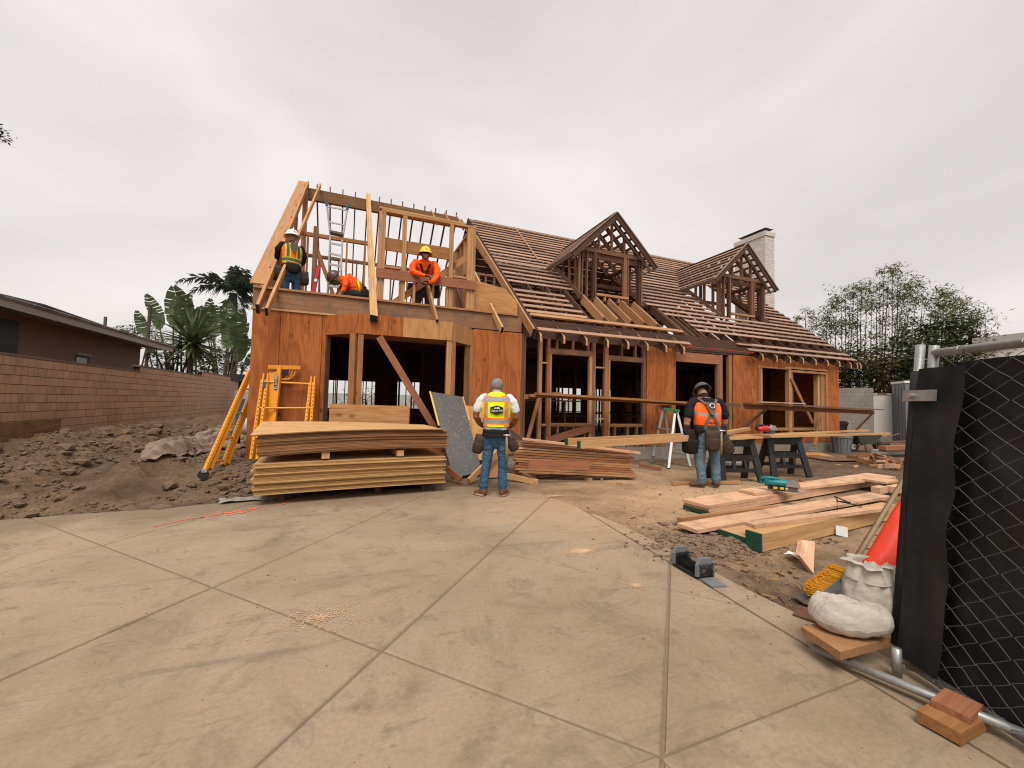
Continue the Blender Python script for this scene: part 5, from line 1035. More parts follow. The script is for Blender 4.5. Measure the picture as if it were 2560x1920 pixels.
a = onz(2103, 1315, .10); tag(MB().add([atd(2090, 1313, a), atd(2119, 1319, a), atd(2120, 1344, a), atd(2090, 1337, a)]+[q+V(VIEW)*.003 for q in (atd(2090, 1313, a), atd(2119, 1319, a), atd(2120, 1344, a), atd(2090, 1337, a))], QF).build('paper_tag', M['paper']), 'white paper tag stapled to the laminated beam', 'tag')
# pencilled lumber stamps on beam faces
def stamp(s, px, z, size, ang, parent=None, m='ink'):
    p = onz(*px, z); o = text_mesh('lumber_stamp', s, size, M[m], Matrix.Translation(p+V(0, 0, .002)) @ Matrix.Rotation(ang, 4, 'Z'), None, .0005); return tag(o, 'black stamped lettering on the '+('laminated beam' if z < .2 else 'pink slanted plank'), 'stamp')
w = onz(2240, 1262, .175)-onz(1902, 1336, .175); stamp('LP  LVL', (1965, 1306), .175, .07, atan2(w.y, w.x)+.25); stamp('/// LTS', (2150, 1268), .216, .05, atan2(w.y, w.x)+.25)
# wedge offcut and rag
p = onz(2018, 1436); q = [atd(2004, 1350, p+V(VIEW)*.35), atd(2037, 1354, p+V(VIEW)*.35), atd(2034, 1434, p), atd(1999, 1389, p+V(VIEW)*.1)]; mb = MB(); mb.add(q+[r+V(VIEW)*.05+V(0, 0, -.01) for r in q], QF); tag(mb.build('wedge_offcut', M['pink'], None, frame(sum(q, V(0, 0, 0))/4, q[2]-q[1], VR)), 'pointed pink offcut with a scrawl leaning on the ground', 'offcut')
p = onz(1985, 1398, .0); crumple('rag', (p.x, p.y, 0.02), .16, .10, M['paper'], 'small white crumpled rag beside the pointed offcut', 'rag', .04)
# --- boot brush
a, b = gp(1703, 1412), gp(1762, 1445); c = (a+b)/2; ux = (b-a).normalized(); uy = V(-ux.y, ux.x, 0); t = thing('boot_brush', c, 'black boot brush scraper on the slab edge', 'boot brush'); P = lambda u, v, z: c+ux*u+uy*v+V(0, 0, z); Lb = (b-a).length/2
MB().bar(P(-Lb, 0, .012), P(Lb, 0, .012), .024, .18).build('base', M['black'], t)
for u in (-Lb, Lb):
    Mx = Matrix(((uy.x, 0, ux.x, P(u, 0, 0).x), (uy.y, 0, ux.y, P(u, 0, 0).y), (0, 1, 0, .02), (0, 0, 0, 1))); MB().prism([(-.09, 0), (.09, 0), (.085, .09), (.05, .14), (-.05, .14), (-.085, .09)], -.012, .012, Mx).build('end_plate', M['grey'], t)
    s_ = -1 if u < 0 else 1; mb = MB()
    for _ in range(260): v, z = random.uniform(-.07, .07), random.uniform(.02, .12); q = P(u+s_*-.012, v, z); mb.tube([q, q+ux*(-s_*.035)+V(0, 0, random.uniform(-.006, .006))], .002, 3)
    mb.build('bristles', M['black'], t)
    mb = MB()
    for _ in range(180): v, z = random.uniform(-.07, .07), random.uniform(.02, .12); q = P(u+s_*.012, v, z); mb.tube([q, q+ux*(s_*.02)], .002, 3)
    mb.build('bristles', M['black'], t)
mb = MB()
for _ in range(700): u, v = random.uniform(-Lb+.03, Lb-.03), random.uniform(-.06, .06); mb.tube([P(u, v, .02), P(u+random.uniform(-.01, .01), v, .065)], .002, 3)
mb.build('bristles', M['black'], t); p = P(Lb+.10, 0, .006); MB().bar(P(Lb+.02, 0, .006), P(Lb+.17, -.02, .006), .012, .13).build('foot_plate', M['grey'], t)
# --- bins and clutter by the right corner
p = gp(2100, 1128); t = thing('wheelie_bin', p, 'black lidded bin standing against the right house corner', 'bin'); q = p+V(VIEW)*.3
MB().loft([[q+V(VR)*u*s+V(VIEW)*v*s+V(0, 0, z) for u, v in ((-.27, -.3), (.27, -.3), (.27, .3), (-.27, .3))] for s, z in ((.8, 0), (1, .85), (1.06, .87), (1.06, .92))]).build('body', M['black'], t)
MB().loft([[q+V(VR)*u+V(VIEW)*v+V(0, 0, z) for u, v in ((-.29*s, -.33), (.29*s, -.33), (.29*s, .33), (-.29*s, .33))] for s, z in ((1, .922), (1, .96), (.75, 1.02))]).build('lid', M['black'], t); text_mesh('mark', 'gj', .12, M['white'], frame(atd(2093, 1095, p), VR, (0, 0, 1)), t)
p = gp(2120, 1135); t = thing('grey_tub', p, 'large grey plastic tub before the black bin', 'tub')
def rr(n=10): return [(.30*cos(a)*(1 if abs(cos(a)) < .7 else .95), .27*sin(a)) for a in np.linspace(0, 2*pi, n+1)[:-1]]
MB().loft([[p+V(VIEW)*.25+V(VR)*u*s+V(VIEW)*v*s+V(0, 0, z) for u, v in rr()] for s, z in ((.78, 0), (1, .5), (1.07, .5), (1.07, .55))], True).build('body', M['grey'], t)
for a in np.linspace(pi*1.1, pi*1.9, 5): MB().bar(p+V(VIEW)*(.25+.272*.8*sin(a))+V(VR)*.305*.8*cos(a)+V(0, 0, .03), p+V(VIEW)*(.25+.275*sin(a))+V(VR)*.31*cos(a)+V(0, 0, .5), .012, .012, VR).build('rib', M['grey'], t)
p = gp(2165, 1132); t = thing('wheelbarrow', p, 'dark wheelbarrow with long handles behind the grey tub', 'wheelbarrow'); q = p+V(VIEW)*.2
MB().loft([[q+V(VR)*(u*s+dx)+V(VIEW)*v*s+V(0, 0, z) for u, v in ((-.35, -.3), (.45, -.3), (.45, .3), (-.35, .3))] for s, z, dx in ((.62, .28, .05), (1, .60, 0), (1.04, .62, 0))], True).build('tray', plain('dark_green_steel', (.06, .065, .05), .6, 0, .2), t)
MB().tube([q+V(VR)*-.28+V(VIEW)*-.05+V(0, 0, .18), q+V(VR)*-.28+V(VIEW)*.06+V(0, 0, .18)], .18, 18).build('wheel', M['rubber'], t); MB().tube([q+V(VR)*-.28+V(VIEW)*-.06+V(0, 0, .18), q+V(VR)*-.28+V(VIEW)*.07+V(0, 0, .18)], .09, 12).build('hub', M['lgrey'], t)
for v in (-.22, .22): MB().tube([q+V(VR)*-.28+V(VIEW)*v*.3+V(0, 0, .18), q+V(VR)*.4+V(VIEW)*v+V(0, 0, .42), q+V(VR)*1.05+V(VIEW)*v*1.2+V(0, 0, .66)], .018, 8).build('handle', M['iron'], t); MB().tube([q+V(VR)*.3+V(VIEW)*v+V(0, 0, .40), q+V(VR)*.38+V(VIEW)*v+V(0, 0, 0)], .014, 6).build('leg', M['iron'], t)
p = gp(2215, 1130); t = thing('tool_drum', p, 'rounded dark drum beside the wheelbarrow', 'drum'); MB().ball(p+V(VIEW)*.2+V(0, 0, .27), (.24, .24, .27), 14, 10).build('body', plain('dark_drum', (.05, .05, .042), .55), t, smooth=True); MB().tube([p+V(VIEW)*.2, p+V(VIEW)*.2+V(0, 0, .06)], .2, 14).build('base', M['black'], t)
# sheets of plywood lying on the ground
for k, (x0, y0, x1, y1, w, m) in enumerate(((2030, 1140, 2100, 1142, .9, 'plyp'), (2070, 1152, 2190, 1150, 1.1, 'mid'), (2020, 1128, 2085, 1122, .3, 'pink'))):
    a, b = onz(x0, y0, .03), onz(x1, y1, .05); pb_('ground_sheet', a+V(VIEW)*w/2, b+V(VIEW)*w/2, w, .018, m, ('pale plywood sheet flat on the dirt under the grey tub', 'weathered sheet lying tilted before the wheelbarrow', 'narrow pink board on the dirt below the window')[k], 'plywood', VIEW)
# scrap heap
hc = gp(2200, 1165); kinds = ('block', 'long strip', 'split wedge')
for k in range(64):
    a = random.uniform(0, 3.14); r = abs(random.gauss(0, .5)); c = hc+V(VR)*random.gauss(.3, .5)+V(VIEW)*random.gauss(-.05, .45); hgt = max(.02, .3-.25*((c-hc).length))*random.random()+.03; d = V(cos(a), sin(a), random.uniform(-.25, .25)).normalized()*random.uniform(.12, .4)
    pb_('scrap_offcut', c-d/2+V(0, 0, hgt), c+d/2+V(0, 0, hgt), random.choice((.04, .09, .09)), .038, random.choice(('pink', 'pink', 'red', 'fir')), 'sawn offcut in the scrap heap beyond the plank ends', 'offcut', (0, 0, 1), 'offcuts of the scrap heap')
for (x0, y0, x1, y1, z, m, lb) in ((2196, 1106, 2300, 1103, .34, 'mid', 'dark trim board resting above the scrap heap'), (2205, 1120, 2300, 1117, .26, 'red', 'reddish board stack end behind the scrap heap'), (2206, 1127, 2300, 1126, .18, 'old', 'dark board under the reddish stack')):
    a, b = onz(x0, y0, z), onz(x1, y1, z); pb_('stacked_board', a, b, .05 if m != 'red' else .12, .2, m, lb, 'lumber')
p = onz(2250, 1138); slab_ = tag(slab('concrete_piece', p+V(-.3, .1, 0), p+V(.9, .6, .12), M['lgrey']), 'pale flat slab behind the scrap heap', 'slab')
for k, (x, y, m) in enumerate(((2090, 1163, 'tan'), (1995, 1170, 'pink'))): p = onz(x, y, .01); pb_('wood_chip', p, p+V(.22, .02, 0), .06, .012, m, ('flat pale chip on the dirt before the wheelbarrow', 'pink chip on the dirt behind the sawhorse')[k], 'chip', VIEW)
# bags of cement left inside the sawhorse
p = gp(1868, 1178)+V(VIEW)*.5; tag(MB().ball(p+V(0, 0, .16), (.28, .2, .17), 12, 8).build('cement_bag', M['lgrey'], None, smooth=True), 'slumped pale bag behind the left sawhorse', 'bag')
# --- yellow scaffold parts at left
def perf(t, p, q, w=.048, name='rail'):
    o = board(name, p, q, w, w, M['yellow'], t, V(VIEW)); n = int((q-p).length/.075); mb = MB(); d = (q-p).normalized(); side = V(0, -1, 0); side = (side-d*side.dot(d)).normalized()
    for i in range(1, n): c = p+d*(i*.075); mb.bar(c+side*(w/2+.001), c+side*(w/2+.004), .02, .02, VR)
    mb.build('pin_holes', M['hole'], o); return o
def scaff(dx, label):
    t = thing('scaffold_end', ony(640+dx, 1090, 8.2), label, 'scaffold'); tl, tr = ony(657+dx*.7, 950, 8.42), ony(777+dx*.55, 957, 8.42); bl, br = ony(628+dx, 1148, 7.95), ony(757+dx, 1135, 7.95)
    for a, b in ((tl, bl), (tr, br)): perf(t, a, b); MB().tube([a, a+(a-b).normalized()*.13], [.02, .015], 8).build('coupling_pin', M['yellow'], t)
    for f in (.02, .37, .74): MB().tube([tl+(bl-tl)*f, tr+(br-tr)*f], .017, 8).build('rung', M['yellow'], t)
    return t
scaff(0, 'yellow perforated scaffold end frame leaning on the plywood wall'); 
t2 = scaff(16, 'second yellow perforated frame standing close behind the first')
t = thing('scaffold_tray', ony(700, 1090, 8.4), 'yellow folded scaffold side brace with curved tubes standing by the wall', 'scaffold'); P = lambda x, y, Y=8.45: ony(x, y, Y)
board('channel', P(686, 930), P(672, 1065, 8.3), .17, .03, M['yellow'], t, VR); board('channel', P(696, 915)+V(.03, -.03, 0), P(684, 1062, 8.27), .07, .05, M['yellow'], t, VR); board('crown_bar', P(671, 917, 8.42), P(751, 919, 8.42), .07, .04, M['yellow'], t)
for k in range(3): MB().tube([P(742-k*7, 922, 8.44), P(735-k*8, 938, 8.44), P(724-k*6, 948, 8.44), P(700, 949-k, 8.44)], .013, 8).build('curved_tube', M['yellow'], t)
board('warning_plate', P(703, 931, 8.40), P(721, 931, 8.40), .10, .006, M['black'], t); board('brand_strip', P(690, 935, 8.36), P(689, 975, 8.34), .05, .006, M['black'], t, VR)
for k, (x, y) in enumerate(((690.5, 943), (689.5, 962))): text_mesh('lettering', ('300', 'BIL-JAX')[k], (.07, .05)[k], M['white'], frame(P(x, y, 8.32), V(0, 0, 1), -VR), t)
board('tape', P(664, 955, 8.40), P(661, 972, 8.38), .06, .06, M['blue'], t, VR)
# yellow frame leaning at the corner
ft_ = V(*onz(512, 1186, .22)); tp_ = onx(624, 926, -1.80); t = thing('scaffold_end', ft_, 'yellow scaffold frame with black caster leaning against the house corner', 'scaffold'); off = V(.10, .50, 0)
for o_ in (V(0, 0, 0), V(.035, .10, 0), off, off+V(.03, .1, 0)): perf(t, tp_+o_*.8+V(0, 0, 0), ft_+o_+V(0, 0, .06))
for f in (.22, .48, .72, .92): MB().tube([tp_+(ft_-tp_)*f, tp_+(ft_-tp_)*f+off*.9], .016, 8).build('rung', M['yellow'], t)
MB().tube([ft_-V(.02, .03, -.0), ft_-V(.02, -.03, 0)], .065, 16).build('caster', M['rubber'], t); MB().box(ft_+V(0, 0, .06), (.07, .08, .05)).build('caster_fork', M['steel'], t); MB().tube([ft_+off-V(0, .03, 0), ft_+off+V(0, .03, 0)], .06, 14).build('caster', M['rubber'], t)
# black hose and blue machine
pts_ = [gp(x, y)+V(0, 0, .015) for x, y in ((330, 1215), (350, 1232), (400, 1228), (440, 1222), (500, 1213))]; tag(MB().tube(pts_, .014, 7).build('hose', M['rubber'], None, smooth=True), 'black hose lying over the churned dirt', 'hose')
pts_ = [gp(x, y)+V(0, 0, .02) for x, y in ((520, 1190), (535, 1203), (575, 1204), (612, 1203))]; tag(MB().tube(pts_, .01, 7).build('cable', M['rubber'], None, smooth=True), 'black cable running from the caster to the plywood pile', 'cable')
p = gp(436, 1232); pb_('plastic_strip', p, p+V(VR)*.1-V(VIEW)*.04+V(0, 0, .02), .03, .01, 'teal', 'small teal strip beside the hose', 'strip'); p = gp(190, 1122); pb_('pipe_offcut', p+V(0, 0, .04), p+V(VR)*.25+V(0, .3, .07), .06, .03, 'lgrey', 'short pale offcut at the foot of the block wall', 'offcut')
q = V(-1.98, 10.9, gh(-1.98, 10.9)-.15); t = thing('blue_machine', q, 'blue wheeled machine parked behind the house corner', 'machine'); MB().loft([[q+V(u*s, v*s, z) for u, v in ((-.3, -.4), (.3, -.4), (.3, .4), (-.3, .4))] for s, z in ((.8, .45), (1, .6), (1, 1.15), (.85, 1.25))]).build('body', M['blue'], t); MB().ball(q+V(-.05, -.45, .55), (.22, .2, .2), 12, 8).build('tank', M['lgrey'], t, smooth=True)
for u in (-.32, .32): MB().tube([q+V(u-.05, -.25, .22), q+V(u+.05, -.25, .22)], .22, 16).build('wheel', M['rubber'], t)
MB().box(q+V(-.3, -.2, 1.62), (.3, .25, .16)).build('hood', M['black'], t); MB().tube([q+V(-.28, -.2, 1.2), q+V(-.28, -.2, 1.6)], .05, 8).build('mast', M['black'], t)
# brown tarp on the berm
v, f = [], []; n, m_ = 90, 70; c1, c2, c3, c4 = gp(385, 1112), gp(600, 1080), gp(640, 1110), gp(345, 1145)
for i in range(n+1):
    for j in range(m_+1):
        s, t = i/n, j/m_; p = (c1*(1-s)+c2*s)*(1-t)+(c4*(1-s)+c3*s)*t; v.append(V(p.x, p.y, gh(p.x, p.y)+.05+.028*sin(t*30+5*s+4*noise.noise(V(s*3, t*3, 0)))+.018*sin(t*61+9*noise.noise(V(s*4, t*2, 3)))+.03*noise.noise(V(s*9, t*9, 5))+.05*noise.noise(V(s*3, t*4, 9))))
for i in range(n):
    for j in range(m_): a = i*(m_+1)+j; f.append((a, a+1, a+m_+2, a+m_+1))
o = MB_from('tarp', v, f, M['tarp'], None); tag(o, 'wrinkled brown tarp spread over the dirt berm beside the block wall', 'tarp'); o.data.polygons.foreach_set('use_smooth', [True]*len(o.data.polygons))

# --- upstairs clutter
t = thing('deck_ladder', (-.45, 10.2, DECK), 'aluminium ladder with blue tipped rails standing on the upper deck', 'ladder'); tl, tr = ony(817, 512, 10.2), ony(868, 522, 10.2); ml, mr = ony(826, 590, 10.2), ony(856, 597, 10.2); bl, br = V(ml.x+.0, 10.0, DECK), V(mr.x, 10.0, DECK)
for a, b, c in ((tl, ml, bl), (tr, mr, br)): board('rail', a, b, .035, .03, M['alu'], t, VR); board('rail', b, c, .035, .03, M['alu'], t, VR); d = (a-b).normalized(); MB().tube([a-d*.02, a+d*.12], [.035, .03], 10).build('tip', M['blue'], t)
for f in (.05, .55): board('rung', tl+(ml-tl)*f, tr+(mr-tr)*f, .03, .03, M['alu'], t)
board('shelf', ml+(tl-ml)*.12, mr+(tr-mr)*.12, .05, .18, M['iron'], t)
for f in np.linspace(.08, .95, 8): board('rung', ml+(bl-ml)*f, mr+(br-mr)*f, .045, .03, M['alu'], t)
a, b = ony(798, 664, 9.0), ony(783, 732, 9.0); t = tag(board('spirit_level', a, b, .07, .03, M['redp'], None, VR), 'red spirit level leaning on a post of the upper deck', 'level'); board('vial', a+(b-a)*.5-V(0, .02, 0), a+(b-a)*.6-V(0, .02, 0), .05, .02, M['white'], t, VR)
for k in range(14):
    p = V(random.uniform(-1.2, 2.4), random.uniform(9.3, 11), DECK+.05+random.random()*.12); a = random.uniform(-.5, .5); pb_('deck_offcut', p, p+V(cos(a), sin(a)*.3, random.uniform(-.1, .2))*random.uniform(.3, .8), .09, .038, random.choice(('red', 'fir', 'new')), 'loose offcut lying on the upper deck', 'offcut', (0, 0, 1), 'offcuts on the upper deck')
a, b = ony(1063, 692, 8.75), ony(1092, 806, 8.02); o = pb_('held_rafter', b, a, .14, .042, 'new', 'loose rafter held over the rim by the worker in the yellow helmet', 'rafter', RN); endcap(o, b, a, .14, .042, 'blackend', RN)
tag(MB().tube([ony(1720, 866, 8.15), ony(1885, 882, 8.15)], .005, 5).build('string_line', M['orange']), 'taut orange string line along the missing eave', 'string')

# ================================================================== screened chain-link fence
FB = onz(2276, 1688); FD = V(-.36, -.933, 0).normalized(); FNn = V(-FD.y, FD.x, 0); FNn = FNn if FNn.dot(V(-1, 0, 0)) > 0 else -FNn       # FNn: side facing the camera
FU = (V(0, 0, 1)+V(VR)*.10).normalized(); FNn = FD.cross(FU).normalized(); FNn = FNn if FNn.dot(V(-1, 0, 0)) > 0 else -FNn
fe = thing('screened_fence', FB, 'chain-link fence panel with black windscreen and galvanised pipe frame', 'fence'); FP = lambda u, z, o=0.: FB+FD*u+FU*z+FNn*o
ztop = onpl(2310, 882, FB, FNn).z; zbot = onpl(2262, 1652, FB, FNn).z; FL = 2.6
MB().tube([FP(0, .03), FP(0, ztop+.04)], .022, 14).build('end_post', M['galv'], fe, smooth=True); MB().tube([FP(0, ztop), FP(FL, ztop)], .022, 14).build('top_rail', M['galv'], fe, smooth=True); MB().tube([FP(0, zbot), FP(FL, zbot)], .022, 14).build('bottom_rail', M['galv'], fe, smooth=True); MB().tube([FP(FL, 0), FP(FL, ztop)], .022, 12).build('end_post', M['galv'], fe, smooth=True)
p2 = FB-FD*.055+FNn*.02; MB().tube([p2, p2+FU*(ztop+.05)], .021, 12).build('companion_post', M['galv'], fe, smooth=True)
zc = onpl(2300, 990, FB, FNn).z; board('clamp', FP(-.085, zc, .062), FP(.085, zc, .066), .06, .014, M['galv'], fe, FU); MB().tube([FP(-.03, zc, .06), FP(-.03, zc, .09)], .014, 8).build('clamp_bolt', M['steel'], fe)
# woven wire: zigzag strands
mb = MB(); pit = .062; n = int(FL/pit)
for i in range(n):
    pts_ = []; z = zbot; k = 0; u0 = .09+i*pit
    while z < ztop-.01:
        pts_.append(FP(u0+(pit*.52 if (k+i) % 2 else -pit*.52)+random.uniform(-.006, .006), z+random.uniform(-.004, .004), .027+(.004 if (k+i) % 2 else 0))); z += .048; k += 1
    for p, q in zip(pts_[:-1], pts_[1:]): mb.tube([p, q], .0016, 4, False)
mb.build('wire_mesh', M['wire'], fe)['kind'] = 'stuff'
def cloth(name, u0, u1, z0, z1, off, amp, nu, nz, seed, edge=None):
    v, f = [], []
    for i in range(nu+1):
        for j in range(nz+1):
            s, t = i/nu, j/nz; u = u0+(u1-u0)*s; z = z0+(z1-z0)*t
            if edge and i == nu: u += edge(t)
            v.append(FP(u, z, off+amp*noise.noise(V(u*5, z*3.5, seed))+amp*.5*noise.noise(V(u*14, z*5, seed+4))))
    for i in range(nu):
        for j in range(nz): a = i*(nz+1)+j; f.append((a, a+1, a+nz+2, a+nz+1))
    o = MB_from(name, v, f, M['mesh'], fe); o.data.polygons.foreach_set('use_smooth', [True]*len(o.data.polygons))
cloth('windscreen', .02, FL, zbot+.0, ztop-.05, -.035, .03, 90, 60, 1.)
cloth('screen_flap', -.03, .17, zbot+.03, ztop-.09, .048, .016, 12, 60, 7., lambda t: .008*sin(t*7)+.006*sin(t*23)+.03*t*t); 
# wrapped companion post
v = MB(); v.tube([p2+FU*.12, p2+FU*.6, p2+FU*1.2, p2+FU*(ztop-.1)], [.030, .033, .03, .032], 12).build('post_wrap', M['mesh'], fe, smooth=True)
mb = MB()
for u in np.arange(.12, FL, .26):
    for zz in (ztop, zbot): mb.tube([FP(u+.02*cos(a)*.6+a*.004, zz+.024*sin(a), .024*cos(a)) for a in np.linspace(0, 6.3, 10)], .002, 4)
mb.build('tie_wires', M['galv'], fe)['kind'] = 'stuff'
# foot pipe, blocks
a, b = onz(2030, 1618, .045), onz(2455, 1792, .06); fp = thing('fence_foot', a, 'galvanised foot pipe of the fence lying out over the slab', 'pipe'); MB().tube([a, b+(b-a)*.35], .021, 14).build('pipe', M['galv'], fp, smooth=True); c = onz(2053, 1615, .05); MB().tube([c-V(0, 0, .0), c+V(.02, .03, .06)], .02, 10).build('stub', M['galv'], fp, smooth=True); c = onz(2243, 1690, .02); MB().tube([c, c+V(0, 0, .14)], .021, 10).build('stub', M['galv'], fp, smooth=True)
d = (V(VR)*.9+V(VIEW)*.45).normalized(); p = onz(2420, 1820, .0)
pb_('wood_block', onz(2345, 1818, .035), onz(2345, 1818, .035)+V(VR)*.24+V(VIEW)*.10, .14, .05, 'fir', 'thick wood block under the fence bottom rail', 'block', V(VIEW)*1-V(VR)*.4); q = onz(2375, 1780, .075); pb_('wood_block', q, q+V(VR)*.15+V(VIEW)*.08, .12, .03, 'red', 'thin wood piece on the block under the fence rail', 'block', V(VIEW)*1-V(VR)*.4)
# plank, sandbags, tube, broom, shovel
q = [onz(2003, 1566, .14), onz(2067, 1553, .14), onz(2223, 1597, .14), onz(2101, 1630, .14)]; mb = MB(); mb.add(q+[r-V(0, 0, .042) for r in q], QF); tag(mb.build('short_plank', M['new'], None, frame(sum(q, V(0, 0, 0))/4, q[2]-q[1], VR)), 'cut plank under the sandbags', 'plank')
def bag(c, r, R, label, seed, tie=False):
    bm = bmesh.new(); bmesh.ops.create_icosphere(bm, subdivisions=5, radius=1)
    for v in bm.verts:
        d = v.co.copy(); k = 1+.10*noise.noise(d*1.6+V(seed, 0, 0))+.05*noise.noise(V(d.x*3, d.y*3, d.z*7)+V(seed, 3, 0))+.03*noise.noise(V(d.x*5, d.y*5, d.z*3)+V(0, seed, 0))+.008*noise.noise(d*13); th = atan2(d.y, d.z) if tie else atan2(d.y, d.x); u = d.x if tie else d.z; k += .055*max(0, u+.1)**1.2*sin(th*9+2*noise.noise(d*2+V(seed, 1, 2)))+.02*sin(th*5+3*u); k *= 1-(.42*max(0, u-.35)**1.1 if tie else 0); v.co = V(d.x*r[0]*k*(1.2 if tie and d.x > 0 else 1), d.y*r[1]*k, max(d.z, -.72)*r[2]*k)
    me = bpy.data.meshes.new('bag'); bm.to_mesh(me); bm.free(); me.materials.append(M['canvas']); me.polygons.foreach_set('use_smooth', [True]*len(me.polygons)); t = thing('sandbag', c, label, 'sandbag'); inst('sack', me, Matrix.Translation(c) @ R, t); return t
c = atd(2128, 1548, onz(2130, 1600, .14)); c = onz(2122, 1545, .205); t = thing('sandbag', c, 'slumped dirty white sandbag lying on the cut plank', 'sandbag'); R_ = Matrix.Rotation(YAW-.25, 3, 'Z'); n = 60; v, f = [], []
for sg in (1, -1):
    for i in range(n+1):
        for j in range(n+1):
            a, b = 2*i/n-1, 2*j/n-1; e = max(0., (1-a**4)*(1-b**4))**.5; cr = .010*sin(b*14+6*a+3*noise.noise(V(a*2, b*2, 1)))*abs(a)**1.5+.008*sin(a*11+4*b)*abs(b)**2+.02*noise.noise(V(a*2.4, b*2.4, 7))+.006*noise.noise(V(a*9, b*9, 2))
            h = e*((.105 if sg > 0 else -.055)+(cr if sg > 0 else 0)); pinch = 1-.12*(a*a*b*b); v.append(c+R_@V(a*.19*pinch*(1-.10*b*b), b*.14*pinch*(1-.12*a*a), h+.03*max(0, a)+.012*noise.noise(V(a*4, b*4, 3)))+V(0, 0, -.005))
    k = (n+1)*(n+1)*(0 if sg > 0 else 1)
    for i in range(n):
        for j in range(n): q = k+i*(n+1)+j; f.append((q, q+n+1, q+n+2, q+1) if sg > 0 else (q, q+1, q+n+2, q+n+1))
o = MB_from('sack', v, f, M['canvas'], t); o.data.polygons.foreach_set('use_smooth', [True]*len(o.data.polygons))
q = c+R_@V(.19, .02, .03); MB().tube([q, q+R_@V(.035, 0, .0), q+R_@V(.06, .01, -.02)], [.03, .014, .03], 10).build('tied_neck', M['canvas'], t, smooth=True)
c = onz(2190, 1498, .31)+V(VIEW)*.04; t = bag(c, (.125, .125, .185), Matrix.Rotation(YAW, 4, 'Z') @ Matrix.Rotation(-.12, 4, 'Y'), 'upright dirty white sandbag with gathered mouth holding the orange tube', 5.0)
rr_ = []
for zz, rad, am in ((.10, .115, .004), (.145, .10, .010), (.18, .088, .016), (.20, .098, .02), (.188, .112, .022)): rr_.append([c+V((rad+am*sin(a*5+zz*9)+am*.6*sin(a*11))*cos(a), (rad+am*sin(a*5+zz*9)+am*.6*sin(a*11))*sin(a), zz+.25*am*sin(a*3)) for a in np.linspace(0, 2*pi, 49)[:-1]])
MB().loft(rr_, False).build('mouth', M['canvas'], t, smooth=True)
a = c+V(0, .02, .10)+V(VR)*.035; tpz = onpl(2285, 1250, c+V(VIEW)*.25, (VIEW.x, VIEW.y, 0)); mb = MB(); d = (tpz-a); mb.tube([a, a+d*.25, a+d*.75, a+d*.97, a+d*1.0, a+d*1.06], [.066, .065, .062, .056, .067, .05], 22); tag(mb.build('delineator_tube', M['orange'], None, smooth=True), 'orange traffic delineator tube stuck in the sandbag', 'tube')
hb, ht = onz(2108, 1452, .17), onpl(2290, 1150, onz(2150, 1430, 0)+V(VIEW)*.25, (VIEW.x, VIEW.y, 0)); br_ = thing('push_broom', hb, 'push broom with orange bristles leaning on the fence', 'broom'); MB().tube([hb, ht], .016, 10).build('handle', M['handle'], br_, smooth=True)
bx0, bx1 = onz(2006, 1487, .06), onz(2110, 1440, .14); dd = (bx1-bx0); 
pB, qB = atd(2048, 1487, hb), atd(2118, 1432, hb+V(VIEW)*.1); board('head', pB, qB, .07, .06, M['grey'], br_, V(VIEW))
mb = MB(); ax = (qB-pB); nn = (V(-VR.x, -VR.y, 0)*.75+V(0, 0, .25)-V(VIEW)*.1).normalized()
for _ in range(900): s = random.random(); p = pB+ax*s+V(VIEW)*random.uniform(-.03, .03)+V(0, 0, random.uniform(-.03, .03)); mb.tube([p, p+nn*random.uniform(.10, .125)+V(random.gauss(0, .003), random.gauss(0, .003), random.gauss(0, .003))], .0032, 3)
mb.build('bristles', M['bristle'], br_)
for f0, s_, sz in ((.40, 'BROOMCORN', .05), (.12, '////', .05), (.80, '/////', .05)):
    p = hb+(ht-hb)*f0; ax_ = (ht-hb).normalized(); text_mesh('handle_print', s_, .034, M['ink'], frame(p-V(VIEW)*.0165+ax_*.1, ax_, VR.cross(ax_)*-1 if False else V(-VR.x, -VR.y, 0)), br_, .0004)
s0, s1 = hb+V(.06, .05, -.04), ht+V(.05, .04, -.03); sv = thing('shovel', s0, 'shovel with worn blade standing behind the push broom', 'shovel'); MB().tube([s0, s1], .015, 10).build('handle', M['mid'], sv, smooth=True); mb = MB(); d = V(-VR.x, -VR.y, 0)
bl0 = onz(2008, 1508, .03); mb.add([s0+V(0, 0, .0), s0+V(VIEW)*.10-V(0, 0, .06), bl0+V(VIEW)*.12, bl0, bl0-V(VIEW)*.08+d*-.06, s0-V(VIEW)*.10-V(0, 0, .05)], [(0, 1, 2, 3), (0, 3, 4, 5)]).build('blade', M['iron'], sv); MB().tube([s0-V(0, 0, .02)-(s1-s0).normalized()*.02, s0+(s1-s0).normalized()*.15], [.026, .019], 10).build('socket', M['iron'], sv, smooth=True)
p = onz(2030, 1540, .0); pb_('thin_board', onz(1990, 1526, .01), onz(2090, 1556, .02), .16, .012, 'mid', 'thin muddy board on the ground beside the sandbags', 'board', VIEW)

# twigs and splinters trodden into the dirt
mb = MB()
for _ in range(420):
    q = onz(random.uniform(1400, 2260), random.uniform(1165, 1560)); x, y = q.x, q.y
    if float(sdist(np.array([x]), np.array([y]))[0]) < .05: continue
    a = random.uniform(0, 6.28); l = random.uniform(.02, .10); z = gh(x, y)+.008; mb.bar((x, y, z), (x+cos(a)*l, y+sin(a)*l, z+random.uniform(-.003, .012)), random.uniform(.004, .016), .004, (0, 0, 1), random.choice((0, 0, 1)))
tag(mb.build('splinters', [M['tan'], M['mid']]), 'scattered wood splinters and twigs trodden into the dirt', 'debris', None, 'stuff')

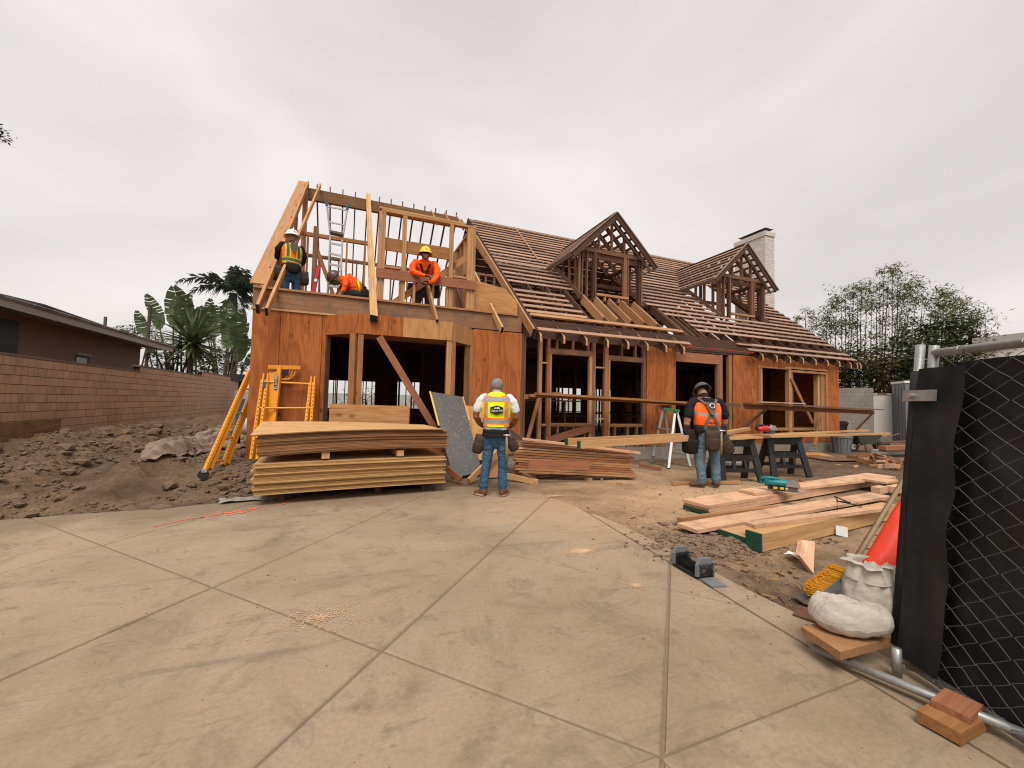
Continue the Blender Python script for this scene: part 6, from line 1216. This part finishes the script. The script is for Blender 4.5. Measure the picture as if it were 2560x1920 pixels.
# ================================================================== people
def cloth_mat(name, col, wr=.35, scale=9, rough=.85, var=.12, wear=None):
    s = NT(name); v = s.vec('Object'); n = s.noise(v, scale, 4, .6, .6); f = s.noise(v, 90, 2); c = s.mix(n, tuple(x*(1-var*2) for x in col), tuple(min(1, x*(1+var*2)) for x in col))
    if wear: c = s.mix(s.ramp(s.noise(v, 3.5, 4), [(.45, 0), (.7, .6)]), c, wear)
    s.bump(s.math('ADD', n, s.math('MULTIPLY', f, .1)), wr, .03); return s.done(c, rough, 0, .15)
M['skin'] = cloth_mat('skin', (.36, .19, .12), .05, 20, .5, .05); M['skind'] = cloth_mat('tanned_skin', (.23, .105, .06), .05, 20, .5, .05); M['jeans'] = cloth_mat('blue_denim', (.035, .085, .15), 1.0, 11, .85, .2, (.08, .16, .24)); M['jeans2'] = cloth_mat('pale_denim', (.10, .16, .21), 1.0, 11, .85, .15, (.19, .26, .31))
M['wshirt'] = cloth_mat('white_cotton', (.66, .66, .70), .4); M['bshirt'] = cloth_mat('black_cotton', (.013, .014, .017), .4); M['boot'] = cloth_mat('brown_leather', (.13, .06, .032), .2, 14, .6); M['boot2'] = cloth_mat('dusty_leather', (.09, .06, .042), .2, 14, .7); M['sole'] = plain('crepe_sole', (.30, .20, .12), .8)
M['oshirt'] = cloth_mat('orange_knit', (.85, .10, .012), .4, 9, .8, .08); M['dpants'] = cloth_mat('dark_work_trousers', (.035, .035, .037), .5); M['glove'] = cloth_mat('grey_glove', (.05, .05, .052), .3); M['belt'] = cloth_mat('black_webbing', (.02, .018, .016), .2); M['pouch'] = cloth_mat('brown_leather_pouch', (.055, .04, .03), .35, 12, .7, .25); M['harness'] = cloth_mat('grey_webbing', (.12, .10, .085), .2, 14)
M['hairg'] = cloth_mat('grey_hair', (.24, .215, .195), .8, 34, .6, .35); M['hgrey'] = plain('grey_helmet', (.075, .075, .075), .35); M['hwhite'] = plain('white_helmet', (.72, .70, .66), .4, 0, .08, 12, .02, 1, 1, .5, .2); M['hyellow'] = plain('yellow_helmet', (.75, .55, .02), .35); M['hbrown'] = plain('brown_helmet', (.06, .03, .025), .3); M['gaiter'] = cloth_mat('olive_gaiter', (.09, .10, .03), .3)
LIME, SIL, ORG, ORV = (.72, .86, .01), (.30, .29, .28), (.95, .20, .02), (.95, .13, .015)
def vest_mat(name, base, rules):
    s = NT(name); v = s.vec('Object'); sp = s.n('ShaderNodeSeparateXYZ'); s.l(v, sp.inputs[0]); n = s.noise(v, 8, 4, .6, .5); c = s.mix(s.math('MULTIPLY', n, .35), base, tuple(x*.75 for x in base))
    for x0, x1, z0, z1, k, col in rules:
        x = sp.outputs[0]; z = s.math('ADD', sp.outputs[2], s.math('MULTIPLY', s.math('ABSOLUTE', x), k)); m = None
        for a, b in ((s.math('GREATER_THAN', x, x0), s.math('LESS_THAN', x, x1)), (s.math('GREATER_THAN', z, z0), s.math('LESS_THAN', z, z1))): q = s.math('MULTIPLY', a, b); m = q if m is None else s.math('MULTIPLY', m, q)
        c = s.mix(m, c, col)
    s.bump(n, .5, .03); return s.done(c, .7, 0, .2)
def person(label, loc, rot, segs, vox=.0105):
    """segs: (material key, [points], [radii]) tapered limbs that are fused into one continuous skin"""
    loc = V(loc); Mp = Matrix.Translation(loc) @ Matrix.Rotation(rot, 4, 'Z'); mb = MB()
    for k, pts, rad in segs: mb.tube(pts, rad, 14, True, 0, (1, 0, 0)); mb.ball(pts[0], rad[0] if not isinstance(rad[0], tuple) else min(rad[0]), 10, 7); mb.ball(pts[-1], rad[-1] if not isinstance(rad[-1], tuple) else min(rad[-1]), 10, 7)
    me = mesh('raw', mb.v, mb.f, M['skin']); bm = bmesh.new(); bm.from_mesh(me); bmesh.ops.recalc_face_normals(bm, faces=bm.faces); bm.to_mesh(me); bm.free()
    tmp = bpy.data.objects.new('tmp', me); COL.objects.link(tmp); r = tmp.modifiers.new('r', 'REMESH'); r.mode = 'VOXEL'; r.voxel_size = vox; sm_ = tmp.modifiers.new('s', 'SMOOTH'); sm_.factor = .5; sm_.iterations = 5
    out = bpy.data.meshes.new_from_object(tmp.evaluated_get(bpy.context.evaluated_depsgraph_get())); bpy.data.objects.remove(tmp); out.name = 'body'
    nv = len(out.vertices); co = np.empty(nv*3); out.vertices.foreach_get('co', co); co = co.reshape(-1, 3); no = np.empty(nv*3); out.vertices.foreach_get('normal', no); no = no.reshape(-1, 3)
    amp = np.array([.0085*(noise.noise(V(c[0]*9, c[1]*9, c[2]*17))+.6*noise.noise(V(c[0]*21+5, c[1]*21, c[2]*34))) for c in co])*np.where((co[:, 2] > 1.53) | (co[:, 2] < .11), .15, 1.); out.vertices.foreach_set('co', (co+no*amp[:, None]).ravel())
    keys = []; [keys.append(k) for k, _, _ in segs if k not in keys]; out.materials.clear(); [out.materials.append(M[k]) for k in keys]
    n = len(out.polygons); cen = np.empty(n*3); out.polygons.foreach_get('center', cen); cen = cen.reshape(-1, 3); best = np.full(n, 1e9); idx = np.zeros(n, int)
    for k, pts, rad in segs:
        for i in range(len(pts)-1):
            a, b = np.array(pts[i]), np.array(pts[i+1]); ra, rb = [(sum(q)/2 if isinstance(q, tuple) else q) for q in (rad[i], rad[i+1])]; e = b-a; t = np.clip(((cen-a)@e)/(e@e+1e-9), 0, 1); d = np.linalg.norm(cen-a-t[:, None]*e, axis=1)-(ra+(rb-ra)*t)
            m = d < best; best[m] = d[m]; idx[m] = keys.index(k)
    out.polygons.foreach_set('material_index', idx.tolist()); out.polygons.foreach_set('use_smooth', [True]*n)
    p = bpy.data.objects.new('person', None); p.empty_display_size = .1; place(p, Mp); tag(p, label, 'person'); inst('body', out, Mp, p); return p, Mp
def wear(p, Mp, name, mb, m, smooth=True):
    """garment or gear given in the person's own coordinates"""
    me = mesh(name, mb.v, mb.f, M[m] if isinstance(m, str) else m, None, smooth); bm = bmesh.new(); bm.from_mesh(me); bmesh.ops.recalc_face_normals(bm, faces=bm.faces); bm.to_mesh(me); bm.free(); return inst(name, me, Mp, p)
def eloft(rings, n=40):
    """rings: (centre, width radius, depth radius)"""
    R_ = []
    for (c0, w0, d0), (c1, w1, d1) in zip(rings[:-1], rings[1:]):
        for q in range(4): t = q/4; R_.append((V(c0)*(1-t)+V(c1)*t, w0+(w1-w0)*t, d0+(d1-d0)*t))
    c, w, d = rings[-1]; R_.append((V(c), w, d)); out = []
    for c, w, d in R_: out.append([c+V(w*cos(a), d*sin(a), 0)*(1+.05*noise.noise(V(cos(a)*2.2, sin(a)*2.2, c.z*13))) for a in np.linspace(0, 2*pi, n+1)[:-1]])
    return MB().loft(out, False)
def helmet(p, Mp, c, m, fwd=(0, 1, 0), up=(0, 0, 1), s=1.0, ridge=False, label='helmet'):
    c = V(c); u = V(up).normalized(); f = V(fwd); f = (f-u*f.dot(u)).normalized(); r = f.cross(u); mb = MB(); n = 26; rings = []
    for k in range(9):
        t = k/8*pi/2*.97; rings.append([c+r*(.118*s*cos(t)*cos(a))+f*(.142*s*cos(t)*sin(a))+u*(.125*s*sin(t)) for a in np.linspace(0, 2*pi, n+1)[:-1]])
    brim = [[c+r*((.118+e)*s*cos(a))+f*((.142+e+(.045*e/.025 if sin(a) > .2 else 0)*sin(a)*.6)*s*sin(a))+u*(-.012*e/.025*s+dz) for a in np.linspace(0, 2*pi, n+1)[:-1]] for e, dz in ((0, -.006), (.025, -.012), (.027, -.006), (.004, .004))]
    mb.loft(brim+rings, False); o = wear(p, Mp, label, mb, m)
    if ridge:
        mr = MB(); mr.tube([c+f*(.145*s*cos(t))+u*(.128*s*sin(t)) for t in np.linspace(.3, 2.8, 10)], .012*s, 6); wear(p, Mp, 'helmet_ridge', mr, m)
    return o
def pouch(p, Mp, c, size, tilt=0., m='pouch', yaw=0., name='tool_pouch'):
    c = V(c); R = Matrix.Rotation(yaw, 3, 'Z') @ Matrix.Rotation(tilt, 3, 'Y'); w, d, h = size; mb = MB(); n = 16
    prof = [(.55, -.5), (.85, -.42), (1, -.1), (.95, .25), (1.0, .5), (.9, .5), (.85, .2)]
    mb.loft([[c+R@V(w/2*s*math.copysign(abs(cos(a))**.6, cos(a)), d/2*s*math.copysign(abs(sin(a))**.6, sin(a)), h*z) for a in np.linspace(0, 2*pi, n+1)[:-1]] for s, z in prof], True)
    mb2 = MB(); mb2.loft([[c+R@V(w/2*s*math.copysign(abs(cos(a))**.6, cos(a)), -d*.25+d/2*s*math.copysign(abs(sin(a))**.6, sin(a))*.7, h*z) for a in np.linspace(0, 2*pi, n+1)[:-1]] for s, z in [(.5, -.45), (.8, -.38), (.85, .0), (.9, .1), (.8, .1)]], True)
    wear(p, Mp, name, mb, m); return wear(p, Mp, 'pocket', mb2, m)
def belt(p, Mp, c, w, d, h, m='belt', tilt=0.): return wear(p, Mp, 'belt', eloft([((c[0], c[1], c[2]-h/2), w, d), ((c[0], c[1], c[2]-h/2), w+.012, d+.012), ((c[0], c[1], c[2]+h/2), w+.012, d+.012), ((c[0], c[1], c[2]+h/2), w, d)]), m)
def hammer(p, Mp, a, b): a, b = V(a), V(b); wear(p, Mp, 'hammer_handle', MB().tube([a, (a+b)/2, b], [(.012, .018), (.014, .02), (.015, .022)], 8), 'handle'); wear(p, Mp, 'hammer_head', MB().tube([a+V(-.05, -.01, .02), a+V(.06, 0, .02)], [.014, .017], 8), 'steel')
def hand(w, d, k='skin', side=1, curl=.5):
    """palm, four fingers and a thumb at wrist w pointing along d"""
    w, d = V(w), V(d).normalized(); up = V(0, 0, 1) if abs(d.z) < .8 else V(0, 1, 0); s = d.cross(up).normalized(); n = s.cross(d); out = [(k, [w, w+d*.045, w+d*.09], [(.016, .032), (.016, .042), (.014, .04)])]
    for i, l in enumerate((.065, .075, .07, .055)): o = s*((i-1.5)*.021); q = w+d*.09+o; out.append((k, [q, q+d*l*.5-n*l*curl*.3, q+d*l*.75-n*l*curl], [.0095, .009, .008]))
    q = w+d*.03+s*side*.035; out.append((k, [q, q+s*side*.025+d*.03-n*.01, q+s*side*.02+d*.06-n*.02], [.013, .011, .009])); return out
T = lambda *a: tuple(a)
# --- 1: man in the yellow vest, back to us
f1 = onz(1236, 1239); k = .985
S = [('jeans', [(-.09, 0, .90), (-.125, .025, .52), (-.165, 0, .14)], [(.105, .105), (.078, .075), (.068, .068)]), ('jeans', [(.09, 0, .90), (.112, .025, .52), (.115, 0, .14)], [(.105, .105), (.078, .075), (.068, .068)]),
     ('boot', [(-.16, .0, .10), (-.165, -.005, .06)], [.058, .06]), ('boot', [(-.155, -.03, .05), (-.22, .03, .045), (-.285, .05, .035)], [(.042, .045), (.04, .046), (.03, .04)]), ('boot', [(.115, 0, .10), (.12, 0, .06)], [.058, .06]), ('boot', [(.11, -.03, .05), (.15, .08, .045), (.18, .15, .035)], [(.042, .045), (.04, .046), (.03, .04)]),
     ('jeans', [(0, 0, .80), (0, -.012, .90), (0, 0, 1.0)], [(.12, .155), (.135, .178), (.118, .168)]), ('wshirt', [(0, 0, .98), (0, -.005, 1.12), (0, -.01, 1.28), (0, -.01, 1.43), (0, 0, 1.49)], [(.118, .178), (.118, .175), (.128, .2), (.108, .208), (.06, .11)]),
     ('wshirt', [(-.19, 0, 1.455), (-.24, -.005, 1.40), (-.285, -.005, 1.28)], [.062, .07, .066]), ('wshirt', [(.19, 0, 1.455), (.24, -.005, 1.40), (.285, -.005, 1.28)], [.062, .07, .066]),
     ('skind', [(-.29, -.005, 1.29), (-.305, .0, 1.17), (-.25, .12, 1.05), (-.15, .2, 1.0)], [.054, .05, .045, .032]), ('skind', [(.29, -.005, 1.29), (.305, .0, 1.17), (.25, .12, 1.05), (.15, .2, 1.0)], [.054, .05, .045, .032]),
     ('skind', [(0, .0, 1.47), (0, .012, 1.55)], [.068, .064]), ('skind', [(0, .02, 1.57), (0, .025, 1.64), (0, .02, 1.69)], [(.088, .076), (.102, .084), (.075, .06)]), ('skind', [(-.082, .02, 1.63), (-.09, .01, 1.65)], [.018, .014]), ('skind', [(.082, .02, 1.63), (.09, .01, 1.65)], [.018, .014]), ('skind', [(0, .11, 1.62), (0, .125, 1.61)], [.018, .012])]
S += hand((-.15, .2, 1.0), (.9, .4, -.1), 'skind', 1) + hand((.15, .2, 1.0), (-.9, .4, -.1), 'skind', -1)
p, Mp = person('grey haired man in yellow safety vest and jeans standing with his back turned', f1, YAW, S)
rules = [(-.185, -.120, 1.0, 1.52, 0, ORG), (.120, .185, 1.0, 1.52, 0, ORG), (-.168, -.137, 1.0, 1.52, 0, SIL), (.137, .168, 1.0, 1.52, 0, SIL), (-1, 1, 1.385, 1.482, 0, ORG), (-1, 1, 1.402, 1.465, 0, SIL), (-1, 1, 1.055, 1.155, 0, ORG), (-1, 1, 1.073, 1.137, 0, SIL), (-.075, .075, 1.47, 1.6, 0, LIME)]
wear(p, Mp, 'safety_vest', eloft([((0, 0, 1.025), .195, .138), ((0, -.005, 1.12), .198, .139), ((0, -.01, 1.28), .22, .147), ((0, -.01, 1.40), .23, .134), ((0, -.006, 1.465), .212, .112), ((0, 0, 1.51), .135, .088), ((0, 0, 1.535), .085, .076)]), vest_mat('yellow_vest', LIME, rules))
hx = [(-.095, -.04), (0, -.07), (.095, -.04), (.095, .04), (0, .07), (-.095, .04)]; Mb = Mp @ frame((.012, -.163, 1.27), (1, 0, 0), (0, 0, 1)); bd = MB(); bd.prism(hx, -.002, .004); me = mesh('badge', bd.v, bd.f, M['ink']); bo = inst('badge', me, Mb, p)
text_mesh('badge_lettering', 'Signal Hill', .042, M['white'], Mb @ Matrix.Translation((0, -.008, .006)), bo, .001, .25); mm = MB(); mm.add([V(-.045, .018, .006), V(-.015, .045, .006), V(.0, .03, .006), V(.02, .052, .006), V(.05, .018, .006), V(0, .024, .006)], [(0, 5, 2, 1), (5, 4, 3, 2)]); inst('badge_peaks', mesh('peaks', mm.v, mm.f, M['white']), Mb, bo)
n = 22; hr = MB(); 
for kk in (0,):
    rings = []
    for t in np.linspace(-.62, 1.5, 12): rings.append([V((.093+.003*sin(a*9))*cos(t)*cos(a), .022+(.112)*cos(t)*sin(a)*(1 if sin(a) < .25 else .55), 1.648+.103*sin(t)) for a in np.linspace(0, 2*pi, n+1)[:-1]])
    hr.loft(rings, True)
wear(p, Mp, 'hair', hr, 'hairg'); belt(p, Mp, (0, -.006, .955), .182, .14, .05); belt(p, Mp, (0, -.006, .90), .186, .146, .055)
pouch(p, Mp, (-.25, .0, .755), (.17, .13, .28), .25); pouch(p, Mp, (.245, .05, .775), (.16, .13, .25), -.45); hammer(p, Mp, (.165, -.135, .885), (.175, -.15, .53)); wear(p, Mp, 'pouch_strap', MB().bar((-.19, -.05, .93), (-.24, -.03, .84), .05, .012, (0, 1, 0)), 'belt', False)
for (x, y) in ((-.16, 0), (.115, 0)): pass
for a, b in (((-.15, -.05), (-.30, .06)), ((.105, -.05), (.19, .17))): wear(p, Mp, 'boot_sole', MB().tube([(a[0], a[1], .014), ((a[0]+b[0])/2, (a[1]+b[1])/2, .014), (b[0], b[1], .014)], [(.055, .014), (.055, .014), (.04, .014)], 12), 'sole')
# --- 2: worker bent over the sawhorse boards
f2 = onz(1768, 1219)
S = [('jeans2', [(-.10, 0, .86), (-.12, .03, .48), (-.09, 0, .13)], [(.125, .12), (.09, .085), (.075, .075)]), ('jeans2', [(.13, 0, .86), (.15, .05, .48), (.17, .03, .13)], [(.125, .12), (.09, .085), (.075, .075)]), ('boot2', [(-.08, -.02, .07), (-.17, .03, .055), (-.26, .05, .04)], [(.055, .06), (.045, .052), (.032, .042)]), ('boot2', [(.17, .0, .07), (.18, .08, .055), (.19, .17, .04)], [(.055, .06), (.045, .052), (.032, .042)]),
     ('jeans2', [(.01, 0, .76), (.01, -.02, .92), (.01, .0, 1.02)], [(.14, .18), (.16, .215), (.15, .21)]), ('bshirt', [(.01, 0, 1.0), (.0, .0, 1.15), (0, .02, 1.34), (0, .06, 1.46), (0, .09, 1.53)], [(.15, .21), (.145, .21), (.15, .235), (.125, .225), (.075, .12)]),
     ('bshirt', [(-.21, .05, 1.48), (-.28, .03, 1.40), (-.325, .0, 1.24)], [.075, .08, .078]), ('bshirt', [(.21, .05, 1.48), (.28, .05, 1.40), (.32, .04, 1.24)], [.075, .08, .078]), ('skin', [(-.327, .0, 1.25), (-.345, .01, 1.10), (-.27, .16, .98), (-.2, .26, .93)], [.058, .055, .05, .036]), ('skin', [(.322, .04, 1.25), (.335, .06, 1.12), (.28, .25, .98), (.22, .34, .93)], [.058, .055, .05, .036]),
     ('skin', [(0, .08, 1.50), (0, .14, 1.60)], [.07, .066]), ('skin', [(0, .15, 1.58), (0, .19, 1.63), (0, .22, 1.67)], [(.09, .075), (.10, .08), (.08, .06)]), ('skin', [(0, .28, 1.58), (0, .295, 1.57)], [.018, .012])]
S += hand((-.2, .26, .93), (.6, .8, -.1), 'skin', 1) + hand((.22, .34, .93), (-.4, .9, -.1), 'skin', -1)
p, Mp = person('worker in orange vest and grey helmet bent over boards on the sawhorses', f2, YAW, S)
wear(p, Mp, 'safety_vest', eloft([((0, 0, 1.04), .225, .168), ((0, 0, 1.15), .226, .165), ((0, .02, 1.33), .25, .168), ((0, .05, 1.44), .24, .145), ((0, .075, 1.51), .165, .105), ((0, .095, 1.555), .09, .08)]), vest_mat('orange_vest', ORV, [(-1, 1, 1.205, 1.255, -.22, SIL), (-.19, -.165, 1.2, 1.6, 0, ORG), (.165, .19, 1.2, 1.6, 0, ORG)]))
text_mesh('vest_lettering', 'NEARS', .055, M['ink'], Mp @ frame((.03, -.173, 1.115), (1, 0, 0), (0, 0, 1)), p, .002)
def strap(a, b, c, w=.045): wear(p, Mp, 'harness_strap', MB().bar(a, b, w, .012, (1, 0, 0)).bar(b, c, w, .012, (1, 0, 0)), 'harness', False)
strap((-.15, -.03, 1.515), (-.05, -.135, 1.40), (.0, -.158, 1.27)); strap((.15, -.03, 1.515), (.05, -.135, 1.40), (.0, -.158, 1.27)); strap((0, -.16, 1.27), (-.09, -.178, 1.13), (-.12, -.182, 1.0)); strap((0, -.16, 1.27), (.09, -.178, 1.13), (.12, -.182, 1.0)); wear(p, Mp, 'harness_pad', MB().prism([(-.075, .10), (.075, .10), (.085, .02), (.02, -.13), (-.02, -.13), (-.085, .02)], -.012, .012, frame((0, -.158, 1.37), (1, 0, 0), (0, .33, 1))), 'harness', False)
Mr = frame((0, -.185, 1.40), (1, 0, 0), (0, .35, 1)); wear(p, Mp, 'd_ring', MB().tube([Mr@V(.042*cos(a)*(1.05 if sin(a) > 0 else 1), .038*sin(a), 0) for a in np.linspace(0, 2*pi, 16)], .010, 8), 'steel')
helmet(p, Mp, (0, .20, 1.685), 'hgrey', (0, .75, -.65), (0, .62, .8), 1.08); wear(p, Mp, 'helmet_band', MB().tube([(.09*cos(a), .16+.09*sin(a), 1.60+.02*sin(a)) for a in np.linspace(pi, 2*pi, 10)], .013, 6), 'belt')
belt(p, Mp, (.005, -.01, 1.015), .222, .175, .12, 'pouch'); pouch(p, Mp, (-.29, .0, .78), (.26, .22, .42), .1, 'belt', .15); pouch(p, Mp, (.32, .04, .76), (.22, .19, .40), -.45, 'pouch', -.2); pouch(p, Mp, (.0, -.19, .82), (.25, .1, .36), 0, 'pouch'); pouch(p, Mp, (-.2, -.12, 1.0), (.12, .09, .15), .05, 'belt'); pouch(p, Mp, (.22, -.1, 1.0), (.11, .08, .14), 0, 'belt'); wear(p, Mp, 'emblem', MB().tube([(.0+.022*cos(a), -.232, .90+.022*sin(a)) for a in np.linspace(0, 2*pi, 12)], .006, 6), 'redp')
hammer(p, Mp, (.14, -.21, .97), (.13, -.22, .60))
# --- 3: worker in the white helmet on the deck
S = [('jeans', [(-.09, 0, .86), (-.11, .03, .47), (-.11, 0, .08)], [(.10, .10), (.075, .075), (.06, .06)]), ('jeans', [(.09, 0, .86), (.13, .02, .47), (.14, -.02, .08)], [(.10, .10), (.075, .075), (.06, .06)]), ('boot2', [(-.11, -.03, .05), (-.12, .17, .04)], [.05, .038]), ('boot2', [(.14, -.05, .05), (.15, .15, .04)], [.05, .038]), ('jeans', [(0, 0, .78), (0, -.01, .90), (0, 0, 1.0)], [(.12, .155), (.13, .17), (.115, .16)]),
     ('bshirt', [(0, 0, .98), (0, 0, 1.15), (0, .01, 1.32), (0, .02, 1.42), (0, .02, 1.48)], [(.115, .165), (.115, .165), (.125, .185), (.10, .18), (.06, .09)]), ('bshirt', [(-.18, .02, 1.43), (-.25, .05, 1.32), (-.24, .14, 1.17)], [.06, .06, .05]), ('bshirt', [(-.24, .13, 1.18), (-.2, .32, 1.15)], [.05, .038]), ('bshirt', [(.18, .02, 1.43), (.25, .06, 1.30), (.24, .1, 1.16)], [.06, .06, .05]), ('bshirt', [(.24, .1, 1.16), (.16, .28, 1.10)], [.05, .038]), ('skin', [(0, .03, 1.46), (0, .04, 1.56)], [.058, .055]), ('skin', [(0, .05, 1.57), (0, .06, 1.64), (0, .055, 1.69)], [(.085, .068), (.095, .074), (.07, .055)]), ('skin', [(0, .15, 1.61), (0, .165, 1.60)], [.016, .011])]
S += hand((-.2, .32, 1.15), (.2, .9, 0), 'glove', 1) + hand((.16, .28, 1.10), (-.2, .9, 0), 'glove', -1)
p3 = ony(727, 700, 9.35); p, Mp = person('worker in white helmet and orange vest beside the gable end rafters', (p3.x, 9.35, DECK), YAW+.75, S)
wear(p, Mp, 'safety_vest', eloft([((0, 0, 1.03), .18, .13), ((0, 0, 1.15), .182, .132), ((0, .01, 1.32), .202, .142), ((0, .02, 1.42), .19, .115), ((0, .025, 1.48), .085, .075)]), vest_mat('striped_vest', ORV, [(-.15, -.05, 1.0, 1.6, 0, (.55, .55, .02)), (.05, .15, 1.0, 1.6, 0, (.55, .55, .02)), (-.125, -.075, 1.0, 1.6, 0, (.07, .10, .06)), (.075, .125, 1.0, 1.6, 0, (.07, .10, .06)), (-1, 1, 1.06, 1.16, 0, (.45, .45, .03)), (-1, 1, 1.08, 1.14, 0, (.10, .11, .06))]))
wear(p, Mp, 'harness_pad', MB().prism([(-.07, .12), (.07, .12), (.07, 0), (0, -.12), (-.07, 0)], -.012, .012, frame((0, -.14, 1.36), (1, 0, 0), (0, .1, 1))), 'harness', False); helmet(p, Mp, (0, .06, 1.665), 'hwhite', (0, 1, 0), (0, .05, 1), 1.1, True); belt(p, Mp, (0, 0, .97), .175, .14, .1, 'belt'); pouch(p, Mp, (-.25, .0, .80), (.22, .18, .28), .1); pouch(p, Mp, (.24, .0, .80), (.2, .17, .28), -.1); pouch(p, Mp, (0, -.16, .93), (.22, .08, .2), 0, 'belt')
# --- 4: crouching worker (local x toward his head)
q = ony(880, 740, 9.3); S = [('dpants', [(.18, -.08, .42), (-.22, -.12, .44), (-.24, -.12, .40)], [.10, .075, .07]), ('dpants', [(-.24, -.12, .40), (.16, -.12, .10)], [.07, .055]), ('dpants', [(.18, .10, .42), (-.10, .14, .28), (-.14, .14, .10)], [.10, .08, .075]), ('dpants', [(-.14, .14, .10), (.28, .12, .08)], [.07, .055]), ('boot2', [(.16, -.12, .07), (.0, -.12, .05)], [.055, .045]), ('boot2', [(.28, .12, .07), (.36, .12, .05)], [.05, .04]),
     ('dpants', [(.22, 0, .40), (.16, 0, .50)], [(.14, .16), (.14, .16)]), ('oshirt', [(.16, 0, .50), (-.02, 0, .62), (-.20, 0, .72), (-.27, 0, .74)], [(.13, .16), (.13, .17), (.12, .18), (.07, .1)]), ('oshirt', [(-.20, -.16, .70), (-.22, -.21, .55), (-.25, -.2, .45)], [.06, .058, .05]), ('oshirt', [(-.20, .16, .70), (-.26, .21, .55)], [.06, .055]), ('skin', [(-.25, -.2, .46), (-.34, -.12, .28)], [.045, .035]), ('skin', [(-.26, .21, .55), (-.38, .12, .32)], [.045, .035]), ('gaiter', [(-.26, 0, .72), (-.36, 0, .70)], [.062, .07]), ('gaiter', [(-.34, 0, .66), (-.42, 0, .62)], [.07, .06]), ('skin', [(-.36, 0, .72), (-.43, 0, .72)], [.085, .075])]
S += hand((-.34, -.12, .28), (-.4, .2, -.9), 'glove', 1) + hand((-.38, .12, .32), (-.4, -.2, -.9), 'glove', -1)
p, Mp = person('crouching worker in orange shirt and brown helmet on the upper deck', (q.x+.05, 9.3, DECK+.12), .15, S); helmet(p, Mp, (-.43, 0, .745), 'hbrown', (-.55, 0, -.75), (-.85, 0, .55), 1.08); wear(p, Mp, 'hi_vis_band', MB().tube([(.06+.02*sin(a*2), .185*cos(a), .575+.155*sin(a)) for a in np.linspace(0, 2*pi, 24)], [.022]*24, 8), plain('lime_band', LIME, .6)); wear(p, Mp, 'belt', MB().tube([(.15, .185*cos(a), .51+.16*sin(a)) for a in np.linspace(0, 2*pi, 24)], [.03]*24, 8), 'belt'); pouch(p, Mp, (.2, -.18, .42), (.2, .1, .2), 0, 'belt')
# --- 5: worker in the yellow helmet leaning over the rail, facing us
q = ony(1070, 640, 8.5); S = [('dpants', [(-.09, -.02, .86), (-.11, .03, .46), (-.12, -.05, .08)], [(.10, .10), (.075, .075), (.06, .06)]), ('dpants', [(.09, -.02, .86), (.13, .02, .46), (.15, -.05, .08)], [(.10, .10), (.075, .075), (.06, .06)]), ('boot2', [(-.12, -.05, .05), (-.12, .14, .04)], [.05, .038]), ('boot2', [(.15, -.05, .05), (.15, .14, .04)], [.05, .038]), ('dpants', [(0, -.02, .78), (0, -.03, .90), (0, 0, 1.0)], [(.12, .155), (.13, .17), (.115, .16)]),
     ('oshirt', [(0, 0, .98), (0, .06, 1.12), (0, .14, 1.26), (0, .19, 1.36), (0, .22, 1.42)], [(.125, .175), (.13, .185), (.14, .205), (.115, .20), (.07, .11)]), ('oshirt', [(.19, .19, 1.36), (.25, .24, 1.25), (.265, .32, 1.12)], [.078, .078, .066]), ('oshirt', [(.265, .32, 1.12), (.14, .43, 1.04), (.02, .46, 1.01)], [.064, .056, .04]), ('oshirt', [(-.19, .19, 1.36), (-.255, .25, 1.24), (-.255, .33, 1.06)], [.078, .078, .066]), ('oshirt', [(-.255, .33, 1.06), (-.17, .42, .92), (-.09, .46, .88)], [.062, .056, .04]), ('skin', [(0, .22, 1.40), (0, .26, 1.45)], [.066, .062]), ('skin', [(0, .28, 1.45), (0, .30, 1.53), (0, .29, 1.58)], [(.088, .072), (.098, .08), (.075, .06)]), ('skin', [(0, .385, 1.495), (0, .40, 1.485)], [.015, .011]), ('skin', [(0, .365, 1.44), (0, .36, 1.425)], [.034, .034])]
S += hand((.02, .46, 1.01), (-.9, .2, -.1), 'glove', 1, .9) + hand((-.09, .46, .88), (.9, .1, .1), 'glove', -1, .9)
p, Mp = person('worker in yellow helmet and orange shirt leaning over the red rail', (q.x-.02, 8.79, DECK-.13), pi+YAW*.3, S); helmet(p, Mp, (0, .30, 1.55), 'hyellow', (0, 1, -.15), (0, .12, 1), 1.08, True); wear(p, Mp, 'sunglasses', MB().bar((-.06, .395, 1.515), (.06, .395, 1.515), .035, .012).bar((-.075, .30, 1.52), (-.06, .395, 1.518), .012, .006).bar((.075, .30, 1.52), (.06, .395, 1.518), .012, .006), 'ink', False)
wear(p, Mp, 'chin_strap', MB().tube([(.075, .30, 1.53), (.06, .34, 1.44), (0, .38, 1.395), (-.06, .34, 1.44), (-.075, .30, 1.53)], .008, 6), 'belt'); 
for sg in (-1, 1): wear(p, Mp, 'harness_strap', MB().bar((sg*.10, .15, 1.39), (sg*.10, .30, 1.30), .045, .012, (1, 0, 0)).bar((sg*.10, .30, 1.30), (sg*.03, .24, 1.12), .045, .012, (1, 0, 0)), 'belt', False)
belt(p, Mp, (0, -.01, .97), .175, .14, .08, 'belt'); pouch(p, Mp, (-.25, .02, .80), (.2, .16, .26), .1, 'belt'); pouch(p, Mp, (.25, .02, .80), (.2, .16, .26), -.1, 'belt')
